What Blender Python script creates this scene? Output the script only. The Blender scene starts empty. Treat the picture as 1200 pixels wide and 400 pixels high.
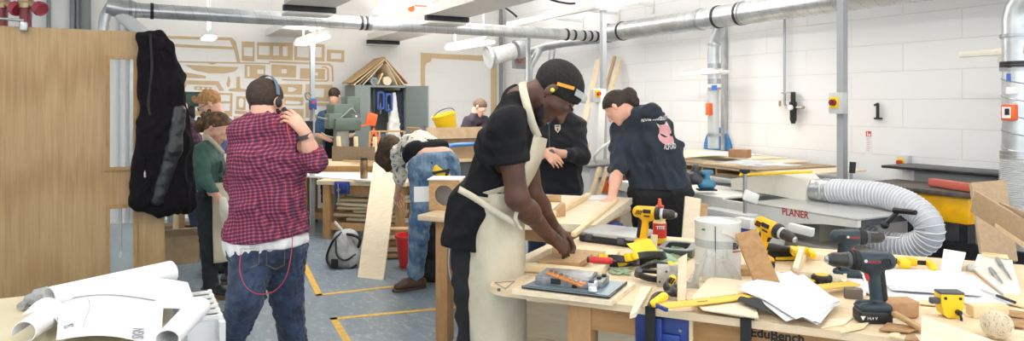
import bpy, bmesh, math, random
import numpy as np
from mathutils import Vector, Matrix
from mathutils.geometry import tessellate_polygon
SC = bpy.context.scene
COL = SC.collection
V = Vector
PI = math.pi
FL, HY, H = 820.0, 122.0, 1.5          # focal length in pixels, horizon row, eye height
TH = math.radians(28.8)                # the room is turned by this much against the view
random.seed(7)

def P(u, v, d):
    return V(((u-600)/FL*d, d, H-(v-HY)/FL*d))
def G(u, v, z):
    d = FL*(H-z)/(v-HY)
    return V(((u-600)/FL*d, d, z))
NA = V((math.cos(TH), math.sin(TH), 0)); NB = V((-math.sin(TH), math.cos(TH), 0))
ROOM = Matrix.Rotation(TH, 4, 'Z')
def onA(u, v, a):                      # point on a plane parallel to the right wall
    d = a/(NA.x*(u-600)/FL+NA.y); p = P(u, v, d); return V((a, p.dot(NB), p.z))
def onB(u, v, b):                      # point on a plane parallel to the far wall
    d = b/(NB.x*(u-600)/FL+NB.y); p = P(u, v, d); return V((p.dot(NA), b, p.z))
def room(a, b, z=0): return ROOM @ V((a, b, z))
def toroom(p): return V((p.dot(NA), p.dot(NB), p.z))

# ---------------------------------------------------------------- materials
def lin(c):
    c = c.lstrip('#'); r = [int(c[i:i+2], 16)/255 for i in (0, 2, 4)]
    return tuple(x/12.92 if x <= .04045 else ((x+.055)/1.055)**2.4 for x in r)+(1,)
MATS = {}
def mat(name, color, rough=.55, metal=0, noise=0, nscale=30, color2=None, bump=0, bscale=60, stretch=None,
        trans=0, alpha=1, sheen=0, emit=0, spec=.5, lo=.35, hi=.65, coat=0, sss=0, detail=4):
    if name in MATS: return MATS[name]
    m = bpy.data.materials.new(name); m.use_nodes = True; nt = m.node_tree; N = nt.nodes; L = nt.links
    b = N['Principled BSDF']; b.inputs['Base Color'].default_value = lin(color)
    b.inputs['Roughness'].default_value = rough; b.inputs['Metallic'].default_value = metal
    b.inputs['Specular IOR Level'].default_value = spec
    if trans: b.inputs['Transmission Weight'].default_value = trans
    if alpha < 1: b.inputs['Alpha'].default_value = alpha
    if sheen: b.inputs['Sheen Weight'].default_value = sheen; b.inputs['Sheen Roughness'].default_value = .5
    if coat: b.inputs['Coat Weight'].default_value = coat
    if sss: b.inputs['Subsurface Weight'].default_value = sss; b.inputs['Subsurface Radius'].default_value = (.02, .008, .004); b.inputs['Subsurface Scale'].default_value = .5
    if emit: b.inputs['Emission Color'].default_value = lin(color); b.inputs['Emission Strength'].default_value = emit
    tc = N.new('ShaderNodeTexCoord'); mp = N.new('ShaderNodeMapping'); L.new(tc.outputs['Object'], mp.inputs[0])
    if stretch: mp.inputs['Scale'].default_value = stretch
    if color2:
        n = N.new('ShaderNodeTexNoise'); n.inputs['Scale'].default_value = nscale; n.inputs['Detail'].default_value = detail
        L.new(mp.outputs[0], n.inputs['Vector'])
        r = N.new('ShaderNodeValToRGB'); r.color_ramp.elements[0].position = lo; r.color_ramp.elements[1].position = hi
        r.color_ramp.elements[0].color = lin(color); r.color_ramp.elements[1].color = lin(color2)
        L.new(n.outputs['Fac'], r.inputs[0]); L.new(r.outputs[0], b.inputs['Base Color'])
    if bump:
        n2 = N.new('ShaderNodeTexNoise'); n2.inputs['Scale'].default_value = bscale; n2.inputs['Detail'].default_value = 3
        L.new(mp.outputs[0], n2.inputs['Vector'])
        bu = N.new('ShaderNodeBump'); bu.inputs['Strength'].default_value = bump; bu.inputs['Distance'].default_value = .01
        L.new(n2.outputs['Fac'], bu.inputs['Height']); L.new(bu.outputs[0], b.inputs['Normal'])
    MATS[name] = m; return m

def wood(name, c1, c2, stretch=(2, 14, 14), scale=3.5, rough=.55, bump=.05, figure=None):
    if name in MATS: return MATS[name]
    m = bpy.data.materials.new(name); m.use_nodes = True; nt = m.node_tree; N = nt.nodes; L = nt.links
    b = N['Principled BSDF']; b.inputs['Roughness'].default_value = rough; b.inputs['Specular IOR Level'].default_value = .35
    tc = N.new('ShaderNodeTexCoord'); mp = N.new('ShaderNodeMapping'); mp.inputs['Scale'].default_value = stretch
    L.new(tc.outputs['Object'], mp.inputs[0])
    n = N.new('ShaderNodeTexNoise'); n.inputs['Scale'].default_value = scale; n.inputs['Detail'].default_value = 8; n.inputs['Roughness'].default_value = .65; n.inputs['Distortion'].default_value = .6
    L.new(mp.outputs[0], n.inputs['Vector'])
    r = N.new('ShaderNodeValToRGB'); r.color_ramp.elements[0].position = .32; r.color_ramp.elements[1].position = .68
    r.color_ramp.elements[0].color = lin(c1); r.color_ramp.elements[1].color = lin(c2)
    L.new(n.outputs['Fac'], r.inputs[0]); out = r.outputs[0]
    if figure:
        w = N.new('ShaderNodeTexWave'); w.wave_type = 'RINGS'; w.inputs['Scale'].default_value = figure[1]; w.inputs['Distortion'].default_value = 3.2; w.inputs['Detail'].default_value = 3; w.inputs['Detail Scale'].default_value = 1.3
        mp2 = N.new('ShaderNodeMapping'); mp2.inputs['Scale'].default_value = figure[0]; mp2.inputs['Location'].default_value = figure[2]
        L.new(tc.outputs['Object'], mp2.inputs[0]); L.new(mp2.outputs[0], w.inputs['Vector'])
        mx = N.new('ShaderNodeMix'); mx.data_type = 'RGBA'; mx.blend_type = 'MULTIPLY'; mx.inputs[0].default_value = .5
        r2 = N.new('ShaderNodeValToRGB'); r2.color_ramp.elements[0].color = (.72, .62, .5, 1); r2.color_ramp.elements[1].position = .5
        L.new(w.outputs['Fac'], r2.inputs[0]); L.new(out, mx.inputs[6]); L.new(r2.outputs[0], mx.inputs[7]); out = mx.outputs[2]
    L.new(out, b.inputs['Base Color'])
    bu = N.new('ShaderNodeBump'); bu.inputs['Strength'].default_value = bump; bu.inputs['Distance'].default_value = .004
    L.new(n.outputs['Fac'], bu.inputs['Height']); L.new(bu.outputs[0], b.inputs['Normal'])
    MATS[name] = m; return m

# ---------------------------------------------------------------- object bookkeeping
MW = {}
def props(o, label=None, cat=None, group=None, kind=None):
    if label: o['label'] = label
    if cat: o['category'] = cat
    if group: o['group'] = group
    if kind: o['kind'] = kind
    return o
def thing(name, label, cat, loc, rz=0, group=None, kind=None):
    o = bpy.data.objects.new(name, None); COL.objects.link(o); o.empty_display_size = .05
    M = Matrix.Translation(V(loc)) @ Matrix.Rotation(rz, 4, 'Z'); o.matrix_world = M; MW[o.name] = M
    return props(o, label, cat, group, kind)
def link(name, me, m, parent=None, label=None, cat=None, group=None, kind=None, origin=None, rz=0, smooth=40):
    """mesh data is in world coordinates; move it into the frame of its object"""
    o = bpy.data.objects.new(name, me); COL.objects.link(o)
    if m: me.materials.append(m)
    if parent is not None:
        PM = MW[parent.name]; me.transform(PM.inverted()); o.parent = parent; MW[o.name] = PM
    else:
        if origin is None:
            co = np.empty(len(me.vertices)*3); me.vertices.foreach_get('co', co); co = co.reshape(-1, 3)
            c = (co.min(0)+co.max(0))/2; origin = V((c[0], c[1], co[:, 2].min()))
        M = Matrix.Translation(origin) @ Matrix.Rotation(rz, 4, 'Z')
        me.transform(M.inverted()); o.matrix_world = M; MW[o.name] = M
    if smooth:
        me.shade_smooth()
        if smooth < 180: me.set_sharp_from_angle(angle=math.radians(smooth))
    me.update()
    return props(o, label, cat, group, kind)
def copy_tree(o, parent=None):
    c = o.copy(); COL.objects.link(c); c.parent = parent
    for ch in list(o.children): copy_tree(ch, c)
    return c

class MB:
    def __init__(s, M=None): s.bm = bmesh.new(); s.M = M or Matrix.Identity(4)
    def _add(s, bm2, M=None):
        M = s.M @ (M or Matrix.Identity(4))
        me = bpy.data.meshes.new('t'); bm2.to_mesh(me); bm2.free(); me.transform(M)
        if M.determinant() < 0: me.flip_normals()
        s.bm.from_mesh(me); bpy.data.meshes.remove(me)
    def box(s, c, size, rot=None, bev=0, M=None, seg=2):
        b = bmesh.new(); bmesh.ops.create_cube(b, size=1)
        for v in b.verts: v.co = V((v.co.x*size[0], v.co.y*size[1], v.co.z*size[2]))
        if bev: bmesh.ops.bevel(b, geom=b.edges[:], offset=bev, segments=seg, affect='EDGES', profile=.5)
        T = Matrix.Translation(V(c))
        if rot is not None: T = T @ (rot if isinstance(rot, Matrix) else euler(*rot))
        s._add(b, (M or Matrix.Identity(4)) @ T); return s
    def bx(s, x0, y0, z0, x1, y1, z1, bev=0): return s.box(((x0+x1)/2, (y0+y1)/2, (z0+z1)/2), (abs(x1-x0), abs(y1-y0), abs(z1-z0)), bev=bev)
    def poly(s, verts, faces):
        b = bmesh.new(); vs = [b.verts.new(V(v)) for v in verts]
        for f in faces:
            try: b.faces.new([vs[i] for i in f])
            except ValueError: pass
        bmesh.ops.recalc_face_normals(b, faces=b.faces[:])
        s._add(b); return s
    def beam(s, p0, p1, w, h, up=(0, 0, 1), bev=0):   # a squared bar from p0 to p1
        p0, p1 = V(p0), V(p1); d = p1-p0; x = d.normalized(); y = V(up).cross(x)
        if y.length < 1e-4: y = V((0, 1, 0)).cross(x)
        y.normalize(); z = x.cross(y)
        R = Matrix((x, y, z)).transposed().to_4x4(); R.translation = (p0+p1)/2
        return s.box((0, 0, 0), (d.length, w, h), bev=bev, M=R)
    def tube(s, pts, r, n=12, caps=True, closed=False):
        pts = [V(p) for p in pts]; rs = r if isinstance(r, (list, tuple)) else [r]*len(pts)
        b = bmesh.new(); rings = []; prev = None
        for i, p in enumerate(pts):
            a = pts[i-1] if i else (pts[-1] if closed else p); c = pts[(i+1) % len(pts)] if (i < len(pts)-1 or closed) else p
            t = (c-a).normalized()
            if prev is None:
                u = t.orthogonal().normalized()
            else:
                u = prev-t*prev.dot(t); u = u.normalized() if u.length > 1e-6 else t.orthogonal().normalized()
            prev = u; w = t.cross(u)
            rings.append([b.verts.new(p+(u*math.cos(2*PI*k/n)+w*math.sin(2*PI*k/n))*rs[i]) for k in range(n)])
        m = len(rings)
        for i in range(m if closed else m-1):
            A, B = rings[i], rings[(i+1) % m]
            for k in range(n): b.faces.new((A[k], A[(k+1) % n], B[(k+1) % n], B[k]))
        if caps and not closed:
            b.faces.new(rings[0][::-1]); b.faces.new(rings[-1])
        s._add(b); return s
    def cyl(s, p0, p1, r0, r1=None, n=20): return s.tube([p0, p1], [r0, r0 if r1 is None else r1], n)
    def lathe(s, prof, c=(0, 0, 0), M=None, n=28, axis=None):    # profile of (radius, height)
        b = bmesh.new(); rings = []
        for r, z in prof:
            rings.append([b.verts.new((r*math.cos(2*PI*k/n), r*math.sin(2*PI*k/n), z)) for k in range(n)] if r > 1e-6 else [b.verts.new((0, 0, z))])
        for A, B in zip(rings[:-1], rings[1:]):
            for k in range(n):
                q = [A[k % len(A)], A[(k+1) % len(A)], B[(k+1) % len(B)], B[k % len(B)]]
                q = list(dict.fromkeys(q))
                if len(q) > 2: b.faces.new(q)
        if len(rings[0]) > 1: b.faces.new(rings[0][::-1])
        if len(rings[-1]) > 1: b.faces.new(rings[-1])
        bmesh.ops.recalc_face_normals(b, faces=b.faces[:])
        T = Matrix.Translation(V(c))
        if axis is not None: T = T @ V(axis).to_track_quat('Z', 'Y').to_matrix().to_4x4()
        s._add(b, T if M is None else M @ T); return s
    def ball(s, c, r, n=16, M=None):
        b = bmesh.new(); bmesh.ops.create_uvsphere(b, u_segments=n, v_segments=max(6, n//2), radius=1)
        rr = r if isinstance(r, (tuple, list)) else (r, r, r)
        for v in b.verts: v.co = V((v.co.x*rr[0], v.co.y*rr[1], v.co.z*rr[2]))
        T = Matrix.Translation(V(c)); s._add(b, T if M is None else M @ T); return s
    def prism(s, outer, z0, z1, holes=(), M=None):    # polygon in xy extruded in z, holes allowed
        loops = [list(outer)]+[list(h) for h in holes]
        b = bmesh.new(); flat = [p for l in loops for p in l]
        tri = tessellate_polygon([[V((p[0], p[1], 0)) for p in l] for l in loops])
        lo = [b.verts.new((p[0], p[1], z0)) for p in flat]; hi = [b.verts.new((p[0], p[1], z1)) for p in flat]
        if len(loops) == 1:
            b.faces.new(lo[::-1]); b.faces.new(hi)
        else:
            for t in tri:
                try: b.faces.new([lo[i] for i in t][::-1]); b.faces.new([hi[i] for i in t])
                except ValueError: pass
        k = 0
        for l in loops:
            n = len(l)
            for i in range(n):
                j = (i+1) % n; b.faces.new((lo[k+i], lo[k+j], hi[k+j], hi[k+i]))
            k += n
        bmesh.ops.recalc_face_normals(b, faces=b.faces[:]); s._add(b, M); return s
    def surf(s, fn, nu, nv, th=.001):                  # thin sheet from f(s,t), with thickness
        b = bmesh.new(); g = [[V(fn(i/nu, j/nv)) for j in range(nv+1)] for i in range(nu+1)]
        def nrm(i, j):
            a = g[min(i+1, nu)][j]-g[max(i-1, 0)][j]; c = g[i][min(j+1, nv)]-g[i][max(j-1, 0)]
            n = a.cross(c); return n.normalized() if n.length > 1e-9 else V((0, 0, 1))
        T = [[b.verts.new(g[i][j]+nrm(i, j)*th/2) for j in range(nv+1)] for i in range(nu+1)]
        U = [[b.verts.new(g[i][j]-nrm(i, j)*th/2) for j in range(nv+1)] for i in range(nu+1)]
        for i in range(nu):
            for j in range(nv):
                b.faces.new((T[i][j], T[i+1][j], T[i+1][j+1], T[i][j+1])); b.faces.new((U[i][j], U[i][j+1], U[i+1][j+1], U[i+1][j]))
        for i in range(nu):
            b.faces.new((T[i][0], U[i][0], U[i+1][0], T[i+1][0])); b.faces.new((T[i][nv], T[i+1][nv], U[i+1][nv], U[i][nv]))
        for j in range(nv):
            b.faces.new((T[0][j], T[0][j+1], U[0][j+1], U[0][j])); b.faces.new((T[nu][j], U[nu][j], U[nu][j+1], T[nu][j+1]))
        s._add(b); return s
    def mesh(s, me): s.bm.from_mesh(me); return s
    def build(s, name, m, parent=None, **k):
        me = bpy.data.meshes.new(name); s.bm.to_mesh(me); s.bm.free()
        return link(name, me, m, parent, **k)

def euler(x, y, z): return Matrix.Rotation(math.radians(z), 4, 'Z') @ Matrix.Rotation(math.radians(y), 4, 'Y') @ Matrix.Rotation(math.radians(x), 4, 'X')
def T(*p): return Matrix.Translation(V(p[0]) if len(p) == 1 else V(p))
def rr(x0, y0, x1, y1, r=0, n=4):
    if r <= 0: return [(x0, y0), (x1, y0), (x1, y1), (x0, y1)]
    out = []
    for cx, cy, a in ((x1-r, y0+r, -90), (x1-r, y1-r, 0), (x0+r, y1-r, 90), (x0+r, y0+r, 180)):
        for k in range(n+1):
            t = math.radians(a+90*k/n); out.append((cx+r*math.cos(t), cy+r*math.sin(t)))
    return out
def frame(x, y, o=(0, 0, 0)):          # matrix from an x axis and a rough y axis
    x = V(x).normalized(); z = x.cross(V(y)).normalized(); y = z.cross(x)
    M = Matrix((x, y, z)).transposed().to_4x4(); M.translation = V(o); return M
def spline(pts, n=8):
    pts = [V(p) for p in pts]; out = []
    for i in range(len(pts)-1):
        a = pts[max(i-1, 0)]; b = pts[i]; c = pts[i+1]; d = pts[min(i+2, len(pts)-1)]
        for k in range(n):
            t = k/n; out.append(.5*((2*b)+(c-a)*t+(2*a-5*b+4*c-d)*t*t+(3*b-a-3*c+d)*t**3))
    out.append(pts[-1]); return out
def text(s, size, M, m, parent, name='lettering', ext=.0006, align='LEFT', bold=0, label=None):
    cu = bpy.data.curves.new('t', 'FONT'); cu.body = s; cu.size = size; cu.extrude = ext; cu.align_x = align; cu.offset = bold; cu.resolution_u = 3
    o = bpy.data.objects.new('t', cu); COL.objects.link(o); bpy.context.view_layer.update()
    me = bpy.data.meshes.new_from_object(o.evaluated_get(bpy.context.evaluated_depsgraph_get()))
    bpy.data.objects.remove(o); me.materials.clear(); me.transform(M)
    return link(name, me, m, parent, label=label, smooth=0)

# ---------------------------------------------------------------- smooth solids (distance fields turned into a mesh)
def smin(a, b, k):
    if k <= 0: return np.minimum(a, b)
    h = np.clip(.5+.5*(b-a)/k, 0, 1); return b+(a-b)*h-k*h*(1-h)
def cone(a, b, ra, rb=None, k=.02): return ('c', V(a), V(b), ra, ra if rb is None else rb, k)
def ell(c, r, R=None, k=.02): return ('e', V(c), r, R, k)
def cut(c, r, R=None, k=.01): return ('x', V(c), r, R, k)
def xf(prims, M, s=1):
    out = []; R3 = M.to_3x3()
    for p in prims:
        if p[0] == 'c': out.append(('c', M @ (p[1]*s), M @ (p[2]*s), p[3]*s, p[4]*s, p[5]*s))
        else: out.append((p[0], M @ (p[1]*s), tuple(x*s for x in p[2]), R3 @ (p[3] if p[3] is not None else Matrix.Identity(3)), p[4]*s))
    return out
def field_mesh(name, prims, h, planes=(), disp=None, smooth_it=1, extra=None):
    lo = np.array([1e9]*3); hi = -lo
    for p in prims:
        if p[0] == 'x': continue
        pts = [p[1], p[2]] if p[0] == 'c' else [p[1]]; r = max(p[3], p[4]) if p[0] == 'c' else max(p[2])
        for q in pts: lo = np.minimum(lo, np.array(q)-r-.02); hi = np.maximum(hi, np.array(q)+r+.02)
    lo = lo-2*h; n = np.ceil((hi+2*h-lo)/h).astype(int)+1
    ax = [lo[i]+h*np.arange(n[i]) for i in range(3)]
    F = np.full(n, .3, dtype=np.float32)
    for p in prims:
        if p[0] == 'c': a, b, ra, rb, k = np.array(p[1]), np.array(p[2]), p[3], p[4], p[5]; mx = max(ra, rb); l2 = np.minimum(a, b); h2 = np.maximum(a, b)
        else: c, r, R, k = np.array(p[1]), p[2], p[3], p[4]; mx = max(r); l2 = h2 = c
        m = mx+k+3*h+.01
        i0 = np.clip(((l2-m-lo)/h).astype(int), 0, n-1); i1 = np.clip(((h2+m-lo)/h).astype(int)+2, 1, n)
        sl = tuple(slice(i0[i], i1[i]) for i in range(3))
        X, Y, Z = np.meshgrid(ax[0][sl[0]], ax[1][sl[1]], ax[2][sl[2]], indexing='ij', sparse=True)
        if p[0] == 'c':
            d = b-a; L2 = max(d.dot(d), 1e-12)
            t = np.clip(((X-a[0])*d[0]+(Y-a[1])*d[1]+(Z-a[2])*d[2])/L2, 0, 1)
            D = np.sqrt((X-a[0]-t*d[0])**2+(Y-a[1]-t*d[1])**2+(Z-a[2]-t*d[2])**2)-(ra+(rb-ra)*t)
        else:
            x, y, z = X-c[0], Y-c[1], Z-c[2]
            if R is not None:
                x, y, z = (R[0][0]*x+R[1][0]*y+R[2][0]*z, R[0][1]*x+R[1][1]*y+R[2][1]*z, R[0][2]*x+R[1][2]*y+R[2][2]*z)
            q = np.sqrt((x/r[0])**2+(y/r[1])**2+(z/r[2])**2); g = np.sqrt((x/r[0]**2)**2+(y/r[1]**2)**2+(z/r[2]**2)**2)+1e-9
            D = np.where(q < .5, (q-1)*min(r), q*(q-1)/g)
        f = F[sl]; F[sl] = -smin(-f, D, k) if p[0] == 'x' else smin(f, D, k)
    X, Y, Z = np.meshgrid(*ax, indexing='ij', sparse=True)
    if disp is not None: F = F+disp(X, Y, Z)
    for c, nn in planes:
        nn = np.array(V(nn).normalized()); c = np.array(V(c))
        F = np.maximum(F, (X-c[0])*nn[0]+(Y-c[1])*nn[1]+(Z-c[2])*nn[2])
    if extra is not None: F = extra(F, X, Y, Z)
    F = np.broadcast_to(F, tuple(n)).astype(np.float32).copy()
    for a in range(3):
        sl = [slice(None)]*3; sl[a] = 0; F[tuple(sl)] = .1; sl[a] = -1; F[tuple(sl)] = .1
    S = F < 0
    cs = np.zeros(tuple(x-1 for x in F.shape), int)
    for dx in (0, 1):
        for dy in (0, 1):
            for dz in (0, 1): cs += S[dx:F.shape[0]-1+dx, dy:F.shape[1]-1+dy, dz:F.shape[2]-1+dz]
    act = np.argwhere((cs > 0) & (cs < 8)); I = -np.ones(cs.shape, int); I[tuple(act.T)] = np.arange(len(act))
    acc = np.zeros((len(act), 3)); cnt = np.zeros(len(act))
    for A in range(3):
        o1, o2 = [q for q in range(3) if q != A]
        for b1 in (0, 1):
            for b2 in (0, 1):
                p0 = act.copy(); p0[:, o1] += b1; p0[:, o2] += b2; p1 = p0.copy(); p1[:, A] += 1
                f0 = F[tuple(p0.T)]; f1 = F[tuple(p1.T)]; w = (f0 < 0) != (f1 < 0)
                t = np.where(w, f0/np.where(w, f0-f1, 1), 0); q = p0.astype(float); q[:, A] += t
                acc += q*w[:, None]; cnt += w
    vs = acc/cnt[:, None]*h+lo
    quads = []
    for A in range(3):
        B, C = (A+1) % 3, (A+2) % 3
        s0 = [slice(None)]*3; s1 = [slice(None)]*3; s0[A] = slice(0, -1); s1[A] = slice(1, None)
        e = np.argwhere(S[tuple(s0)] != S[tuple(s1)])
        e = e[(e[:, B] > 0) & (e[:, C] > 0) & (e[:, B] < F.shape[B]-1) & (e[:, C] < F.shape[C]-1)]
        c00 = e.copy(); c00[:, B] -= 1; c00[:, C] -= 1; c10 = e.copy(); c10[:, C] -= 1; c01 = e.copy(); c01[:, B] -= 1
        q = np.stack([I[tuple(c00.T)], I[tuple(c10.T)], I[tuple(e.T)], I[tuple(c01.T)]], 1)
        ins = S[tuple(e.T)]; q[~ins] = q[~ins][:, ::-1]; quads.append(q)
    Q = np.concatenate(quads); Q = Q[(Q >= 0).all(1)]
    for _ in range(smooth_it):                       # a little relaxation
        s2 = np.zeros_like(vs); c2 = np.zeros(len(vs))
        for a, b in ((0, 1), (1, 2), (2, 3), (3, 0)):
            np.add.at(s2, Q[:, a], vs[Q[:, b]]); np.add.at(c2, Q[:, a], 1); np.add.at(s2, Q[:, b], vs[Q[:, a]]); np.add.at(c2, Q[:, b], 1)
        vs = np.where(c2[:, None] > 0, vs*.5+.5*s2/np.maximum(c2, 1)[:, None], vs)
    me = bpy.data.meshes.new(name); me.vertices.add(len(vs)); me.vertices.foreach_set('co', vs.ravel())
    me.loops.add(len(Q)*4); me.loops.foreach_set('vertex_index', Q.ravel().astype(np.int32))
    me.polygons.add(len(Q)); me.polygons.foreach_set('loop_start', np.arange(0, len(Q)*4, 4, dtype=np.int32))
    me.update(calc_edges=True); me.validate(); return me
def join_meshes(name, *mes):
    bm = bmesh.new()
    for m in mes: bm.from_mesh(m); bpy.data.meshes.remove(m)
    me = bpy.data.meshes.new(name); bm.to_mesh(me); bm.free(); return me
def folds(amp, f=22, seed=0, dirz=.5):
    rs = np.random.RandomState(seed); ks = rs.randn(5, 3)*f*1.15; ks[:, 2] *= dirz; ph = rs.rand(5)*6.28
    def fn(X, Y, Z):
        w = .5*np.sin(9*X+5*Z+seed)+.4*np.sin(13*Y-8*Z)+.3*np.sin(21*Z+6*X)
        s = 0
        for i in range(5): s = s+1-1.6*np.abs(np.sin(ks[i, 0]*X+ks[i, 1]*Y+ks[i, 2]*Z+ph[i]+3*w))
        return -amp*s/1.9
    return fn
# ---------------------------------------------------------------- palette
M_white = mat('white_paint', '#e6e6e6', .6); M_whitegloss = mat('white_metal', '#e9e9e6', .35)
M_black = mat('black_plastic', '#1c1c1e', .45); M_blackmetal = mat('black_metal', '#202124', .4, .3, color2='#34353a', nscale=20)
M_rubber = mat('black_rubber', '#18181a', .7)
M_zinc = mat('galvanised_steel', '#b4b8bb', .32, .75, color2='#cdd0d2', nscale=7, bump=.02, bscale=30)
M_zincring = mat('duct_seam_steel', '#8c9194', .35, .7)
M_steel = mat('steel', '#a9abad', .3, .85); M_chrome = mat('chrome', '#cfcfcf', .15, .9)
M_greymetal = mat('grey_painted_metal', '#7c8684', .45); M_greygreen = mat('grey_green_enamel', '#5b6a61', .4, color2='#526158', nscale=9)
M_darkgreen = mat('dark_green_enamel', '#355246', .4)
M_yellow = mat('yellow_plastic', '#f0c81c', .4); M_dyellow = mat('power_tool_yellow', '#f3b70a', .38, color2='#e5a907', nscale=14)
M_red = mat('red_plastic', '#c92f2c', .4); M_orange = mat('orange_plastic', '#e2622a', .45)
M_blue = mat('vise_blue', '#24408f', .45, color2='#1d3170', nscale=16); M_navyplastic = mat('navy_tool_plastic', '#1e2c36', .45, color2='#243540', nscale=18)
M_grey = mat('mid_grey', '#8a8d90', .5); M_dgrey = mat('dark_grey', '#4a4c50', .5); M_lgrey = mat('light_grey', '#c8cacb', .5)
M_ply = wood('birch_plywood', '#e2d0b0', '#efe1c8', (1.5, 9, 9), 4); M_plyedge = wood('plywood_edge', '#bd9a6b', '#e3cda6', (1, 1, 90), 3)
M_pine = wood('pine', '#dfc497', '#ecd9b5', (12, 2, 12), 4, figure=None)
M_beech = wood('beech_bench', '#ae8457', '#c39a6b', (12, 12, 2), 4)
M_beechtop = wood('beech_bench_top', '#dbc09a', '#e9d7ba', (1.5, 10, 10), 4)
M_oak = wood('oak', '#a78357', '#c2a074', (3, 14, 14), 5)
M_mdf = mat('mdf', '#9f876a', .7, color2='#a99275', nscale=60); M_card = mat('cardboard', '#a58a68', .8, color2='#b3987a', nscale=15)
M_paper = mat('paper', '#e8e8ea', .75, spec=.2); M_pencil = mat('pencil_line', '#9a9aa6', .8)
M_glass = mat('clear_glass', '#e6eef0', .04, alpha=.1)
M_clear = mat('clear_plastic', '#dfe4e6', .08, alpha=.35)
M_denim = mat('blue_denim', '#1e2a42', .85, color2='#31435f', nscale=11, bump=.25, bscale=70, sheen=.2)

# ---------------------------------------------------------------- the setting
AW, BW = 5.4, 10.1                     # right wall, far wall
AL, BN, ZC = -3.4, -2.6, 3.15
def blockwall(name, base, mortar_shade):
    m = bpy.data.materials.new(name); m.use_nodes = True; N = m.node_tree.nodes; L = m.node_tree.links; b = N['Principled BSDF']
    b.inputs['Roughness'].default_value = .6; b.inputs['Specular IOR Level'].default_value = .3
    tc = N.new('ShaderNodeTexCoord'); br = N.new('ShaderNodeTexBrick'); mp = N.new('ShaderNodeMapping')
    br.offset = .5; br.inputs['Scale'].default_value = 1; br.inputs['Brick Width'].default_value = .9; br.inputs['Row Height'].default_value = .225
    br.inputs['Mortar Size'].default_value = .004; br.inputs['Mortar Smooth'].default_value = .3
    br.inputs['Color1'].default_value = lin(base); br.inputs['Color2'].default_value = lin(base); br.inputs['Mortar'].default_value = lin(mortar_shade)
    L.new(tc.outputs['Object'], mp.inputs[0]); mp.inputs['Rotation'].default_value = (math.radians(90), 0, 0) if 'far' in name else (math.radians(90), 0, math.radians(90))
    sx = N.new('ShaderNodeSeparateXYZ'); cx = N.new('ShaderNodeCombineXYZ'); L.new(tc.outputs['Object'], sx.inputs[0])
    L.new(sx.outputs['X' if 'far' in name else 'Y'], cx.inputs['X']); zo = N.new('ShaderNodeMath'); zo.inputs[1].default_value = .039; L.new(sx.outputs['Z'], zo.inputs[0]); L.new(zo.outputs[0], cx.inputs['Y']); L.new(cx.outputs[0], br.inputs['Vector'])
    n = N.new('ShaderNodeTexNoise'); n.inputs['Scale'].default_value = 90; L.new(tc.outputs['Object'], n.inputs['Vector'])
    ad = N.new('ShaderNodeMath'); ad.operation = 'MULTIPLY_ADD'; ad.inputs[1].default_value = -.9
    sc = N.new('ShaderNodeMath'); sc.operation = 'MULTIPLY'; sc.inputs[1].default_value = .12
    L.new(n.outputs['Fac'], sc.inputs[0]); L.new(br.outputs['Fac'], ad.inputs[0]); L.new(sc.outputs[0], ad.inputs[2])
    bu = N.new('ShaderNodeBump'); bu.inputs['Strength'].default_value = .15 if 'far' in name else .45; bu.inputs['Distance'].default_value = .008
    L.new(ad.outputs[0], bu.inputs['Height']); L.new(bu.outputs[0], b.inputs['Normal']); L.new(br.outputs['Color'], b.inputs['Base Color'])
    return m
M_wr = blockwall('painted_blockwork_right', '#ebebec', '#dedcd9'); M_wf = blockwall('painted_blockwork_far', '#eeece9', '#e9e7e3')
M_plaster = mat('white_plaster', '#ecebe8', .7)
def struct(name, mb, m, **k): return mb.build(name, m, kind='structure', **k)
def rstruct(name, a0, b0, z0, a1, b1, z1, m):
    o = MB(); o.bx(a0, b0, z0, a1, b1, z1); me = bpy.data.meshes.new(name); o.bm.to_mesh(me); o.bm.free(); me.transform(ROOM)
    return link(name, me, m, kind='structure', origin=room((a0+a1)/2, (b0+b1)/2, z0), rz=TH, smooth=0)
# floor: worn blue grey paint
m = bpy.data.materials.new('worn_blue_grey_floor_paint'); m.use_nodes = True; N = m.node_tree.nodes; L = m.node_tree.links; b = N['Principled BSDF']
tc = N.new('ShaderNodeTexCoord')
n1 = N.new('ShaderNodeTexNoise'); n1.inputs['Scale'].default_value = 2.2; n1.inputs['Detail'].default_value = 9; n1.inputs['Roughness'].default_value = .7; n1.inputs['Distortion'].default_value = 1.2
n2 = N.new('ShaderNodeTexNoise'); n2.inputs['Scale'].default_value = 26; n2.inputs['Detail'].default_value = 6; n2.inputs['Roughness'].default_value = .8
mp = N.new('ShaderNodeMapping'); mp.inputs['Scale'].default_value = (1, .45, 1); mp.inputs['Rotation'].default_value = (0, 0, .5)
L.new(tc.outputs['Object'], mp.inputs[0]); L.new(mp.outputs[0], n1.inputs['Vector']); L.new(mp.outputs[0], n2.inputs['Vector'])
r1 = N.new('ShaderNodeValToRGB'); r1.color_ramp.elements[0].position = .3; r1.color_ramp.elements[1].position = .7
r1.color_ramp.elements[0].color = lin('#5d6c78'); r1.color_ramp.elements[1].color = lin('#8595a1')
r2 = N.new('ShaderNodeValToRGB'); r2.color_ramp.elements[0].position = .53; r2.color_ramp.elements[1].position = .66
r2.color_ramp.elements[0].color = (0, 0, 0, 1); r2.color_ramp.elements[1].color = (.75, .75, .75, 1)
mx = N.new('ShaderNodeMix'); mx.data_type = 'RGBA'; mx.inputs[7].default_value = lin('#b3b3aa')
L.new(n1.outputs['Fac'], r1.inputs[0]); L.new(n2.outputs['Fac'], r2.inputs[0]); L.new(r2.outputs[0], mx.inputs[0]); L.new(r1.outputs[0], mx.inputs[6]); L.new(mx.outputs[2], b.inputs['Base Color'])
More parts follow.
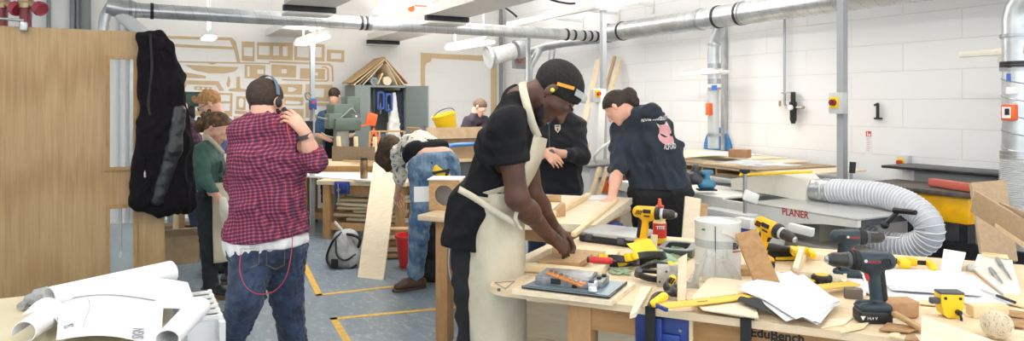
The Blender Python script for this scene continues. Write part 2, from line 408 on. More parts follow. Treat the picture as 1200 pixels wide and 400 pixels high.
b.inputs['Roughness'].default_value = .38
M_floor = m
rstruct('floor', AL, BN, -.1, AW, BW, 0, M_floor)
rstruct('ceiling', AL-.1, BN, ZC, AW+.1, BW+.1, ZC+.1, M_plaster)
rstruct('wall_right', AW, BN, 0, AW+.15, BW+.15, ZC, M_wr)
rstruct('wall_far', AL-.15, BW, 0, AW, BW+.15, ZC, M_wf)
# unseen left wall: big windows added over a low wall to admit world light
rstruct('wall_left', AL-.15, BN, 0, AL, BW, .9, M_plaster)
rstruct('trim_1', AL-.15, BN, 2.7, AL, BW, ZC, M_plaster)
for i, (c0, c1) in enumerate(((-2.4, .2), (.6, 3.2), (3.6, 6.2), (6.6, 9.2))):
    w = thing('window_%d' % (i+1), None, None, room(AL-.07, (c0+c1)/2, .9), TH, kind='structure')
    f = MB(ROOM)
    for a, c in ((c0, c0+.06), (c1-.06, c1), ((c0+c1)/2-.03, (c0+c1)/2+.03)): f.bx(AL-.11, a, .9, AL-.04, c, 2.7)
    f.bx(AL-.11, c0, .9, AL-.04, c1, .96); f.bx(AL-.11, c0, 2.64, AL-.04, c1, 2.7); f.build('window_frame', M_whitegloss, w)
    g = MB(ROOM); g.bx(AL-.08, c0+.05, .95, AL-.07, c1-.05, 2.65); g.build('window_pane', M_glass, w)
for i, (c0, c1) in enumerate(((.2, .6), (3.2, 3.6), (6.2, 6.6), (9.2, 10.1))):
    rstruct('trim_%d' % (i+2), AL-.15, c0, .9, AL, c1, 2.7, M_plaster)
# painted floor lines
M_line = mat('worn_yellow_line_paint', '#e0b13a', .5, color2='#c99f3c', nscale=22)
def floorline(pts, w, label):
    mb = MB(); out = []
    for a, c in zip(pts[:-1], pts[1:]):
        a, c = V(a), V(c); e = (c-a).normalized()*w/2; mb.beam(a-e+V((0, 0, .001)), c+e+V((0, 0, .001)), w, .002)
    return mb.build('floor_line', M_line, label=label, cat='floor marking', group='yellow floor lines')
floorline([G(337, 270, 0), G(374, 346, 0), G(560, 325, 0)], .05, 'yellow painted floor line turning a corner behind the man in the checked shirt')
floorline([G(600, 354, 0), G(391, 374, 0), G(414, 412, 0)], .05, 'yellow painted floor line turning a corner beside the small bench leg')
floorline([G(249, 347, 0), G(260, 412, 0)], .06, 'straight yellow painted floor line below the black boots')
# door leaf standing open on the left, parallel to the far wall
M_door = wood('oak_veneer_door', '#9a7e57', '#af946c', (16, 16, .55), 4, rough=.4, bump=.02, figure=((5.5, 5.5, .35), 1.6, (.35, 0, 0)))
DB = 4.85
dr = onB(193, 300, DB).x; dl = dr-1.0; dtop = onB(100, 35, DB).z
d = thing('door_1', None, None, room((dl+dr)/2, DB, 0), TH, kind='structure')
wx0, wx1 = onB(128, 100, DB).x, onB(157, 100, DB).x
z0, z1 = onB(140, 196, DB).z, onB(140, 69, DB).z; y0, y1 = .25, onB(140, 243, DB).z
R4 = ROOM
leaf = MB(ROOM @ T(0, DB+.022, 0) @ Matrix.Rotation(PI/2, 4, 'X'))
leaf.prism(rr(dl, .01, dr, dtop), 0, .044, [rr(wx0, z0, wx1, z1), rr(wx0, y0, wx1, y1)]); leaf.build('door_leaf', M_door, d, smooth=0)
for q0, q1 in ((z0, z1), (y0, y1)):
    f = MB(ROOM @ T(0, DB-.018, 0) @ Matrix.Rotation(PI/2, 4, 'X'))
    f.prism(rr(wx0-.018, q0-.018, wx1+.018, q1+.018), 0, .014, [rr(wx0+.004, q0+.004, wx1-.004, q1-.004)]); f.build('vision_panel_frame', wood('oak_bead', '#8f7048', '#a68659', (9, 9, 2), 5), d, smooth=0)
    g = MB(ROOM); g.bx(wx0+.001, DB-.003, q0+.001, wx1-.001, DB+.003, q1-.001); g.build('vision_panel_glass', M_glass, d, smooth=0)
hz = onB(143, 268, DB).z; ha = onB(141, 260, DB).x
h_ = MB(ROOM); h_.tube(spline([(ha, DB+.024, hz+.17), (ha, DB+.075, hz+.165), (ha, DB+.08, hz+.12), (ha, DB+.08, hz-.12), (ha, DB+.075, hz-.165), (ha, DB+.024, hz-.17)], 5), .009)
h_.build('pull_handle', M_chrome, d)
dp = onB(29, 31, DB)
c_ = MB(ROOM); c_.box((dp.x, DB-.04, dp.z-.005), (.035, .05, .05), bev=.004); c_.tube([(dp.x, DB-.05, dp.z+.028), (dp.x-.5, DB-.2, dp.z+.04)], .008)
c_.build('closer_arm', M_steel, d)
# mural on the far wall: cut-out van parts
M_mural = mat('mural_tan_paint', '#cdb38e', .6, color2='#c9ae88', nscale=20)
mur = MB(ROOM @ T(0, BW, 0) @ Matrix.Rotation(PI/2, 4, 'X'))
def mp2(pts): return [(lambda q: (q.x, q.z))(onB(u, v, BW)) for u, v in pts]
def mshape(outer, holes=()): mur.prism(mp2(outer), 0, .006, [mp2(h) for h in holes])
def R_(x0, y0, x1, y1): s = .028; return [(x0, y0), (x1, y0+s*(x1-x0)), (x1, y1+s*(x1-x0)), (x0, y1)]
def z(x, y): return (195+x*.225, 40+y*.225)          # from the magnified crop
def Z(*p): return [z(*q) for q in p]
mshape(Z((-60, 8), (340, 18), (362, 40), (385, 147), (368, 147), (352, 80), (-60, 62)), [Z((-40, 22), (330, 32), (345, 66), (-40, 48))])
mshape(Z((-60, 138), (540, 150), (540, 157), (265, 152), (238, 160), (212, 151), (-60, 146)))
mshape(Z((393, 38), (459, 40), (458, 143), (393, 139)), [Z((403, 68), (450, 70), (449, 116), (403, 113))])
mshape(Z((473, 42), (659, 46), (657, 137), (473, 131)), [Z((481, 60), (537, 62), (537, 110), (481, 108)), Z((556, 62), (587, 63), (587, 112), (556, 111)), Z((606, 64), (632, 65), (632, 115), (606, 114))])
mshape(Z((668, 46), (824, 54), (822, 142), (667, 136)), [Z((680, 66), (741, 68), (741, 122), (680, 118)), Z((773, 66), (810, 68), (809, 122), (773, 120))])
mshape(Z((837, 80), (927, 85), (925, 147), (836, 142)), [Z((856, 98), (912, 101), (911, 131), (856, 128))])
mshape(Z((95, 160), (375, 172), (360, 194), (300, 206), (220, 204), (150, 190)))
mshape(Z((60, 192), (206, 218), (204, 231), (60, 226)))
mshape(Z((408, 158), (516, 163), (514, 233), (407, 230)), [Z((422, 168), (434, 169), (433, 222), (421, 221)), Z((473, 184), (508, 186), (507, 208), (473, 206))])
mshape(Z((548, 158), (676, 165), (675, 227), (547, 222)), [Z((599, 182), (627, 183), (627, 205), (599, 204))])
mshape(Z((697, 178), (826, 182), (824, 236), (696, 232)), [Z((768, 200), (790, 201), (789, 216), (768, 215))])
mshape(Z((536, 140), (850, 152), (868, 168), (871, 247), (863, 247), (860, 174), (845, 162), (536, 149)))
mshape(Z((602, 234), (830, 242), (838, 236), (836, 182), (826, 176), (810, 176), (810, 168), (832, 169), (846, 180), (847, 240), (836, 249), (602, 241)))
mshape(Z((95, 240), (272, 245), (300, 296), (278, 296), (258, 266), (108, 262), (92, 290), (74, 288)))
mshape(Z((145, 272), (238, 276), (238, 295), (145, 291)), [Z((160, 278), (172, 278), (172, 287), (160, 287)), Z((186, 279), (198, 279), (198, 288), (186, 288)), Z((212, 280), (224, 280), (224, 289), (212, 289))])
mshape(Z((320, 222), (328, 222), (333, 245), (329, 275), (318, 276), (312, 258), (318, 240)))
mshape(Z((365, 222), (383, 222), (384, 282), (420, 288), (420, 300), (325, 297), (325, 286), (364, 281)))
mshape(Z((62, 296), (97, 297), (97, 305), (62, 303)))
mshape(Z((120, 303), (345, 308), (342, 430), (120, 425)), [Z((150, 313), (332, 318), (331, 350), (150, 346)), Z((150, 358), (332, 362), (330, 400), (150, 396))])
mshape(Z((364, 323), (414, 325), (412, 396), (363, 394)), [Z((384, 334), (396, 334), (403, 345), (402, 375), (394, 384), (382, 383), (376, 372), (377, 345))])
mshape(Z((357, 398), (420, 402), (418, 418), (357, 414))); mshape(Z((350, 428), (412, 430), (410, 470), (350, 468)))
mshape(Z((432, 258), (708, 262), (706, 316), (430, 310)), [Z((634, 276), (655, 277), (680, 288), (655, 301), (634, 300))])
mshape(Z((430, 322), (714, 328), (712, 372), (430, 368)), [Z((620, 345), (690, 350), (702, 358), (690, 366), (620, 364))])
mshape(Z((430, 384), (714, 390), (712, 450), (430, 446)), [Z((600, 400), (650, 402), (650, 425), (600, 424))])
mshape(Z((725, 260), (866, 265), (864, 350), (725, 345)), [Z((770, 282), (822, 284), (820, 330), (770, 327))])
mshape(Z((725, 356), (864, 360), (862, 440), (725, 436)), [Z((745, 372), (840, 376), (838, 420), (745, 418))])
for y in (455, 520): mshape(Z((120, y), (420, y+8), (420, y+60), (120, y+52)), [Z((150, y+12), (260, y+15), (260, y+42), (150, y+39))]); mshape(Z((450, y), (860, y+12), (860, y+58), (450, y+50)), [Z((560, y+14), (700, y+18), (700, y+42), (560, y+38))])
mshape([(493, 62), (582, 66), (582, 180), (575, 180), (575, 72), (506, 68.5), (505, 72), (500, 74), (498, 78), (498, 108), (493, 108)])
mur.build('wall_mural', M_mural, label='tan painted mural of flattened van panels and window frames on the white far wall', cat='mural', smooth=0)

# ---------------------------------------------------------------- camera, light
cam = bpy.data.cameras.new('camera'); co = bpy.data.objects.new('camera', cam); COL.objects.link(co)
cam.sensor_fit = 'HORIZONTAL'; cam.sensor_width = 36; cam.lens = FL/1200*36; cam.shift_x = 0; cam.shift_y = -(200-HY)/1200
co.location = (0, 0, H); co.rotation_euler = (PI/2, 0, 0); cam.clip_start = .05; SC.camera = co
w = bpy.data.worlds.new('daylight'); SC.world = w; w.use_nodes = True; w.node_tree.nodes['Background'].inputs[0].default_value = (.93, .97, 1, 1); w.node_tree.nodes['Background'].inputs[1].default_value = 3.0
SC.view_settings.view_transform = 'Standard'; SC.view_settings.look = 'None'; SC.view_settings.gamma = 1; SC.view_settings.use_curve_mapping = False; SC.view_settings.exposure = -.5
M_tube = mat('lit_fluorescent_diffuser', '#fff8ec', .5, emit=3)
def light_strip(a, b, z, ln, label, power=34):
    t = thing('ceiling_light', label, 'light', room(a, b, z), TH, 'fluorescent ceiling lights')
    h = MB(ROOM); h.prism([(-.09, 0), (-.05, .07), (.05, .07), (.09, 0), (.075, 0), (.05, .02), (-.05, .02), (-.075, 0)], 0, ln, M=T(a, b-ln/2, z+.02) @ Matrix.Rotation(-PI/2, 4, 'X') @ Matrix.Scale(-1, 4, (0, 1, 0)))
    for e in (-.35, .35): h.cyl((a, b+e*ln, z+.08), (a, b+e*ln, ZC), .006, n=6)
    h.build('light_housing', M_whitegloss, t)
    g = MB(ROOM); g.bx(a-.07, b-ln/2+.01, z, a+.07, b+ln/2-.01, z+.035, bev=.01); g.build('light_diffuser', M_tube, t)
    l = bpy.data.lights.new('fluorescent_and_added_uplight', 'AREA'); l.shape = 'RECTANGLE'; l.size = .14; l.size_y = ln; l.energy = power; l.color = (1, .975, .94)
    l2 = l.copy(); l2.energy = power*2.2
    for dz, R_, ll in ((-.01, 0, l), (.12, PI, l2)):       # lamp shines down; the upward one is added to brighten ceiling and walls
        o = bpy.data.objects.new('fluorescent_and_added_uplight', ll); COL.objects.link(o); o.parent = t; o.matrix_parent_inverse = MW[t.name].inverted() @ ROOM; o.matrix_basis = T(a, b, z+dz) @ Matrix.Rotation(R_, 4, 'X')
    return t
def from_end(u, v, z, ln, label, power=34):           # far end of a strip seen at (u, v)
    d = FL*(z-H)/(HY-v); p = toroom(V(((u-600)/FL*d, d, z))); return light_strip(p.x, p.y-ln/2, z, ln, label, power)
from_end(704, 10, 2.48, 1.5, 'bright fluorescent light above the steel duct corner', 22)
from_end(527, 59, 2.22, 1.2, 'fluorescent light nearest the tan rectangle line on the far wall')
from_end(352, 54, 2.22, 1.2, 'glowing fluorescent light beside the mural and behind the grey post', 14)
from_end(446, 17, 2.45, 1.2, 'short fluorescent light hanging just behind the horizontal duct')
from_end(243, 48, 2.25, .35, 'small square glowing light above the mural left of the checked shirt man', 6)
for i, (a, b) in enumerate(((-1, 3.2), (1.2, 2.6), (3.6, 2.2), (-1, .2), (1.2, -.2), (3.6, -.4))):  # unseen lights added to brighten the foreground and behind the camera
    light_strip(a, b, 2.75, 1.5, 'added long fluorescent light at ceiling height, unseen outside the picture', 15)
M_panelw = mat('radiant_panel_white', '#e4e2dc', .5)
def panel(u, v, label, ln=2.3, z=2.46, w=.48):
    d = FL*(z-H)/(HY-v); p = toroom(V(((u-600)/FL*d, d, z))); a, b = p.x, p.y
    t = thing('heating_panel', label, 'heating panel', room(a, b-ln/2, z), TH, 'radiant heating panels')
    m_ = MB(ROOM); m_.bx(a-w/2, b-ln, z-.02, a+w/2, b, z); m_.bx(a-w/2, b-ln, z, a-w/2+.015, b, z+.07); m_.bx(a+w/2-.015, b-ln, z, a+w/2, b, z+.07)
    for s in (-.12, .12): m_.cyl((a+s, b-ln, z+.02), (a+s, b+.02, z+.02), .02, n=10)
    for e in (.3, ln-.3):
        for s in (-.2, .2): m_.cyl((a+s, b-e, z+.06), (a+s, b-e, ZC), .004, n=5)
    m_.build('panel_body', M_panelw, t)
    k = MB(ROOM); k.bx(a-w/2-.01, b-.03, z-.075, a+w/2+.01, b+.03, z-.02, bev=.005); k.build('end_cap', M_black, t)
    k = MB(ROOM); k.bx(a-w/2+.02, b-.02, z-.1, a+w/2-.02, b+.22, z-.076, bev=.003); k.build('end_tray', M_panelw, t)
panel(363, 5, 'white radiant heating panel with black end at top left of the picture')
panel(524, 17, 'white radiant heating panel with black end above the horizontal duct')
panel(449, 46, 'white radiant heating panel with black end seen below the duct beside the cupboard roof', 1.6)
panel(331, 42, 'white radiant heating panel with black end above the checked shirt man', 1.6)
# ---------------------------------------------------------------- ducts, posts, wall equipment
def spiral_duct(name, label, pts, r, step=.16, group=None, rings=(), seam=True):
    pts = [V(p) for p in pts]; t = thing(name, label, 'duct', pts[0]-V((0, 0, r)), 0, group)
    m_ = MB(); m_.tube(pts, r, 28); m_.build('duct_pipe', M_zinc, t)
    if seam:
        s = MB()
        for a, b in zip(pts[:-1], pts[1:]):
            L_ = (b-a).length; n = int(L_/step)
            if n < 2: continue
            fx = (b-a).normalized(); u = fx.orthogonal().normalized(); w_ = fx.cross(u); q = []
            for i in range(n*14+1):
                k = i/14; q.append(a+fx*(k*step)+(u*math.cos(2*PI*k)+w_*math.sin(2*PI*k))*(r+.0005))
            s.tube(q, .0022, 4)
        s.build('spiral_seam', M_zincring, t)
    for c, ax, kind in rings:
        g = MB(); c = V(c); ax = V(ax).normalized()
        g.lathe([(r*.98, -.014), (r+.006, -.014), (r+.008, 0), (r+.006, .014), (r*.98, .014)], c=c, axis=ax)
        g.build('joint_clamp', M_black if kind else M_steel, t)
    return t
zA = 2.35; bA = 7.19; aB = 5.05
def A_(u): q = onB(u, 60, bA); return room(q.x, bA, zA)
def B_(u): q = onA(u, 60, aB); return room(aB, q.y, zA)
pA0, pA1 = A_(158), A_(690)
spiral_duct('spiral_duct', 'long horizontal galvanised duct crossing the room under the ceiling', [pA0, A_(445), A_(663)], .068, .14,
            rings=[(A_(u), NA, k) for u, k in ((158, 0), (178, 1), (423, 1), (429, 1), (433, 0), (663, 1))])
spiral_duct('spiral_duct', 'plain smooth duct end with black clamps meeting the larger wall duct', [A_(664), A_(712)], .06, 9, seam=False, rings=[(A_(u), NA, 1) for u in (672, 683, 691, 698)])
big = [B_(712), room(aB, 1.2, zA)]
spiral_duct('spiral_duct', 'wide galvanised duct running along the right wall towards the camera', big, .105, .12,
            rings=[(B_(713), NB, 1), (B_(730), NB, 1), (B_(822), NB, 0), (B_(842), NB, 1), (B_(868), NB, 1), (B_(871), NB, 0)])
# small duct from the corner towards the right wall, behind
q = [room(5.1, 9.7, 2.1), room(5.12, 9.2, 2.12), room(5.12, 8.6, 2.22), room(5.12, 7.6, 2.28), B_(716)]
spiral_duct('spiral_duct', 'thin duct sloping down behind the duct corner above the bowed head', [P(619, 61, 9.7), P(640, 54, 9.5), P(662, 50, 9.3), P(700, 46, 8.9)], .06, .2)
spiral_duct('duct_drop', 'short thin duct dropping beside the wall behind the bowed head', [P(648, 54, 9.5), P(646, 70, 9.5), P(645, 110, 9.5)], .045, .2)
spiral_duct('duct_drop', 'angled duct falling towards the corner behind the man in the black t-shirt', [P(632, 58, 9.5), P(620, 80, 9.5), P(617, 140, 9.5)], .055, .2)
f = thing('extraction_fan', 'round extraction fan hose ending in a silver flange near the far corner', 'fan', P(585, 72, 9.0))
m_ = MB(); a, b = P(574, 67, 9.0), P(602, 60, 9.15); pts = [a.lerp(b, i/24) for i in range(25)]; m_.tube(pts, [.105+.006*(i % 2) for i in range(25)], 24); m_.build('flexible_hose', mat('white_hose', '#d6d8d8', .45), f)
m_ = MB(); m_.lathe([(.1, -.03), (.145, -.03), (.15, .0), (.11, .05)], c=a, axis=(b-a)); m_.build('flange', M_zinc, f)
m_ = MB(); m_.lathe([(.12, -.05), (.13, 0), (.09, .1), (.05, .12)], c=P(609, 58, 9.2), axis=(b-a)); m_.build('fan_motor', M_zinc, f)
f = thing('control_box', 'grey electrical box mounted behind the fan near the far corner', 'electrical box', P(609, 82, 9.35))
m_ = MB(); m_.box(P(609, 64, 9.35), (.2, .08, .38), rot=(0, 0, 28.8), bev=.01); m_.build('box_body', M_grey, f)
m_ = MB(); m_.tube(spline([P(603, 68, 9.28), P(610, 74, 9.2), P(614, 66, 9.25)], 5), .006); m_.build('cable', M_red, f)
# left end of duct A: elbow, second branch, flexible hose
e0 = A_(158)
spiral_duct('duct_elbow', 'galvanised duct elbow behind the top of the oak door', [e0, A_(146), e0+NA*-.22+V((0, 0, .02))], .08, 9, seam=False, rings=[(A_(153), NA, 0)])
spiral_duct('duct_elbow', 'bent duct with clamps dropping behind the oak door', spline([A_(142), A_(134)+V((0, 0, .04)), A_(128)+V((0, 0, .0)), A_(122)+V((0, 0, -.13)), A_(121)+V((0, 0, -.5)), A_(121)+V((0, 0, -1.4))], 5), .045, 9, seam=False,
            rings=[(A_(121)+V((0, 0, -.22)), (0, 0, 1), 1), (A_(121)+V((0, 0, -.29)), (0, 0, 1), 0)])
m_ = MB(); a, b = e0+V((-.1, -.05, -.05)), P(180, 50, e0.y-.1); pts = [a.lerp(b, i/30) for i in range(31)]; m_.tube(pts, [.055+.004*(i % 2) for i in range(31)], 20)
m_.build('flexible_hose', mat('white_hose', '#d6d8d8', .45), label='white flexible hose slanting down behind the black coat collar', cat='hose')
# vertical conduits on the far wall seen above the door
for u, r, c, lab in ((57, .022, M_grey, 'thin grey conduit on the far wall nearest the red pipes'), (85, .03, M_grey, 'grey conduit on the far wall, left of a close pair above the door'), (92, .03, M_grey, 'grey conduit on the far wall, right of a close pair above the door'),
                     (100, .06, M_greymetal, 'wide grey conduit on the far wall left of the duct elbow'), (143, .035, M_lgrey, 'wide blue grey conduit behind the white flexible hose'), (587, .03, M_grey, 'thin dark conduit in the far right corner of the room'),
                     (154, .03, M_zinc, 'steel conduit seen through the upper door window')):
    p = onB(u, 0, BW-r); m_ = MB(ROOM); m_.cyl((p.x, BW-r, 0), (p.x, BW-r, ZC), r, n=12)
    if u == 587: m_.box((p.x, BW-.01, 2.2), (.12, .02, .05))
    m_.build('wall_conduit', c, label=lab, cat='conduit')
# red sprinkler pipes with wheel valves, above the door
M_redpipe = mat('dark_red_pipe_paint', '#7d3038', .5, color2='#6d2a33', nscale=25); M_brass = mat('brass', '#a08c6c', .4, .6)
for u, lab, w2 in ((2, 'dark red pipe at the left edge with an angled red wheel valve', True), (30, 'dark red pipe with an angled red wheel valve above the door closer', True)):
    base = P(u, 122, 4.45); t = thing('valve_pipe', lab, 'pipe', (base.x, base.y, 0), 0, 'red pipes with valves')
    top = P(u, 6, 4.45).z
    m_ = MB(); m_.cyl((base.x, base.y, 0), (base.x, base.y, top), .034); m_.build('pipe', M_redpipe, t)
    m_ = MB(); m_.lathe([(.03, 0), (.045, .0), (.045, .03), (.036, .04), (.05, .07), (.05, .1), (.03, .12), (.03, .4)], c=(base.x, base.y, top-.02), n=16)
    p0 = V((base.x, base.y, top+.03)); p1 = P(u+15, 9, 4.43); m_.cyl(p0, p1, .022, n=12); m_.ball(p0, .045); m_.build('valve_body', M_brass, t)
    m_ = MB(); ax = p1-p0; m_.lathe([(.012, -.02), (.025, -.02), (.042, -.024), (.048, 0), (.042, .018), (.025, .01), (.0, .01)], c=p1+ax*.15, axis=ax); m_.build('wheel', mat('valve_wheel_red', '#963040', .45), t)
# strut posts
def post(u, v0, d, label, w=.045, ztop=None, m=mat('post_grey', '#a3a7aa', .45, .2), name='strut_post', bottom=0):
    p = P(u, v0, d); zt = ztop or p.z; t = MB(T(p.x, p.y, 0) @ ROOM)
    t.prism([(-w/2, -w/2), (w/2, -w/2), (w/2, w/2), (w*.2, w/2), (w*.2, w*.2), (w*.35, w*.2), (w*.35, -w*.35), (-w*.35, -w*.35), (-w*.35, w*.2), (-w*.2, w*.2), (-w*.2, w/2), (-w/2, w/2)][::-1], bottom, zt)
    t.box((0, 0, bottom+.004), (w*3, w*3, .008)) if bottom == 0 else None
    return t.build(name, m, label=label, cat='post', smooth=0)
post(366, 32, 8.05, 'slim grey steel post reaching from the floor to the horizontal duct behind the drill press', .05)
post(707, 12, 7.3, 'steel post under the end of the white ceiling beam beside the big duct', .05)
post(619, 45, 8.7, 'white steel post just left of the bowed head', .04)
post(987, -40, 5.35, 'tall steel post near the right wall carrying the isolator switch', .055, ztop=ZC)
p0 = P(703, 7, 7.3); p0.z = P(707, 10, 7.3).z+.03; p1 = p0+NB*2.0
m_ = MB(); m_.beam(p0-NB*1.5, p1, .05, .06, bev=.005); m_.build('ceiling_beam', M_whitegloss, label='white ceiling beam running back from the post top towards the far wall', cat='beam')
t = MB(); t.tube(spline([P(560, 3, 8), P(580, 3, 8), P(596, 12, 8), P(606, 20, 8)], 6), .012); t.build('black_cable', M_black, label='black cable curling down below the ceiling near the far corner', cat='cable')
t = MB(); t.tube(spline([P(636, -4, 8), P(650, 1, 8), P(665, 4, 8), P(674, 4, 8)], 6), .012); t.build('black_cable', M_black, label='black cable looping above the white ceiling beam', cat='cable')
for u, v in ((658, 25), (700, 16), (740, 6)):
    q = onA(u+25, v, AW); m_ = MB(ROOM); m_.beam((AW, q.y, q.z), (AW-.45, q.y, q.z+.01), .03, .03); m_.bx(AW-.02, q.y-.03, q.z-.1, AW, q.y+.03, q.z+.05)
    m_.build('wall_bracket', M_whitegloss, label={658: 'white wall bracket left of the steel post top', 700: 'white wall bracket just right of the steel post top', 740: 'white wall bracket nearest the camera above the big duct'}[u], cat='bracket')
pt = P(482, 10, 7.5); m_ = MB(); m_.lathe([(.0, -.01), (.035, -.01), (.035, .01), (0, .01)], c=pt, axis=(0, 1, 0)); m_.beam(P(470, 6, 7.5), P(515, 8, 7.5), .012, .012); m_.cyl(pt, P(482, 6.5, 7.5), .004, n=6)
m_.build('ceiling_tag', M_orange, label='small round orange tag hanging from a thin bar near the ceiling', cat='tag')
# duct drop on the right wall with a blast gate
aw = 5.1
def A3(u, v, a=aw): q = onA(u, v, a); return room(a, q.y, q.z)
top = A3(846, 30, aB); pts = [A3(844, 31), A3(842, 38), A3(837, 48), A3(836, 60), A3(836, 172)]
t = thing('duct_drop', 'galvanised duct drop on the right wall with a sliding blast gate and clear lower section', 'duct', A3(836, 176))
m_ = MB(); m_.tube(pts[:4]+[A3(836, 98)], .055, 20); m_.build('upper_pipe', M_zinc, t)
m_ = MB(); m_.tube([A3(836, 104), A3(836, 174)], .055, 20); m_.build('clear_pipe', mat('clear_duct_plastic', '#dfe5e6', .15, trans=.5), t)
for v in (52, 76, 79, 94, 97, 104, 158):
    m_ = MB(); m_.lathe([(.053, -.012), (.064, -.012), (.064, .012), (.053, .012)], c=A3(837, v), axis=(0, 0, 1)); m_.build('joint_clamp', M_steel, t)
c = A3(835, 85); m_ = MB(T(c) @ ROOM); m_.box((0, -.02, 0), (.16, .3, .035), bev=.004); m_.box((.0, .28, .0), (.05, .3, .03)); m_.box((0, .0, .03), (.14, .14, .02)); m_.box((0, -.02, -.045), (.05, .1, .05)); m_.build('blast_gate', M_whitegloss, t)
c = A3(831, 128, aw-.07); m_ = MB(T(c) @ ROOM); m_.box((0, 0, 0), (.05, .05, .12), bev=.005); m_.build('switch_box', M_orange, t)
c = A3(837, 103, aw-.06); m_ = MB(T(c) @ ROOM); m_.box((0, 0, 0), (.004, .07, .05)); m_.build('label_sticker', mat('blue_sticker', '#3f65b8', .5), t)
t = thing('strut_rail', 'vertical grey steel rail on the right wall beside the duct drop', 'rail', A3(848, 170, AW-.03)*1)
m_ = MB(); q0 = A3(848.5, 28, AW-.03); q1 = A3(848.5, 176, AW-.03); m_.beam(q0, q1, .045, .045, up=NB); m_.build('rail', M_zinc, t)
# duct drop at the right edge
ar = 4.95
def A4(u, v, a=ar): q = onA(u, v, a); return room(a, q.y, q.z)
t = thing('duct_drop', 'large galvanised duct drop at the right edge of the picture with orange sensor', 'duct', A4(1191, 240))
m_ = MB(); m_.tube([A4(1215, -14), A4(1202, 0), A4(1194, 10), A4(1191, 22), A4(1191, 185)], .078, 28); m_.build('duct_pipe', M_zinc, t)
m_ = MB(); pts = [A4(1191, 186+i*1.1) for i in range(60)]; m_.tube(pts, [.088+.006*math.cos(i*PI) for i in range(60)], 24, ); m_.build('flexible_hose', mat('white_hose', '#d6d8d8', .45), t)
for v in (42, 74, 78, 81, 179, 184):
    m_ = MB(); m_.lathe([(.076, -.01), (.09, -.01), (.09, .01), (.076, .01)], c=A4(1191, v), axis=(0, 0, 1)); m_.build('joint_clamp', M_black if v in (74, 78) else M_steel, t)
c = A4(1175, 61); m_ = MB(T(c) @ ROOM); m_.box((0, .08, 0), (.05, .36, .04), bev=.004); m_.box((.05, -.12, .0), (.2, .24, .045), bev=.004); m_.box((0, -.02, -.05), (.04, .08, .04)); m_.build('blast_gate', mat('cream_gate', '#d6d3c4', .45), t)
c = A4(1183, 132, ar-.09); m_ = MB(T(c) @ ROOM); m_.box((0, 0, 0), (.05, .08, .1), bev=.008); m_.build('sensor_box', M_orange, t)
m_ = MB(T(c) @ ROOM); m_.box((-.026, 0.005, 0), (.004, .05, .07)); m_.build('sensor_face', M_paper, t); m_ = MB(T(c) @ ROOM); m_.box((-.029, 0.0, 0.005), (.004, .025, .04)); m_.build('sensor_screen', M_black, t)
c = A4(1186, 106, ar-.08); m_ = MB(T(c) @ ROOM); m_.box((0, 0, 0), (.004, .07, .045)); m_.build('paper_label', M_paper, t)
c = A4(1182, 91, ar-.078); m_ = MB(T(c) @ ROOM); m_.box((0, 0, 0), (.004, .025, .05)); m_.build('label_sticker', MATS['blue_sticker'], t)
m_ = MB(); s0 = []
for i in range(100): k = i/20; ang = 2*PI*k; s0.append(A4(1191, 84+i)+V((math.cos(ang)*.08, math.sin(ang)*.08, 0)))
m_.tube(s0, .003, 5); m_.build('earth_wire', M_steel, t)
# air regulator on the right wall
def AR(u, v, a=AW-.05): q = onA(u, v, a); return room(a, q.y, q.z)
t = thing('air_regulator', 'black compressed air regulator with gauge and pipe on the right wall', 'regulator', AR(929, 145))
m_ = MB(); m_.tube(spline([AR(919.5, 17), AR(919.5, 60), AR(919.5, 110), AR(919.5, 121), AR(922, 126), AR(928, 126)], 4), .012, 10); m_.tube([AR(916, 109), AR(931, 108)], .008, 8); m_.tube([AR(930, 126), AR(942, 126)], .01, 8); m_.build('air_pipe', M_steel, t)
m_ = MB(); m_.lathe([(.0, 0), (.018, 0), (.03, .04), (.03, .13), (.034, .14), (.034, .2), (.022, .2), (.022, .29), (0, .29)], c=AR(929.5, 145)); m_.build('regulator_body', M_black, t)
m_ = MB(); m_.lathe([(0, 0), (.024, 0), (.024, .02), (0, .02)], c=AR(927, 126, AW-.1), axis=-NA); m_.build('gauge', M_paper, t)
m_ = MB(); m_.box(AR(914, 121.5), (.012, .03, .05)); m_.build('tap_lever', M_brass, t)
m_ = MB(); m_.cyl(AR(940, 126), AR(942, 126), .014); m_.build('hose_tail', M_brass, t)
# isolators
def isolator(c, lab, s=1, red='#7d2030'):
    t = thing('isolator_switch', lab, 'switch', c-V((0, 0, .09*s)))
    M = T(c) @ ROOM
    m_ = MB(M); m_.box((.03, 0, 0), (.06, .12*s, .16*s), bev=.006); m_.build('switch_housing', M_lgrey, t)
    m_ = MB(M); m_.box((-.004, .01, .005), (.01, .075*s, .085*s), bev=.002); m_.build('yellow_plate', M_yellow, t)
    m_ = MB(M); m_.lathe([(.0, 0), (.026*s, 0), (.022*s, .03), (0, .03)], c=(-.008, .01, .005), axis=(-1, 0, 0)); m_.box((-.04, .01, .005), (.012, .014, .045*s), bev=.002); m_.build('rotary_knob', mat('isolator_red'+red[1:], red, .4), t)
pp = P(979, 121, 5.3); isolator(pp, 'grey isolator with dark red knob on yellow plate fixed to the tall post', 1.0)
isolator(AR(1057, 191, AW-.06), 'small grey isolator with yellow knob plate low on the right wall', .75, '#c2413c')
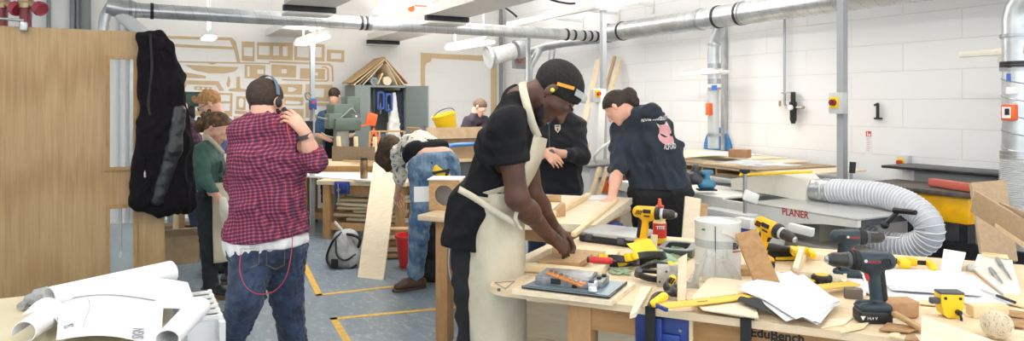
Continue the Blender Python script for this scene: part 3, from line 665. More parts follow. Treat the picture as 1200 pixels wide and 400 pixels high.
# numeral shaped black bracket, notice
t = MB(T(AR(1029, 139, AW-.02)) @ ROOM); t.box((0, 0, 0), (.04, .05, .015)); t.box((-.005, 0, .06), (.02, .016, .12)); t.box((-.005, .012, .115), (.02, .035, .014), rot=(-25, 0, 0))
t.build('wall_hook', M_black, label='small black upright bracket on the bare right wall above the notice', cat='bracket')
c = AR(1018, 167, AW-.002); t = thing('wall_notice', 'narrow red and white fire extinguisher notice on the right wall', 'sign', c-V((0, 0, .09)))
M = T(c) @ ROOM; m_ = MB(M); m_.box((0, 0, 0), (.003, .05, .19)); m_.build('notice_board', M_paper, t)
m_ = MB(M); m_.box((-.002, 0, .07), (.002, .046, .045)); m_.build('red_panel', M_red, t)
m_ = MB(M); m_.box((-.0035, .008, .07), (.002, .008, .034)); m_.box((-.0035, -.01, .062), (.002, .012, .02)); m_.build('pictogram', M_paper, t)
m_ = MB(M)
for k in range(9): m_.box((-.002, .002*(k % 2), .035-k*.013), (.002, .036-.008*(k % 3), .003))
m_.build('text_lines', mat('notice_print', '#b27a70', .6), t)

# ---------------------------------------------------------------- coat over the door corner
M_wool = mat('black_wool', '#0f0d11', .95, bump=.5, bscale=160, color2='#161318', nscale=60, spec=.2); M_leather = mat('black_leather', '#15181b', .36, color2='#1f2327', nscale=8, bump=.5, bscale=35)
t = thing('wool_coat', 'black wool coat with leather sleeves hung over the corner of the oak door', 'coat', room(dr-.02, DB-.1, onB(190, 260, DB).z))
def K(u, v, o=-.06): q = onB(u, v, DB+o); return room(q.x, DB+o, q.z)
pr = [cone(K(168, 44), K(170, 110), .03, .045, .03), cone(K(166, 42, -.03), K(186, 42, -.0), .03, .033, .02), cone(K(186, 43, 0), K(195, 52, 0), .033, .035, .02), cone(K(180, 52), K(178, 150), .05, .07, .05), cone(K(194, 56, .02), K(200, 90, .03), .045, .06, .04), cone(K(186, 60, .0), K(190, 130, 0), .06, .07, .04),
      cone(K(203, 90, .03), K(212, 170, .03), .06, .07, .05), cone(K(212, 170, .02), K(217, 238, .02), .06, .07, .05), cone(K(176, 150), K(163, 236), .07, .06, .05), cone(K(190, 100), K(190, 240), .06, .08, .06), cone(K(205, 100, -.05), K(206, 235, -.05), .05, .06, .05)]
cz = K(180, 254).z
me = field_mesh('coat_body', pr, .011, planes=[(V((0, 0, cz)), (.06, 0, -1))], disp=folds(.007, 22, 3, .10)); link('coat_body', me, M_wool, t, smooth=180)
pr = [cone(K(208, 130, -.07), K(203, 175, -.11), .048, .05, .02), cone(K(203, 175, -.11), K(185, 236, -.115), .05, .038, .02)]
me = field_mesh('leather_sleeve', pr, .007, disp=folds(.0035, 34, 5, .5), planes=[(K(186, 241, -.1), K(186, 241)-K(200, 170))]); link('leather_sleeve', me, M_leather, t, smooth=180, label='shiny leather sleeve')
m_ = MB(); m_.tube(spline([K(176, 40, -.11), K(178, 80, -.125), K(174, 120, -.125), K(176, 135, -.13)], 5), .008, 8); m_.build('collar_edge', mat('black_wool_rib', '#2a262c', .95), t)
m_ = MB(); m_.box(K(170, 205, -.13), (.01, .006, .03)); m_.tube([K(170, 200, -.13), K(171, 208, -.132)], .004, 6); m_.build('zip_pull', M_chrome, t)

# ---------------------------------------------------------------- left foreground table and rolled drawings
tz = .88
t = thing('drawing_table', 'cream topped table in the left foreground under the rolled drawings', 'table', G(60, 390, 0)*1)
def LT(u, v, z=tz): return G(u, v, z)
a, b, c, e = LT(-60, 352), LT(232, 338), LT(232, 345), LT(-60, 350)
far = onB(0, 350, DB-.14)
m_ = MB(ROOM); m_.bx(-1.7, 1.25, tz-.03, .12, 2.74, tz, bev=.004); m_.build('table_top', mat('cream_laminate', '#e4dcc0', .4, color2='#dcd2b2', nscale=5), t)
for a_, b_ in ((-1.6, 1.35), (-1.6, 2.64), (.02, 1.35), (.02, 2.64)):
    m_ = MB(ROOM); m_.bx(a_-.02, b_-.02, 0, a_+.02, b_+.02, tz-.03); m_.build('leg', M_whitegloss, t)
def sheet(name, corners, lab, n=14, amp=.0, m=M_paper, th=.0012, grp=None, curl=0, cat='paper', parent=None, wave=0):
    A, B, C_, D = [V(x) for x in corners]
    def fn(s, t):
        p = (A*(1-s)+B*s)*(1-t)+(D*(1-s)+C_*s)*t
        return p+V((0, 0, amp*math.sin(s*5+1)*math.sin(t*4)+wave*math.sin(s*PI)+curl*(max(0, s-.7)/.3)**2))
    mb = MB(); mb.surf(fn, n, n, th); return mb.build(name, m, parent, label=lab, cat=cat if not parent else None, group=grp, smooth=60)
def at(u, v, d): return P(u, v, d)
# rolled sheet at the back: a long loose roll
def roll(p0, p1, r0, r1, turns, lab, flat=None, m=M_paper):
    p0, p1 = V(p0), V(p1); ax = (p1-p0).normalized(); side = ax.cross(V((0, 0, 1))).normalized(); up = side.cross(ax)
    def fn(s, t):
        ang = t*turns*2*PI-PI/2; r = (r0*(1-s)+r1*s)*(1+.10*t*turns); return p0.lerp(p1, s)+side*math.cos(ang)*r+up*(math.sin(ang)*r*(flat or .8))
    mb = MB(); mb.surf(fn, 12, int(34*turns), .0015); return mb.build('rolled_drawing', m, label=lab, cat='drawing', group=None, smooth=70)
roll(G(58, 350, tz+.06), G(200, 319, tz+.065), .036, .04, 1.5, 'long rolled white drawing behind the pile, rising to the right')
roll(G(196, 398, tz+.04), G(232, 360, tz+.045), .026, .03, 1.6, 'tight roll of white paper at the right edge of the drawing pile')
t = thing('drawing_sheets', 'large folded white drawing with pencil lines and sideways lettering on the left table pile', 'drawing', G(120, 380, tz))
S4 = [G(66, 399, tz+.03), G(188, 408, tz+.03), G(193, 337, tz+.05), G(72, 338, tz+.05)]
sheet('sheet', S4, None, amp=.006, parent=t, wave=.02)
S5 = [G(120, 372, tz+.02), G(233, 364, tz+.035), G(220, 332, tz+.05), G(75, 334, tz+.045)]
sheet('sheet', S5, None, amp=.008, parent=t, wave=.015)
def onS(s, t_, up=.004):
    A, B, C_, D = S4; p = (A*(1-s)+B*s)*(1-t_)+(D*(1-s)+C_*s)*t_
    return p+V((0, 0, .006*math.sin(s*5+1)*math.sin(t_*4)+.02*math.sin(s*PI)+up))
for k in (0, .012): 
    m_ = MB(); m_.tube([onS(.12+i*.8/14, .67+k+.01*i/14) for i in range(15)], .0011, 4); m_.build('pencil_line', M_pencil, t)
m_ = MB(); m_.tube([onS(.28+.02*math.sin(i*.5), .6-i*.05) for i in range(11)], .0009, 4); m_.build('pencil_line', M_pencil, t)
M_ink = mat('grey_ink', '#7c7f8c', .7)
for s_, tx in ((.16, '.SI'), (.84, 'SIGN')):
    o_ = onS(s_, .12 if s_ < .5 else .02, .006); X = (onS(s_, .3)-onS(s_, .1)).normalized(); Y = (onS(s_-.05, .1)-onS(s_+.05, .1)).normalized()
    text(tx, .032 if s_ < .5 else .038, frame(X, Y, o_), M_ink, t)
roll(G(28, 390, tz+.04), G(62, 368, tz+.04), .026, .03, .8, 'curled loose white sheet at the left of the drawing pile', flat=1.0)
sheet('drawing_sheet', [G(58, 350, tz+.05), G(86, 386, tz+.01), G(76, 392, tz+.01), G(26, 366, tz+.04)], 'crumpled white sheet curving out from under the left side of the pile', amp=.012, cat='drawing', wave=.03)
t = MB(); t.tube(spline([LT(24, 360, tz+.015), LT(33, 354, tz+.02), LT(42, 350, tz+.03), LT(56, 347, tz+.03)], 4), [.012]*4+[.02]*4+[.028]*4+[.03], 10); t.build('plastic_wrap', mat('grey_wrap', '#9a9da0', .4, bump=.8, bscale=50), label='crumpled grey plastic wrapping behind the rolled drawing', cat='wrapping')
# white wire rack behind the drawings
t = thing('wire_rack', 'white ribbed rack standing right of the drawing pile beside the floor line', 'rack', P(238, 410, 3.0))
c = P(237, 341, 2.75); hgt = c.z
for i in range(6):
    m_ = MB(T(c.x, c.y, 0) @ ROOM @ T(0, -i*.07, 0)); m_.bx(-.06, -.008, .05, .02, .008, hgt); m_.bx(-.06, -.012, hgt-.02, .035, .012, hgt, bev=.003); m_.build('rack_bar', M_white, t)
m_ = MB(T(c.x, c.y, 0) @ ROOM); m_.bx(.02, -.4, 0, .04, .03, hgt-.02); m_.bx(-.08, -.4, 0, -.06, .03, hgt-.02); m_.build('rack_side', M_white, t)

# ---------------------------------------------------------------- far left corner: pedestal machine
t = thing('bandsaw', 'dark green machine head seen behind the black coat sleeve', 'machine', P(212, 262, 7.6)*1)
c = P(212, 122, 7.4)
m_ = MB(T(c.x, c.y, 0) @ ROOM); m_.box((0, 0, c.z+.05), (.34, .3, .16), bev=.02); m_.box((0, 0, c.z+.12), (.36, .32, .02), bev=.006); m_.build('machine_head', M_darkgreen, t)
m_ = MB(T(c.x, c.y, 0) @ ROOM); m_.box((.04, 0, c.z-.07), (.18, .2, .1), bev=.01); m_.ball((.1, -.02, c.z-.13), .04); m_.build('motor', M_black, t)
m_ = MB(T(c.x, c.y, 0) @ ROOM); m_.box((.15, -.12, c.z+.02), (.03, .03, .09), bev=.004); m_.build('yellow_switch', M_yellow, t)
m_ = MB(T(c.x, c.y, 0) @ ROOM); m_.cyl((-.08, 0, 0), (-.08, 0, c.z), .05); m_.box((-.05, 0, .04), (.5, .45, .08), bev=.01); m_.build('column', M_greymetal, t)
t = thing('cardboard_box', 'tall brown cardboard box on the floor behind the black boots', 'box', G(217, 308, 0)); c = G(216, 306, 0)
m_ = MB(T(c) @ ROOM); m_.prism(rr(-.2, -.15, .12, .15), 0, .32, [rr(-.19, -.14, .11, .14)]); m_.box((-.04, 0, .01), (.3, .28, .01)); m_.build('box_walls', M_card, t)
m_ = MB(T(c) @ ROOM); m_.box((-.04, -.17, .3), (.3, .01, .1), rot=(35, 0, 0)); m_.box((-.04, .17, .3), (.3, .01, .1), rot=(-35, 0, 0)); m_.build('box_flap', M_card, t)
for u, l in ((206, 'short upright offcut of pale wood leaning behind the black coat hem'), (213, 'taller upright offcut of brown wood behind the black coat hem')):
    c = G(u, 305 if u > 210 else 309, 0); m_ = MB(T(c)); m_.box((0, 0, .24), (.05, .02, .5), rot=(-6, 0, 20), bev=.002); m_.build('wood_offcut', M_pine if u < 210 else M_oak, label=l, cat='wood', group=None)
# ---------------------------------------------------------------- middle distance furniture
def bench_frame(t, M, x0, y0, x1, y1, ztop, th=.05, leg=.08, rail=.1, m=M_beech, mt=M_beechtop, low=None, pos=None):
    m_ = MB(M); m_.bx(x0, y0, ztop-th, x1, y1, ztop, bev=.006); m_.build('bench_top', mt, t)
    for lx, ly in pos or ((x0+.1, y0+.08), (x1-.1, y0+.08), (x0+.1, y1-.08), (x1-.1, y1-.08)):
        m_ = MB(M); m_.bx(lx-leg/2, ly-leg/2, 0, lx+leg/2, ly+leg/2, ztop-th, bev=.004); m_.build('leg', m, t)
    m_ = MB(M); yy0, yy1 = y0+.08, y1-.08
    m_.bx(x0+.1, yy0-.012, ztop-th-rail, x1-.1, yy0+.012, ztop-th); m_.bx(x0+.1, yy1-.012, ztop-th-rail, x1-.1, yy1+.012, ztop-th)
    m_.bx(x0+.088, yy0, ztop-th-rail, x0+.112, yy1, ztop-th); m_.bx(x1-.112, yy0, ztop-th-rail, x1-.088, yy1, ztop-th); m_.build('apron_rail', m, t)
    if low:
        m_ = MB(M); m_.bx(x0+.1, yy0-.02, low, x1-.1, yy0+.02, low+.08); m_.bx(x0+.1, yy1-.02, low, x1-.1, yy1+.02, low+.08); m_.bx(x0+.08, yy0, low, x0+.12, yy1, low+.08); m_.bx(x1-.12, yy0, low, x1-.08, yy1, low+.08); m_.build('lower_rail', m, t)
def bench_vise(t, M, label=None, s=1):
    m_ = MB(M); m_.box((0, 0, -.08*s), (.2*s, .05*s, .16*s), bev=.01); m_.box((0, -.04*s, -.05*s), (.14*s, .05*s, .08*s), bev=.01); m_.build('vise_jaw', M_blue, t, label=label)
    m_ = MB(M); m_.cyl((0, -.06*s, -.1*s), (0, -.12*s, -.1*s), .018*s); m_.cyl((0, -.11*s, -.02*s), (.01*s, -.11*s, -.26*s), .008*s, n=8); m_.build('vise_handle', M_steel, t)
# bench with planks and a vise in the left middle
hb = .655
o = G(378, 211, hb); o.z = 0; M1 = T(o.x, o.y, 0) @ Matrix.Rotation(math.radians(-12), 4, 'Z')
t = thing('workbench', 'low beech workbench with a blue vise and stacked boards on its shelf', 'workbench', o, math.radians(-12))
bench_frame(t, M1, -.05, -.05, 1.0, .5, hb, leg=.085, low=.1)
bench_vise(t, M1 @ T(.28, -.1, hb-.0), s=.85)
for i in range(8):
    rs = random.Random(i); m_ = MB(M1); m_.box((.5+rs.uniform(-.08, .08), .22+rs.uniform(-.08, .08), .19+i*.045), (.8+rs.uniform(-.2, .1), .12+.05*rs.random(), .03), rot=(0, 0, rs.uniform(-9, 9)), bev=.002)
    m_.build('stacked_board', M_pine if i % 2 else M_ply, label='board number %s from the bottom in the stack under the low beech workbench' % ['one', 'two', 'three', 'four', 'five', 'six', 'seven', 'eight'][i], cat='board', group='boards stacked under the bench')
# white board lying on it and overhanging
def slab(pts, th, m, name, lab, cat='board', z=None, grp=None, parent=None):
    pts = [V(p) for p in pts]; c = sum(pts, V())/len(pts)
    n = (pts[1]-pts[0]).cross(pts[-1]-pts[0]).normalized()
    if n.z < 0: n = -n
    k = len(pts); vs = pts+[p-n*th for p in pts]
    mb = MB(); mb.poly(vs, [list(range(k)), list(range(2*k-1, k-1, -1))]+[[i, (i+1) % k, (i+1) % k+k, i+k] for i in range(k)])
    return mb.build(name, m, parent, label=lab if not parent or lab else None, cat=cat if not parent else None, group=grp, smooth=0)
zz = hb+.022
slab([G(346, 205, zz), G(440, 212, zz), G(470, 213, zz), G(440, 194, zz), G(396, 193.5, zz)], .02, mat('white_board', '#eeebe4', .5), 'white_board', 'large white board lying on the low bench under the metal flask')
t = thing('trestle_leg', 'bent steel tube trestle leg standing under the left end of the white board', 'trestle', G(364, 249, 0))
m_ = MB(); m_.tube(spline([G(363, 247, 0)+V((0, 0, zz-.03)), G(363, 247, 0)+V((0, 0, .06)), G(366, 250, 0)+V((0, 0, .015)), G(378, 252, 0)+V((0, 0, .015))], 6), .018, 10); m_.build('tube', M_zinc, t)
def flask(c, r, h, m, lab):
    t = thing('flask', lab, 'flask', c); m_ = MB(); m_.lathe([(r*.95, 0), (r, .004), (r, h*.8), (r*.92, h*.84), (r*.9, h*.86)], c=c); m_.build('flask_body', m, t)
    m_ = MB(); m_.lathe([(r*.9, h*.86), (r*.93, h*.87), (r*.93, h*.97), (r*.8, h), (0, h)], c=c); m_.build('flask_lid', M_black if m != M_black else M_dgrey, t)
flask(G(426.5, 209.5, zz), .042, .235, mat('bronze_flask', '#8c7455', .35, .7), 'bronze metal flask standing on the white board')
flask(G(470, 212.5, hb), .05, .25, M_black, 'black lidded flask beside the bending student in the patterned top')
# sheet of plywood leaning against the bench
b0, b1 = G(419, 325, 0), G(449, 328.5, 0); t0 = P(438, 190, b0.y+1.1); t1 = P(466, 191.5, b1.y+1.1)
slab([b0, b1, t1, t0], .018, M_ply, 'plywood_sheet', 'tall pale plywood sheet leaning against the low bench beside the grey bag', 'sheet')
# higher bench behind, with MDF box
hb2 = .8
o = G(345, 190, hb2); o.z = 0; M2 = T(o.x, o.y, 0) @ ROOM @ Matrix.Rotation(math.radians(-30), 4, 'Z')
t = thing('workbench', 'long beech workbench behind the white board carrying the brown box', 'workbench', o, TH-math.radians(30))
bench_frame(t, M2, 0, 0, 1.4, .5, hb2, leg=.09, low=.1)
bench_vise(t, M2 @ T(.25, -.03, hb2-.06), s=.7)
bx0, bx1 = G(389, 189, hb2), G(439, 190.5, hb2); L_ = (bx1-bx0).length; Mb = frame(bx1-bx0, V((0, 1, 0)), bx0)
t = thing('planter_box', 'long brown board box standing on the far bench in front of the drill press', 'box', bx0)
m_ = MB(Mb); m_.bx(0, 0, 0, L_, .012, .185); m_.build('front_board', mat('brown_hardboard', '#77644c', .6, color2='#80705a', nscale=50), t, smooth=0)
m_ = MB(Mb); m_.bx(0, .2, 0, L_, .212, .16); m_.bx(0, .012, 0, .012, .2, .18); m_.bx(L_-.012, .012, 0, L_, .2, .18); m_.bx(.012, .012, 0, L_-.012, .2, .012); m_.build('box_sides', M_pine, t, smooth=0)
for i, x in enumerate((.0, .24, .5)):
    m_ = MB(Mb); m_.box((x+.03, .11, .15), (.045, .03, .3), rot=(3, 2*i-2, 0), bev=.002); m_.build('wood_offcut', M_pine, label='pale upright stick in the brown box, %s' % ['at its left end', 'left of its middle', 'right of its middle'][i], cat='wood', group='sticks standing in the brown box')
m_ = MB(Mb); m_.box((.43, -.03, .01), (.5, .06, .02), bev=.003); m_.build('wood_offcut', M_oak, label='long wooden strip lying in front of the brown box', cat='wood')
# easel-like wooden frame (orange brown) by the cupboard
t = MB(); p = G(447, 189, hb2)
q = [P(432, 189, 8.6), P(434, 154, 8.65), P(474, 154, 8.65), P(472, 189, 8.6)]
t.beam(q[0], q[1], .02, .02); t.beam(q[1], q[2], .02, .02); t.beam(q[2], q[3], .02, .02); t.beam(P(445, 154, 8.65), P(443, 189, 8.6), .02, .02); t.build('easel', M_oak, label='thin orange wooden frame standing on the bench in front of the open cupboard', cat='frame')
# drill press
t = thing('drill_press', 'grey green pedestal drill press with red guard handle', 'drill press', P(400, 122, 8.4)*1); c = P(400, 122, 9.2); M = T(c.x, c.y, 0) @ ROOM
MW[t.name] = T(c.x, c.y, 0) @ Matrix.Rotation(TH, 4, 'Z'); t.matrix_world = MW[t.name]
zc = c.z
m_ = MB(M); m_.box((-.02, 0, zc-.12), (.26, .4, .24), bev=.02); m_.box((.12, -.02, zc-.06), (.18, .3, .32), bev=.02); m_.box((.02, -.2, zc-.26), (.34, .14, .16), bev=.02); m_.box((-.13, -.1, zc-.22), (.18, .24, .2), bev=.02); m_.build('drill_head', M_greygreen, t)
m_ = MB(M); m_.box((.13, -.19, zc-.2), (.1, .03, .15), bev=.006); m_.build('switch_panel', mat('machine_panel', '#5a625e', .5), t)
m_ = MB(M)
for k in (-.03, .02): m_.lathe([(0, 0), (.014, 0), (.014, .02), (0, .02)], c=(.13+k*.3, -.205, zc-.18+k), axis=(0, -1, 0))
m_.build('knob', M_paper, t)
m_ = MB(M); m_.cyl((-.06, 0, 0), (-.06, 0, zc-.1), .045); m_.build('column', M_greymetal, t)
m_ = MB(M); m_.bx(-.12, -.24, zc-.72, -.0, -.12, zc-.26); m_.build('spindle_guard', mat('machine_grey', '#7f8178', .5), t)
m_ = MB(M); m_.cyl((.02, -.2, zc-.35), (.02, -.2, zc-.62), .025); m_.build('spindle', M_steel, t)
m_ = MB(M); m_.box((-.02, -.1, zc-.95), (.45, .45, .05), bev=.01); m_.box((-.02, -.05, .03), (.5, .5, .06), bev=.01); m_.build('table_and_base', M_greygreen, t)
m_ = MB(M); m_.box((.34, -.22, zc-.2), (.14, .02, .16), rot=(0, 14, 0), bev=.01); m_.beam((.1, -.22, zc-.3), (.34, -.24, zc-.26), .03, .02); m_.build('red_guard', M_orange, t)
m_ = MB(M); m_.prism([(.28, -.02), (.45, .0), (.36, .2)], 0, .02, [[(.31, .01), (.41, .02), (.36, .13)]], M=T(0, -.24, zc-.5) @ Matrix.Rotation(PI/2, 4, 'X')); m_.build('warning_triangle', M_orange, t)
m_ = MB(M); m_.tube(spline([(-.32, -.05, zc-.17), (-.2, -.15, zc-.2), (-.1, -.22, zc-.2), (.0, -.22, zc-.12), (.08, -.2, zc-.06), (.13, -.2, zc-.12)], 6), .012, 8); m_.build('cable', mat('grey_cable', '#7d7f7c', .5), t)
# blue isolator on the post
c = P(366.5, 122, 8.0); t = thing('isolator_switch', 'small blue isolator box on the slim post left of the drill press', 'switch', P(367, 128, 8.0))
m_ = MB(T(c) @ ROOM); m_.box((0, 0, 0), (.08, .06, .13), bev=.006); m_.build('switch_housing', mat('isolator_blue', '#34508c', .45), t)
m_ = MB(T(c) @ ROOM); m_.box((0, -.035, .02), (.03, .01, .03)); m_.build('rotary_knob', M_red, t)
m_ = MB(); m_.tube(spline([P(365, 118, 7.97), P(359, 115, 7.95), P(358, 110, 7.95), P(362, 108, 7.97)], 5)+spline([P(362, 108, 7.97), P(365, 112, 7.98)], 3), .01, 8); m_.build('cable', mat('grey_cable', '#7d7f7c', .5), t); m_ = MB(); m_.tube(spline([P(367, 127, 7.97), P(366, 138, 7.97), P(363, 142, 7.97)], 5), .01, 8); m_.build('cable', mat('grey_cable', '#7d7f7c', .5), t)
m_ = MB(T(P(362, 150, 8.0)) @ ROOM); m_.box((0, 0, 0), (.08, .06, .16)); m_.build('wall_box', M_black, label='small black box with a yellow edge low on the slim steel post', cat='box')
# metal cupboard with tools and wooden roof
cb = 9.45
def CQ(u, v, b=cb): q = onB(u, v, b); return q
cx0, cx1 = CQ(432, 150).x-.02, CQ(477, 150).x; ctop = CQ(455, 100).z; cm = CQ(417, 150).x
t = thing('metal_cupboard', 'grey green metal tool cupboard with its door open', 'cupboard', room((cx0+cx1)/2, cb, 0), TH)
cl = CQ(416, 120).x; cr = cx1
m_ = MB(ROOM); yb = cb+.5
m_.bx(cl, cb, .08, cl+.02, yb, ctop); m_.bx(cr-.02, cb, .08, cr, yb, ctop); m_.bx(cl, yb-.02, .08, cr, yb, ctop); m_.bx(cl, cb, ctop-.03, cr, yb, ctop); m_.bx(cl, cb, 0, cr, yb, .1)
m_.bx(cl, cb-.005, .08, CQ(434, 120).x, cb+.015, ctop); m_.build('cupboard_body', M_greymetal, t, smooth=0)
m_ = MB(ROOM); m_.bx(cl+.02, cb+.03, .9, cr-.02, yb-.02, .92); m_.build('shelf', M_greymetal, t, smooth=0)
M = ROOM @ T(cr, cb, 0) @ Matrix.Rotation(math.radians(-62), 4, 'Z'); m_ = MB(M); m_.bx(0, -.02, .1, .4, 0, ctop-.01); m_.bx(.05, -.01, .3, .35, .012, ctop-.1); m_.build('cupboard_door', M_greymetal, t, smooth=0)
m_ = MB(M); m_.bx(.33, -.04, 1.05, .36, -.02, 1.2); m_.build('door_handle', M_steel, t)
# roof of stacked boards with rolls under it
ap = CQ(450, 67); lf, rt = CQ(412, 97), CQ(478, 98)
for k in range(4):
    for sgn, lab in ((0, 'left'), (1, 'right')):
        e = lf if sgn == 0 else rt; o_ = -.03*k
        m_ = MB(ROOM); m_.beam((ap.x+(0 if sgn else .02), cb+.25-.02*k, ap.z+o_), (e.x+(.05*k if sgn == 0 else -.05*k), cb+.25, e.z+o_+.0), .5-.04*k, .014, bev=.002)
        m_.build('roof_board', M_ply if k % 2 else M_oak, label='sloping board %s on the %s side of the little roof on the cupboard' % (['topmost', 'second from the top', 'third from the top', 'lowest'][k], lab), cat='board', group='roof boards on the cupboard')
for u, v, r, lab, m__ in ((439, 92.5, .055, 'grey cardboard roll lying under the roof boards', M_grey), (454.5, 92.5, .062, 'pale round wood disc under the roof boards', M_ply)):
    q = CQ(u, v); m_ = MB(ROOM); m_.lathe([(r*.45, 0), (r, 0), (r, .4), (r*.45, .4), (r*.45, 0)] if r < .06 else [(0, -.0), (r, 0), (r, .1), (0, .1)], c=(q.x, cb+.02, ctop+r), axis=(0, 1, 0)); m_.build('cardboard_roll', m__, label=lab, cat='roll')
m_ = MB(ROOM); q = CQ(447, 93); m_.box((q.x, cb+.2, ctop+.09), (.02, .3, .18), rot=(0, 25, 0)); m_.build('wood_offcut', M_pine, label='angled stick between the roll and the disc under the roof boards', cat='wood')
# tools hanging in the cupboard
def gclamp(u, v, lab):
    q = CQ(u, v, cb+.1); w_, h_ = .11, .26; t = thing('g_clamp', lab, 'clamp', room(q.x, q.y, q.z-h_/2), TH, 'blue clamps in the cupboard')
    m_ = MB(ROOM @ T(q.x, q.y, q.z) @ Matrix.Rotation(PI/2, 4, 'X')); m_.prism(rr(-w_/2, -h_/2, w_/2, h_/2, .035), -.015, .015, [rr(-w_/2+.026, -h_/2+.03, w_/2-.026, h_/2-.03, .02)]); m_.build('clamp_frame', mat('clamp_blue', '#2d4f9c', .4), t)
    m_ = MB(ROOM @ T(q.x, q.y, q.z)); m_.cyl((0, 0, -h_/2-.06), (0, 0, -h_/2+.1), .01, n=8); m_.build('clamp_screw', M_steel, t)
gclamp(446, 118, 'blue clamp hanging in the cupboard, left one of the two'); gclamp(455.5, 120, 'blue clamp hanging in the cupboard, right one of the two')
q = CQ(462, 145, cb+.12)
pr = [cone(room(q.x, q.y, q.z+.42), room(q.x-.08, q.y, q.z-.35), .02, .075, .03), cone(room(q.x, q.y, q.z+.42), room(q.x+.06, q.y, q.z-.35), .02, .075, .03)]
link('hanging_apron', field_mesh('hanging_apron', pr, .014, disp=folds(.01, 50, 2, .1)), mat('white_cotton', '#e3e2de', .85), label='white apron hanging in the open cupboard', cat='apron', smooth=180)
q = CQ(470, 135, cb+.14); pr = [cone(room(q.x, q.y, q.z+.35), room(q.x+.01, q.y, q.z-.3), .04, .08, .03), cone(room(q.x-.06, q.y, q.z+.3), room(q.x-.02, q.y, q.z), .04, .05, .03)]
link('hanging_overall', field_mesh('hanging_overall', pr, .016, disp=folds(.012, 40, 4, .2)), mat('navy_cotton', '#20263a', .85), label='dark navy overalls hanging behind the white apron in the cupboard', cat='overalls', smooth=180)
m_ = MB(ROOM); q = CQ(438, 120, cb+.1); m_.cyl((q.x, q.y, q.z-.5), (q.x, q.y, q.z+.25), .012, n=8); m_.box((q.x, q.y, q.z-.55), (.05, .03, .12), bev=.006); m_.build('hand_saw_pole', M_dgrey, label='thin dark tool hanging at the left inside the cupboard', cat='tool')
m_ = MB(ROOM); q = CQ(445, 160, cb+.2); m_.box((q.x, q.y, 1.0), (.18, .1, .16), bev=.008); m_.build('tool_case', mat('tool_blue', '#3c5c88', .5), label='small blue case on the cupboard shelf', cat='case')
# cabinet contents under the bench level and things right of the cupboard
def crate(u, v, d, size, lab, m, name='storage_box', rot=28.8, tilt=0, open_=True, cat='box'):
    c = P(u, v, d); sx, sy, sz = size; t = thing(name, lab, cat, c, math.radians(rot)); M = T(c) @ Matrix.Rotation(math.radians(rot), 4, 'Z') @ Matrix.Rotation(math.radians(tilt), 4, 'Y')
    m_ = MB(M); m_.prism(rr(-sx/2, -sy/2, sx/2, sy/2, .01), 0, sz, [rr(-sx/2+.012, -sy/2+.012, sx/2-.012, sy/2-.012, .005)]); m_.bx(-sx/2+.006, -sy/2+.006, 0, sx/2-.006, sy/2-.006, .01); m_.build('box_walls', m, t)
    return t, M
t = thing('machine_cabinet', 'low dark bench of machines and boxes behind the bending student', 'cabinet', P(528, 262, 8.2)*1); c = P(530, 122, 8.2)
M = T(c.x, c.y, 0) @ ROOM
m_ = MB(M); m_.box((.1, 0, .42), (.95, .5, .84), bev=.01); m_.build('cabinet_body', M_dgrey, t)
m_ = MB(M); m_.bx(-.4, -.27, .84, .6, .27, .87); m_.build('cabinet_top', M_pine, t)
m_ = MB(M); m_.tube(spline([(-.2, -.34, .86), (-.2, -.34, 1.0), (-.1, -.34, 1.04), (.4, -.34, 1.04)], 5), .022, 10); m_.build('blue_rail', mat('rail_blue', '#4b86d0', .4), t)
m_ = MB(M); m_.box((.3, -.33, .82), (.2, .06, .12), bev=.01); m_.box((-.25, -.33, .7), (.3, .05, .2), bev=.02); m_.build('control_panel', M_greygreen, t)
zb = .87
t = thing('cardboard_box', 'open cardboard box under the yellow bucket', 'box', c); M = T(c.x, c.y, zb) @ ROOM
MW[t.name] = T(c.x, c.y, zb); t.matrix_world = MW[t.name]
m_ = MB(M); m_.prism(rr(-.4, -.2, .3, .2), 0, .28, [rr(-.39, -.19, .29, .19)]); m_.bx(-.39, -.19, 0, .29, .19, .01); m_.build('box_walls', M_card, t, smooth=0)
m_ = MB(M); m_.box((-.06, -.23, .3), (.7, .008, .14), rot=(-25, 0, 0)); m_.box((-.45, 0, .33), (.1, .4, .008), rot=(0, 40, 0)); m_.build('box_flap', M_card, t, smooth=0)
t = thing('bucket', 'tilted yellow plastic bucket resting in the cardboard box', 'bucket', c); MW[t.name] = T(c.x, c.y, zb+.2); t.matrix_world = MW[t.name]
M = T(c.x-.04, c.y-.02, zb+.28) @ ROOM @ euler(0, -16, 0) @ Matrix.Scale(.8, 4)
m_ = MB(M); m_.lathe([(0, 0), (.13, 0), (.135, .01), (.175, .28), (.182, .285), (.182, .3), (.17, .3), (.165, .28), (.125, .02), (0, .02)], n=30); m_.build('bucket_body', M_yellow, t)
m_ = MB(M); m_.tube([(0.17*math.cos(a), -.02-.1*math.sin(a)*.6, .29+.09*math.sin(a)) for a in np.linspace(0, PI, 12)], .006, 8); m_.build('bucket_handle', M_black, t)
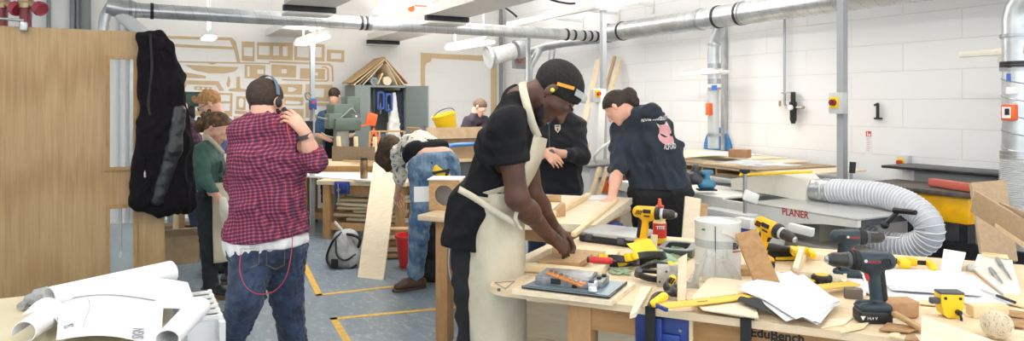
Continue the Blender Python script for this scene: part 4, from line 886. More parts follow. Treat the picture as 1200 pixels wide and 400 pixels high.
# grey and white rucksack with black straps
M_bag = mat('silver_grey_nylon', '#8d8f90', .45, color2='#a3a5a6', nscale=8, bump=.3, bscale=18)
c = G(405, 312, 0); s = c.y/FL; t = thing('messenger_bag', 'silver grey bag with black straps slumped on the floor', 'bag', c)
def Q(u, v, o=0): return V((c.x+(u-405)*s, c.y+o, (315-v)*s))
pr = [cone(Q(392, 308, .02), Q(414, 312, -.03), .06, .07, .06), cone(Q(398, 285, .08), Q(400, 305, .0), .08, .1, .07), cone(Q(410, 283, .12), Q(414, 305, .02), .05, .08, .06), cone(Q(404, 280, .14), Q(408, 290, .1), .04, .07, .05)]
link('bag_body', field_mesh('bag_body', pr, .01, planes=[(V((0, 0, .003)), (0, 0, -1))], disp=folds(.005, 22, 8)), M_bag, t, smooth=180)
m_ = MB()
m_.tube(spline([Q(399, 277, .05), Q(391, 285, -.02), Q(384, 300, -.0), Q(385, 308, -.05), Q(395, 314, -.12), Q(412, 316, -.12), Q(420, 311, -.08)], 5), .011, 8)
m_.tube(spline([Q(394, 285, -.0), Q(398, 299, -.1), Q(408, 305, -.12), Q(418, 300, -.05)], 5), .009, 8); m_.tube(spline([Q(405, 279, .05), Q(414, 280, .03), Q(421, 285, .03), Q(419, 294, .02)], 5), .014, 8)
m_.box(Q(396, 308, -.12), (.06, .02, .07)); m_.build('strap', M_rubber, t)
m_ = MB(); m_.box(Q(396, 272, .08), (.02, .02, .16), rot=(20, -35, 0), bev=.005); m_.build('rolled_paper', M_paper, t)
# red bucket, black rucksack
c = G(474, 316, 0); t = thing('bucket', 'red plastic bucket on the floor behind the blue jeans', 'bucket', c+V((0, .12, 0)))
m_ = MB(); m_.lathe([(0, 0), (.1, 0), (.105, .01), (.14, .27), (.15, .275), (.15, .295), (.138, .295), (.1, .02), (0, .02)], c=c+V((.04, .12, 0)), n=28); m_.build('bucket_body', M_red, t)
c = G(508, 329, 0); t = thing('rucksack', 'black rucksack standing on the floor behind the small bench', 'rucksack', c)
s = c.y/FL
def Q(u, v, o=0): return V((c.x+(u-508)*s, c.y+o, (329-v)*s))
pr = [cone(Q(505, 318), Q(512, 318), .1, .1, .06), cone(Q(506, 280), Q(508, 318), .09, .11, .06), cone(Q(508, 266), Q(508, 290), .05, .1, .05)]
link('bag_body', field_mesh('bag_body', pr, .012, planes=[(V((0, 0, .003)), (0, 0, -1))], disp=folds(.008, 30, 18)), mat('black_nylon', '#17181b', .7, bump=.3), t, smooth=180)
m_ = MB(); m_.tube(spline([Q(505, 264, -.05), Q(503, 262, -.03), Q(508, 259, 0), Q(512, 264, -.02)], 5), .008, 8); m_.tube(spline([Q(503, 268, -.1), Q(501, 285, -.14), Q(503, 296, -.12)], 5), .01, 8); m_.build('strap', mat('dark_strap', '#2a2d33', .7), t)
# tray of offcuts on the floor behind the plywood sheet
c = G(460, 306, 0)
for i in range(5):
    rs = random.Random(40+i); m_ = MB(T(c.x+.1, c.y+.15, .03+i*.06)); m_.box((rs.uniform(-.05, .05), 0, 0), (.42, .14, .035), rot=(0, 0, rs.uniform(-14, 14)), bev=.003)
    m_.build('wood_offcut', M_pine if i % 2 else M_oak, label='%s wooden block in the low stack on the floor beside the red bucket' % ['lowest', 'second lowest', 'middle', 'second highest', 'highest'][i], cat='wood', group='blocks stacked by the red bucket')
# small bench at the middle carrying the wooden box with a round hole
e1 = V((.907, -.421, 0)); e2 = V((.421, .907, 0)); BR = math.atan2(-.421, .907)
hB = .8
C2 = G(489, 252, hB); C2.z = 0; M3 = T(C2) @ Matrix.Rotation(BR, 4, 'Z')
t = thing('workbench', 'beech workbench in the middle with square legs carrying the thick wooden panel', 'workbench', C2, BR)
lg = toq = (M3.inverted() @ G(522, 398, 0))
bench_frame(t, M3, 0, 0, 1.12, .95, hB, th=.035, leg=.085, rail=.08, pos=((lg.x+.0, .1), (1.02, .12), (.12, .85), (1.02, .85)))
m_ = MB(M3); m_.tube(spline([(lg.x+.07, .05, .66), (lg.x+.07, .03, .5), (lg.x+.09, .03, .4)], 4), .006, 8); m_.build('vise_handle', M_steel, t)
bench_vise(t, M3 @ T(1.15, .42, .77) @ Matrix.Rotation(PI/2, 4, 'Z'), s=.8)
# the wooden speaker-like box with hole
t = thing('wooden_box', 'small wooden box with a large round hole in its front on the middle workbench', 'box', M3 @ V((.1, .2, hB)), BR)
S = FL/4.5; bw, bh = .2, .2
bo = G(508, 247, hB); Mx = T(bo) @ Matrix.Rotation(BR+.35, 4, 'Z')
circ = [(.1+.062*math.cos(a), .1+.066*math.sin(a)) for a in np.linspace(0, 2*PI, 25)[:-1]]
m_ = MB(Mx @ T(-.03, .0, 0) @ Matrix.Rotation(PI/2, 4, 'X')); m_.prism(rr(0, 0, bw, bh), -.018, 0, [circ]); m_.build('front_panel', M_oak, t, smooth=30)
m_ = MB(Mx @ T(-.03, 0, 0)); m_.bx(0, .018, 0, .015, .2, bh); m_.bx(bw-.015, .018, 0, bw, .2, bh); m_.bx(0, .018, 0, bw, .2, .015); m_.build('side_panels', M_ply, t, smooth=0)
m_ = MB(Mx @ T(-.03, 0, 0)); m_.bx(-.01, -.01, bh, bw+.01, .2, bh+.008); m_.bx(.0, .19, 0, bw, .2, bh); m_.build('white_lid', M_white, t, smooth=0)
m_ = MB(Mx @ T(-.03, 0, 0)); m_.box((-.06, .05, .1), (.1, .012, .1), rot=(0, 0, 20)); m_.build('paper_template', M_paper, label='white card square beside the wooden box with the round hole', cat='card')
# thick wooden panel on the bench with sticks
zz2 = hB+.001
A1, A2, A3_, A4_ = G(604, 268-8, hB+.045), G(697, 264, hB+.045), G(741, 232, hB+.045), G(640, 228, hB+.045)
slab([A1, A2, A3_, A4_], .042, M_ply, 'joined_board', 'thick jointed wooden panel lying on the middle workbench under the pale hand', 'panel')
zp = hB+.047
def stick(a, b, w, h, lab, m=M_pine, name='wooden_strip', z=zp, cat='wood', grp=None):
    a, b = G(*a, z+h), G(*b, z+h); a.z = b.z = z+h/2; m_ = MB(); m_.beam(a, b, w, h, bev=.002); return m_.build(name, m, label=lab, cat=cat, group=grp)
stick((672, 273), (722, 234), .025, .02, 'long wooden strip along the right edge of the wooden panel pointing at the pale hand')
stick((640, 252), (690, 226), .03, .035, 'long wooden batten lying across the wooden panel behind the dark forearm')
t = MB(T(G(647, 253, zp)) @ Matrix.Rotation(.5, 4, 'Z')); t.prism([(-.06, 0), (.06, 0), (.06, .075)], 0, .05, M=Matrix.Rotation(PI/2, 4, 'X')); t.build('wooden_wedge', M_oak, label='triangular brown wooden wedge on the wooden panel behind the dark forearm', cat='wood')
t = MB(T(G(647, 236, zp)) @ Matrix.Rotation(-.1, 4, 'Z')); t.box((0, 0, .02), (.12, .06, .04), bev=.002); t.build('wooden_block', M_oak, label='small brown block on the panel in front of the man in the black fleece', cat='wood')
sheet('drawing_sheet', [G(681, 234, zp+.002), G(712, 235, zp+.002), G(714, 229, zp+.012), G(684, 229, zp+.002)], 'white sheet lying at the back of the wooden panel left of the hoodie', n=6, amp=.003)
# stool frames and clutter behind the panel, white morticer
t = thing('bandsaw', 'white bench bandsaw with a red and yellow isolator behind the hoodie', 'machine', P(702, 262, 7.0)*1); c = P(702, 122, 6.9); M = T(c.x, c.y, 0) @ ROOM; MW[t.name] = T(c.x, c.y, 0); t.matrix_world = MW[t.name]
m_ = MB(M); m_.box((0, 0, .45), (.5, .4, .9), bev=.01); m_.build('machine_base', M_lgrey, t)
m_ = MB(M); m_.box((0, 0, .92), (.62, .5, .03), bev=.005); m_.box((.05, -.1, .8), (.5, .3, .02)); m_.build('machine_table', M_steel, t)
m_ = MB(M); m_.box((-.02, 0, 1.3), (.09, .14, .7), rot=(0, 3, 0), bev=.015); m_.build('blade_guard', M_whitegloss, t)
m_ = MB(M); m_.box((-.08, -.05, 1.58), (.09, .07, .13), bev=.006); m_.build('switch_housing', M_lgrey, t)
m_ = MB(M); m_.box((-.08, -.09, 1.6), (.06, .01, .07)); m_.build('yellow_plate', M_yellow, t)
m_ = MB(M); m_.lathe([(0, 0), (.02, 0), (.018, .03), (0, .03)], c=(-.08, -.095, 1.6), axis=(0, -1, 0)); m_.build('rotary_knob', M_red, t)
m_ = MB(M); m_.tube(spline([(-.12, -.15, .93), (-.2, -.2, 1.0), (-.12, -.24, 1.1), (0, -.2, 1.15), (.15, -.2, 1.35)], 5), .014, 8); m_.build('hose', M_lgrey, t)
m_ = MB(M); m_.box((.02, -.22, .72), (.3, .04, .12), bev=.004); m_.build('orange_panel', M_orange, t)
text('WO', .09, M @ T(-.08, -.242, .69) @ Matrix.Rotation(PI/2, 4, 'X'), M_dgrey, t)
for (a, b, lab) in (((690, 236), (703, 196), 'left upright wooden stick leaning behind the panel'), ((699, 236), (712, 196), 'second upright wooden stick leaning behind the panel'), ((716, 238), (722, 200), 'third upright wooden stick behind the panel beside the hoodie')):
    m_ = MB(); m_.beam(P(a[0], a[1], 5.95), P(b[0], b[1], 6.05), .03, .025); m_.build('wooden_stick', M_pine, label=lab, cat='wood', group='sticks behind the panel')
m_ = MB(T(P(706, 236, 6.0)) @ Matrix.Rotation(-.4, 4, 'Z')); m_.bx(-.3, -.15, -P(706, 236, 6.0).z, .3, .2, -.02); m_.build('work_table', M_ply, label='low pale work table holding sticks between the fleece and the hoodie', cat='table')
# boards leaning on the right wall
for u0, v0, u1, w_, lab, m__ in ((697, 205, 723, .04, 'long wooden board leaning on the right wall, left of a pair', M_oak), (712, 200, 729, .05, 'long wooden board leaning on the right wall, right of a pair', M_pine)):
    top_ = A3(u1, 66 if u1 == 723 else 71, AW-.03); bot = V((top_.x, top_.y, 0))-NA*.75-NB*.0; m_ = MB(); m_.beam(bot+V((0, 0, .02)), top_-NA*.03, .045, w_*.6, up=NA, bev=.003); m_.build('leaning_board', m__, label=lab, cat='board', group=None)
top_ = A3(704, 70, AW-.03); m_ = MB(); m_.beam(V((top_.x, top_.y, 0))-NA*.6+V((0, 0, .02)), top_-NA*.03, .12, .018, up=NA); m_.build('plywood_sheet', M_ply, label='pale narrow sheet leaning on the right wall behind the bandsaw', cat='sheet')
# blue stand behind the duct drop, on the wall
m_ = MB(T(A3(840, 176, AW-.03)) @ ROOM); pts = [(.0, 0)]+[(.19*math.cos(a), .19*math.sin(a)*1.25) for a in np.linspace(0, PI, 14)][0:]; m_.prism([(x, y) for x, y in pts[1:]], 0, .02, M=Matrix.Rotation(PI/2, 4, 'Z') @ Matrix.Rotation(PI/2, 4, 'X')); m_.build('saw_guard', mat('guard_blue', '#3a7cba', .45), label='rounded blue guard against the right wall behind the duct drop', cat='guard')
# ---------------------------------------------------------------- planer, hose, table saw, sheets
pw = mat('planer_cream_enamel', '#e6e6e0', .4); M_casttop = mat('cast_iron_table', '#c3c4c2', .3, .3, color2='#b4b6b5', nscale=5)
pzt = .85; pe = toroom(G(1005, 257, pzt)); b0 = pe.y; a0 = pe.x
t = thing('planer', 'large cream planer machine with red lettering on its side', 'planer', room(a0+.3, b0+.8, 0), TH)
R0 = ROOM
m_ = MB(R0); m_.bx(a0, b0, pzt-.012, a0+.5, b0+.8, pzt, bev=.003); m_.build('outfeed_table', M_casttop, t)
m_ = MB(R0); m_.bx(a0, b0+1.02, pzt-.012, a0+.5, b0+2.2, pzt+.004, bev=.003); m_.build('infeed_table', pw, t)
m_ = MB(R0 @ T(a0, 0, 0) @ Matrix(((0, 0, 1, 0), (1, 0, 0, 0), (0, 1, 0, 0), (0, 0, 0, 1))))
prof = [(b0, pzt-.012), (b0, pzt-.05), (b0+.2, pzt-.06), (b0+.4, pzt-.085), (b0+.47, pzt-.12), (b0+.52, pzt-.2), (b0+.54, pzt-.34), (b0+.75, pzt-.5), (b0+1.05, pzt-.5), (b0+1.2, pzt-.2), (b0+1.5, pzt-.1), (b0+2.2, pzt-.07), (b0+2.2, pzt-.012)]
m_.prism(prof[::-1], 0, .03); m_.build('side_plate', pw, t, smooth=0)
m_ = MB(R0); m_.bx(a0+.03, b0+.01, pzt-.05, a0+.48, b0+.5, pzt-.013); m_.build('table_underside', M_dgrey, t, smooth=0)
m_ = MB(R0); m_.bx(a0+.12, b0-.02+.12, 0, a0+.5, b0+1.5, pzt-.22, bev=.01); m_.bx(a0+.2, b0+.4, pzt-.22, a0+.45, b0+1.4, pzt-.05); m_.build('machine_body', mat('planer_beige', '#a8a698', .45), t)
m_ = MB(R0); m_.bx(a0+.11, b0+.12, .1, a0+.118, b0+.5, pzt-.25); m_.build('motor_recess', mat('dark_taupe', '#5a584e', .5), t)
m_ = MB(); m_.beam(P(925, 266, 3.9), P(953, 273, 3.8), .04, .045, bev=.004); m_.build('support_arm', M_whitegloss, t)
tq, tq2 = onA(916.5, 251.5, a0), onA(950.5, 257, a0); text('PLANER', .062, Matrix.Translation(ROOM @ V((a0-.0015, tq.y, tq.z))) @ ROOM @ Matrix(((0, 0, -1, 0), (-(tq.y-tq2.y)/.239, 0, 0, 0), (0, 1, 0, 0), (0, 0, 0, 1))), mat('lettering_red', '#b5322e', .5), t, bold=.001)
# cutter hood tapering to the hose spigot
hs = toroom(P(953, 223.5, 4.75)); y1 = 3.81; ah = a0+.36
vs = [(ah, y1-.42, pzt+.01), (ah+.36, y1-.42, pzt+.01), (ah+.36, y1-.42, pzt+.17), (ah, y1-.42, pzt+.165),
      (ah, y1, pzt+.01), (ah+.36, y1, pzt+.01), (ah+.36, y1, pzt+.09), (ah, y1, pzt+.09)]
r_ = .074; nx = [(hs.x-r_, hs.y, hs.z-r_), (hs.x+r_, hs.y, hs.z-r_), (hs.x+r_, hs.y, hs.z+r_), (hs.x-r_, hs.y, hs.z+r_)]
m_ = MB(R0); m_.poly(vs, [(0, 1, 2, 3), (4, 7, 6, 5), (0, 4, 5, 1), (3, 2, 6, 7), (1, 5, 6, 2), (0, 3, 7, 4)]); m_.poly(vs[:4]+nx, [(0, 3, 7, 4), (1, 5, 6, 2), (3, 2, 6, 7), (0, 4, 5, 1), (4, 7, 6, 5), (0, 1, 2, 3)])
m_.build('cutter_hood', mat('hood_cream', '#dedbd0', .4), t, smooth=0)
m_ = MB(); m_.beam(P(867, 205, 5.0), P(952, 201.5, 4.72), .03, .018, bev=.003); m_.build('yellow_guard_strip', M_yellow, t); 
m_ = MB(); m_.cyl(P(873, 255, 4.5), P(873, 204, 4.5), .013); m_.build('guard_rod', M_steel, t)
m_ = MB(); m_.lathe([(0, 0), (.012, 0), (.035, .015), (.035, .03), (0, .03)], c=P(873, 204, 4.5), n=12); m_.build('rod_knob', M_black, t)
m_ = MB(); m_.box(P(880, 231, 4.5), (.12, .02, .07), rot=(0, 20, 20), bev=.01); m_.build('pivot_bracket', M_whitegloss, t)
m_ = MB(); c = P(1037, 264, 3.9); e = P(1052, 248, 3.88); m_.beam(c, e, .03, .022, bev=.004); m_.cyl(P(1048, 246.5, 3.88), P(1073, 249.5, 3.75), .016, .014, n=12); m_.ball(c, .022); m_.build('crank_handle', M_black, t)
m_ = MB(); m_.cyl(P(997, 214, 4.9), P(999, 190, 4.9), .01, n=8); m_.build('lever_rod', M_steel, t); m_ = MB(); m_.cyl(P(998.5, 203, 4.88), P(999.5, 190, 4.88), .02, .022, n=12); m_.build('lever_grip', M_black, t)
c = P(876, 274, 4.3); m_ = MB(T(c) @ ROOM); m_.box((0, 0, 0), (.01, .17, .08)); m_.build('blue_sticker', mat('sticker_blue', '#2c57ab', .5), t)
m_ = MB(T(P(870, 262, 4.2)) @ ROOM); m_.box((0.03, 0, 0), (.06, .12, .06), bev=.005); m_.build('control_box', M_whitegloss, t)
m_ = MB(T(P(855, 250, 4.6)) @ ROOM); m_.box((0, 0, -.02), (.1, .4, .07), bev=.005); m_.build('label_box', M_lgrey, t)
m_ = MB(T(P(843, 253, 4.5)) @ ROOM); m_.box((-.02, 0, -.02), (.01, .06, .02)); m_.build('warning_label', M_yellow, t)
# extraction hose
t = thing('extraction_hose', 'thick ribbed translucent extraction hose curling off the planer hood', 'hose', P(1040, 290, 4.0))
path = spline([P(962, 223.5, 4.71), P(990, 224.5, 4.55), P(1020, 227, 4.4), P(1048, 233, 4.26), P(1072, 245, 4.12), P(1088, 262, 4.02), P(1087, 279, 4.02), P(1068, 289, 4.1), P(1042, 287, 4.2), P(1018, 279, 4.3), P(1000, 271, 4.4)], 14)
m_ = MB(); m_.tube(path, [.074+.0035*(i % 2) for i in range(len(path))], 28, caps=False)
m_.build('hose_wall', mat('translucent_hose', '#d6dbe4', .3, trans=.25, alpha=.93), t)
m_ = MB(); acc = 0; 
fine = spline(path, 3); L_ = [0]
for a, c in zip(fine[:-1], fine[1:]): L_.append(L_[-1]+(c-a).length)
tot = L_[-1]; q = []; u_ = None; N_ = 58*12; j = 0
for i in range(N_+1):
    s = tot*i/N_
    while j < len(L_)-2 and L_[j+1] < s: j += 1
    f_ = (s-L_[j])/max(1e-9, L_[j+1]-L_[j]); p = fine[j].lerp(fine[j+1], f_); tg = (fine[j+1]-fine[j]).normalized()
    u_ = tg.orthogonal().normalized() if u_ is None else (u_-tg*u_.dot(tg)).normalized(); w_ = tg.cross(u_); an = 2*PI*i/12
    q.append(p+(u_*math.cos(an)+w_*math.sin(an))*.0785)
m_.tube(q, .0035, 5); m_.build('wire_helix', mat('hose_rib', '#eceef0', .35), t)
ax = (path[3]-path[0]).normalized()
m_ = MB(); m_.lathe([(.072, -.05), (.079, -.05), (.08, .03), (.085, .035), (.085, .05), (.08, .055), (.08, .09), (.074, .09)], c=path[0]-ax*.0, axis=ax); m_.build('clamp_collar', M_zinc, t)
# sheets stacked on the bench behind the planer
zt = 1.0
t = thing('side_bench', 'side bench along the right wall buried under sheets of board', 'bench', room(4.95, 5.2, 0), TH)
m_ = MB(ROOM); m_.bx(4.35, 3.45, .84, 5.35, 5.9, .88, bev=.004); m_.build('bench_top', M_lgrey, t)
for a_, b_ in ((4.42, 3.6), (4.42, 5.8), (5.28, 3.6), (5.28, 5.8)):
    m_ = MB(ROOM); m_.bx(a_-.035, b_-.035, 0, a_+.035, b_+.035, .84); m_.build('leg', M_pine, t)
labs = ['lowest', 'second lowest', 'third from the bottom', 'fourth from the bottom', 'topmost']
for i in range(5):
    rs = random.Random(90+i); m_ = MB(ROOM @ T(4.86+rs.uniform(-.03, .03), 4.72+.1*i, .96+.014*i) @ Matrix.Rotation(rs.uniform(-.07, .07), 4, 'Z')); m_.box((0, 0, 0), (.9, 2.25-.36*i, .012)); m_.build('plywood_sheet', [M_ply, M_mdf, M_ply, M_ply, M_ply][i], label='%s large sheet in the pile on the side bench behind the planer' % labs[i], cat='sheet', group='sheets piled on the side bench', smooth=0)
for i, (b_, w_) in enumerate(((5.3, .32), (4.8, .3), (4.35, .3))):
    m_ = MB(ROOM @ T(4.5, b_, .88)); m_.prism(rr(-w_/2, -.04, w_/2, .034), 0, .28, [rr(-w_/2+.02, -.02, w_/2-.02, .02)], M=Matrix(((0, 0, 1, 0), (1, 0, 0, 0), (0, 1, 0, .04), (0, 0, 0, 1)))); m_.bx(.27, -w_/2+.005, .002, .28, w_/2-.005, .072); m_.build('wooden_box', M_pine, label='open pine box under the sheet pile, %s' % ['nearest the hoodie', 'in the middle of three', 'farthest from the hoodie'][i], cat='box', group='pine boxes under the sheets')
zp2 = 1.04
m_ = MB(T(A3(867, 183, 4.85)) @ ROOM); p = toroom(P(867, 180, 5.9)); m_ = MB(T(P(867, 180, 5.85)) @ ROOM @ Matrix.Rotation(.35, 4, 'Z')); m_.box((0, 0, 0), (.1, .16, .07), bev=.004); m_.build('timber_block', mat('reddish_timber', '#a77b5b', .6, color2='#b98a66', nscale=12), label='reddish brown timber block on top of the sheet pile', cat='wood')
for k, (u, v, a_, l) in enumerate(((848, 181, .2, 'loose grey printed sheet lying on the pile beside the timber block'), (886, 192, -.1, 'dark smudged sheet lying on the near end of the pile'))):
    c = G(u, v, 1.055); m_ = MB(T(c) @ ROOM @ Matrix.Rotation(a_, 4, 'Z')); m_.surf(lambda s, t: V(((s-.5)*.4, (t-.5)*.5, .006*math.sin(6*s)*math.sin(4*t+1)+.004)), 8, 8, .001); m_.build('loose_sheet', mat('smudged_paper', '#a9aeb2', .7, color2='#e0e2e3', nscale=9) if k else mat('grey_sheet', '#c6cacb', .6), label=l, cat='paper')
# blue sander on the infeed side
c = P(828, 213, 5.05); t = thing('palm_sander', 'small blue palm sander with black dust box on the planer infeed table', 'sander', c-V((0, 0, .06)))
mk = mat('sander_blue', '#3f7f9f', .4)
link('sander_body', field_mesh('b', [cone(c+V((-.03, 0, -.02)), c+V((.03, 0, -.02)), .036, .036, .008), cone(c, c+V((0, 0, .05)), .024, .022, .015), cone(c+V((-.03, 0, .065)), c+V((.035, 0, .068)), .018, .017, .01)], .005), mk, t, smooth=180)
m_ = MB(T(c)); m_.box((0, 0, -.058), (.13, .09, .01)); m_.build('sanding_pad', M_black, t); m_ = MB(T(c)); m_.tube([(-.04, 0, 0), (-.1, 0, .03), (-.15, .02, .02)], [.03, .045, .03]); m_.build('dust_box', M_dgrey, t)
c = P(812, 210, 5.1); t = thing('hand_drill', 'dark power tool lying beside the blue sander', 'power tool', c-V((0, 0, .05))); link('tool_body', field_mesh('b', [cone(c+V((-.08, 0, 0)), c+V((.06, 0, 0)), .045, .04, .02), cone(c, c+V((.02, 0, .08)), .03, .03, .02)], .008), M_dgrey, t, smooth=180)
# wood leaning under the infeed beside the paint tin
for k, (u0, u1, l) in enumerate(((800, 812, 'pale plank standing between the hoodie and the paint tin'), (812, 820, 'darker plank standing just behind the pale one beside the paint tin'))):
    p0 = G(u0, 330, .6); p0 = P(u0-2, 345, 4.1+.1*k); p1 = P(u1, 232+6*k, 4.5); m_ = MB(); m_.beam(V((p0.x, p0.y, .02)), p1, .1, .02, up=(0, -1, .2)); m_.build('leaning_plank', M_ply if k == 0 else M_oak, label=l, cat='board')
# table saw
sz_ = .95; s1 = toroom(G(1112, 225, sz_)); 
t = thing('table_saw', 'yellow table saw with a worn black top beside the hose', 'table saw', room(s1.x+.3, s1.y+.4, 0), TH)
M = ROOM @ T(s1.x, s1.y, 0)
m_ = MB(M); m_.bx(0, -.15, sz_-.03, .44, .62, sz_, bev=.004); m_.build('saw_top', mat('worn_black_top', '#3a3632', .5, color2='#5a524a', nscale=16), t)
m_ = MB(M); m_.bx(.03, -.1, sz_-.2, .42, .45, sz_-.03, bev=.015); m_.build('saw_body', M_dyellow, t)
m_ = MB(M); m_.bx(.05, .05, .1, .4, .3, sz_-.2, bev=.01); m_.bx(.02, -.6, .55, .06, .1, .64); m_.bx(.02, -.1, 0, .07, -.05, sz_-.2); m_.build('stand', M_blackmetal, t)
m_ = MB(M); m_.box((.12, .02, sz_+.03), (.06, .42, .05), rot=(0, 0, -20), bev=.006); m_.build('red_fence', mat('faded_red', '#b95a4c', .5), t)
m_ = MB(M); m_.lathe([(0, 0), (.03, 0), (.02, .02), (0, .02)], c=(-.0, .25, sz_-.08), axis=(-1, 0, 0), n=12); m_.build('bolt_knob', M_black, t)
t = thing('bench_sander', 'grey machine with a dark flat top behind the table saw', 'machine', room(5.0, 2.9, 0), TH)
g1 = toroom(G(1146, 204, 1.04)); M = ROOM @ T(g1.x+.07, g1.y, 0)
m_ = MB(M); m_.bx(0, -.12, 1.02, .37, .72, 1.04, bev=.003); m_.build('machine_top', M_blackmetal, t); m_ = MB(M); m_.bx(.05, -.06, .9, .38, .5, 1.02, bev=.006); m_.build('machine_body', M_grey, t); m_ = MB(M); m_.bx(.1, .0, 0, .34, .4, .9); m_.build('pedestal', M_lgrey, t)
m_ = MB(M); m_.bx(-.02, -.3, .95, .02, -.1, .98); m_.build('rail', M_black, t)
m_ = MB(ROOM @ T(4.9, 1.2, 0)); m_.bx(-.5, -1, 0, .2, .75, .7, bev=.01); m_.build('white_cabinet', M_lgrey, label='pale grey cabinet low against the right wall behind the leaning brown sheet', cat='cabinet')
# brown sheet and L shaped boards leaning at the right
zb_ = .8
slab([P(1152, 306, 3.15), P(1193, 306, 3.2), P(1179, 211, 3.5), P(1138, 214, 3.45)], .015, M_mdf, 'mdf_sheet', 'brown board sheet leaning upright at the right edge of the bench', 'sheet')
bd = mat('cut_board_edge', '#c9b08c', .6, color2='#d6bf9d', nscale=20)
for a_, c_, w_, th_, l in (((1141, 236, 3.05), (1215, 282, 2.7), .1, .012, 'longest thin brown board slanting across the brown sheet'), ((1172, 250, 2.95), (1225, 272, 2.65), .09, .012, 'upper short thin board slanting out of the right edge'), ((1148, 250, 3.02), (1212, 296, 2.7), .02, .012, 'thin batten slanting below the longest brown board')):
    m_ = MB(); m_.beam(P(*a_), P(*c_), th_, w_, bev=.001); m_.build('slanting_board', bd if w_ < .05 else M_mdf, label=l, cat='board')
# ---------------------------------------------------------------- foreground workbench and everything on it
hB = .8
C0 = G(564, 336.5, hB); C0.z = 0; M0 = T(C0) @ Matrix.Rotation(BR, 4, 'Z'); M0i = M0.inverted()
LB, DBn = 2.55, 1.32
t = thing('workbench', 'long pale foreground workbench with blue vise crowded with tools', 'workbench', C0, BR)
bench = t
m_ = MB(M0); m_.prism([(.09, 0), (LB, 0), (LB, DBn), (.03, DBn), (0, DBn-.03), (0, .09), (.02, .035), (.05, .012)], hB-.026, hB); me_t = m_.build('bench_top', M_beechtop, t, smooth=30)
Ml = wood('oiled_beech_frame', '#a5794b', '#bd9263', (2, 12, 12), 4)
lp = [(M0i @ G(676, 400, 0)).x]
for lx, ly in ((.375, .1), (LB-.15, .1), (.375, DBn-.15), (LB-.15, DBn-.15)):
    m_ = MB(M0); m_.bx(lx-.045, ly-.045, 0, lx+.045, ly+.045, hB-.026, bev=.004); m_.build('leg', M_beech, t)
m_ = MB(M0); m_.bx(.42, .065, hB-.125, LB-.2, .09, hB-.026); m_.bx(.42, DBn-.17, hB-.125, LB-.2, DBn-.14, hB-.026); m_.bx(.36, .14, hB-.125, .39, DBn-.2, hB-.026); m_.build('apron_rail', Ml, t)
m_ = MB(M0); m_.bx(.6, .3, .3, LB-.2, DBn-.2, .32); m_.build('lower_shelf', M_grey, t)
# EduBench lettering burnt on the rail
MT = Matrix.Rotation(PI/2, 4, 'X')
p = M0i @ G(878, 388, .7); xt = .79
def front(u, v, y=.064):          # point on the front rail from a pixel
    d0 = V(((u-600)/FL, 1, -(v-HY)/FL)); o = V((0, 0, H)); li = M0i @ o; ld = M0i.to_3x3() @ d0; k = (y-li.y)/ld.y; return li+ld*k
q = front(879, 394.5); text('EduBench', .042, M0 @ T(q.x, .0635, q.z+.001) @ MT, M_black, t, bold=.0012); q = front(903, 402); text('SYSTEMS', .019, M0 @ T(q.x, .0635, q.z) @ MT, M_black, t, bold=.0008)
q0, q1 = front(746, 372), front(810, 400); m_ = MB(M0)
xv0, xv1 = front(746, 378).x, front(809, 380).x; zt_ = hB-.028
m_.bx(xv0, .045, zt_-.17, xv1, .063, zt_, bev=.004); m_.bx(xv0+.06, .02, zt_-.17, xv0+.1, .045, zt_-.01, bev=.006); m_.box(((xv0+xv1)/2+.03, .04, zt_-.09), (.07, .02, .05), bev=.005); m_.build('vise_jaw', M_blue, t)
m_ = MB(M0); m_.lathe([(0, 0), (.008, 0), (.006, .006), (0, .006)], c=(xv1-.03, .044, zt_-.05), axis=(0, -1, 0), n=10); m_.build('vise_bolt', M_steel, t); m_ = MB(M0); m_.cyl((xv0+.1, .015, zt_-.16), (xv0+.105, .018, zt_-.1), .004, n=8); m_.build('vise_lever', M_steel, t)
m_ = MB(M0); m_.bx(xv1+.0, .04, zt_-.17, xv1+.012, .064, zt_); m_.build('vise_cheek', M_pine, t)
# clutter of panels under the left end: low board crate
t = thing('panel_crate', 'low plywood crate of boards on the floor under the left end of the foreground workbench', 'crate', M0 @ V((.1, .9, 0)), BR)
m_ = MB(M0 @ T(-.1, .55, 0)); m_.bx(0, 0, .44, .55, .55, .6); m_.build('crate_body', M_ply, t)
for i in range(4):
    m_ = MB(M0 @ T(-.12, .53, .42-.03*i)); m_.bx(0, 0, 0, .62+.02*(i % 2), .58, .02); m_.build('stacked_board', M_pine if i % 2 else M_ply, t)
m_ = MB(M0 @ T(-.1, .55, 0)); m_.bx(0, .02, 0, .55, .5, .3); m_.build('crate_base', M_dgrey, t)
def strap(u, v, w, ln, lab, d_=.012):
    x = front(u, v, -.006).x; m_ = MB(M0); m_.box((x, -.006, hB-ln/2+.006), (w, .006, ln), bev=.002); m_.box((x+.01, .05, hB+.006), (w, .12, .006), bev=.002)
    m_.build('webbing_strap', M_rubber, label=lab, cat='strap')
strap(762, 380, .035, .24, 'black rubber strap hanging over the bench front over the blue vise'); strap(874, 390, .035, .24, 'black strap hanging over the bench front left of the lettering')
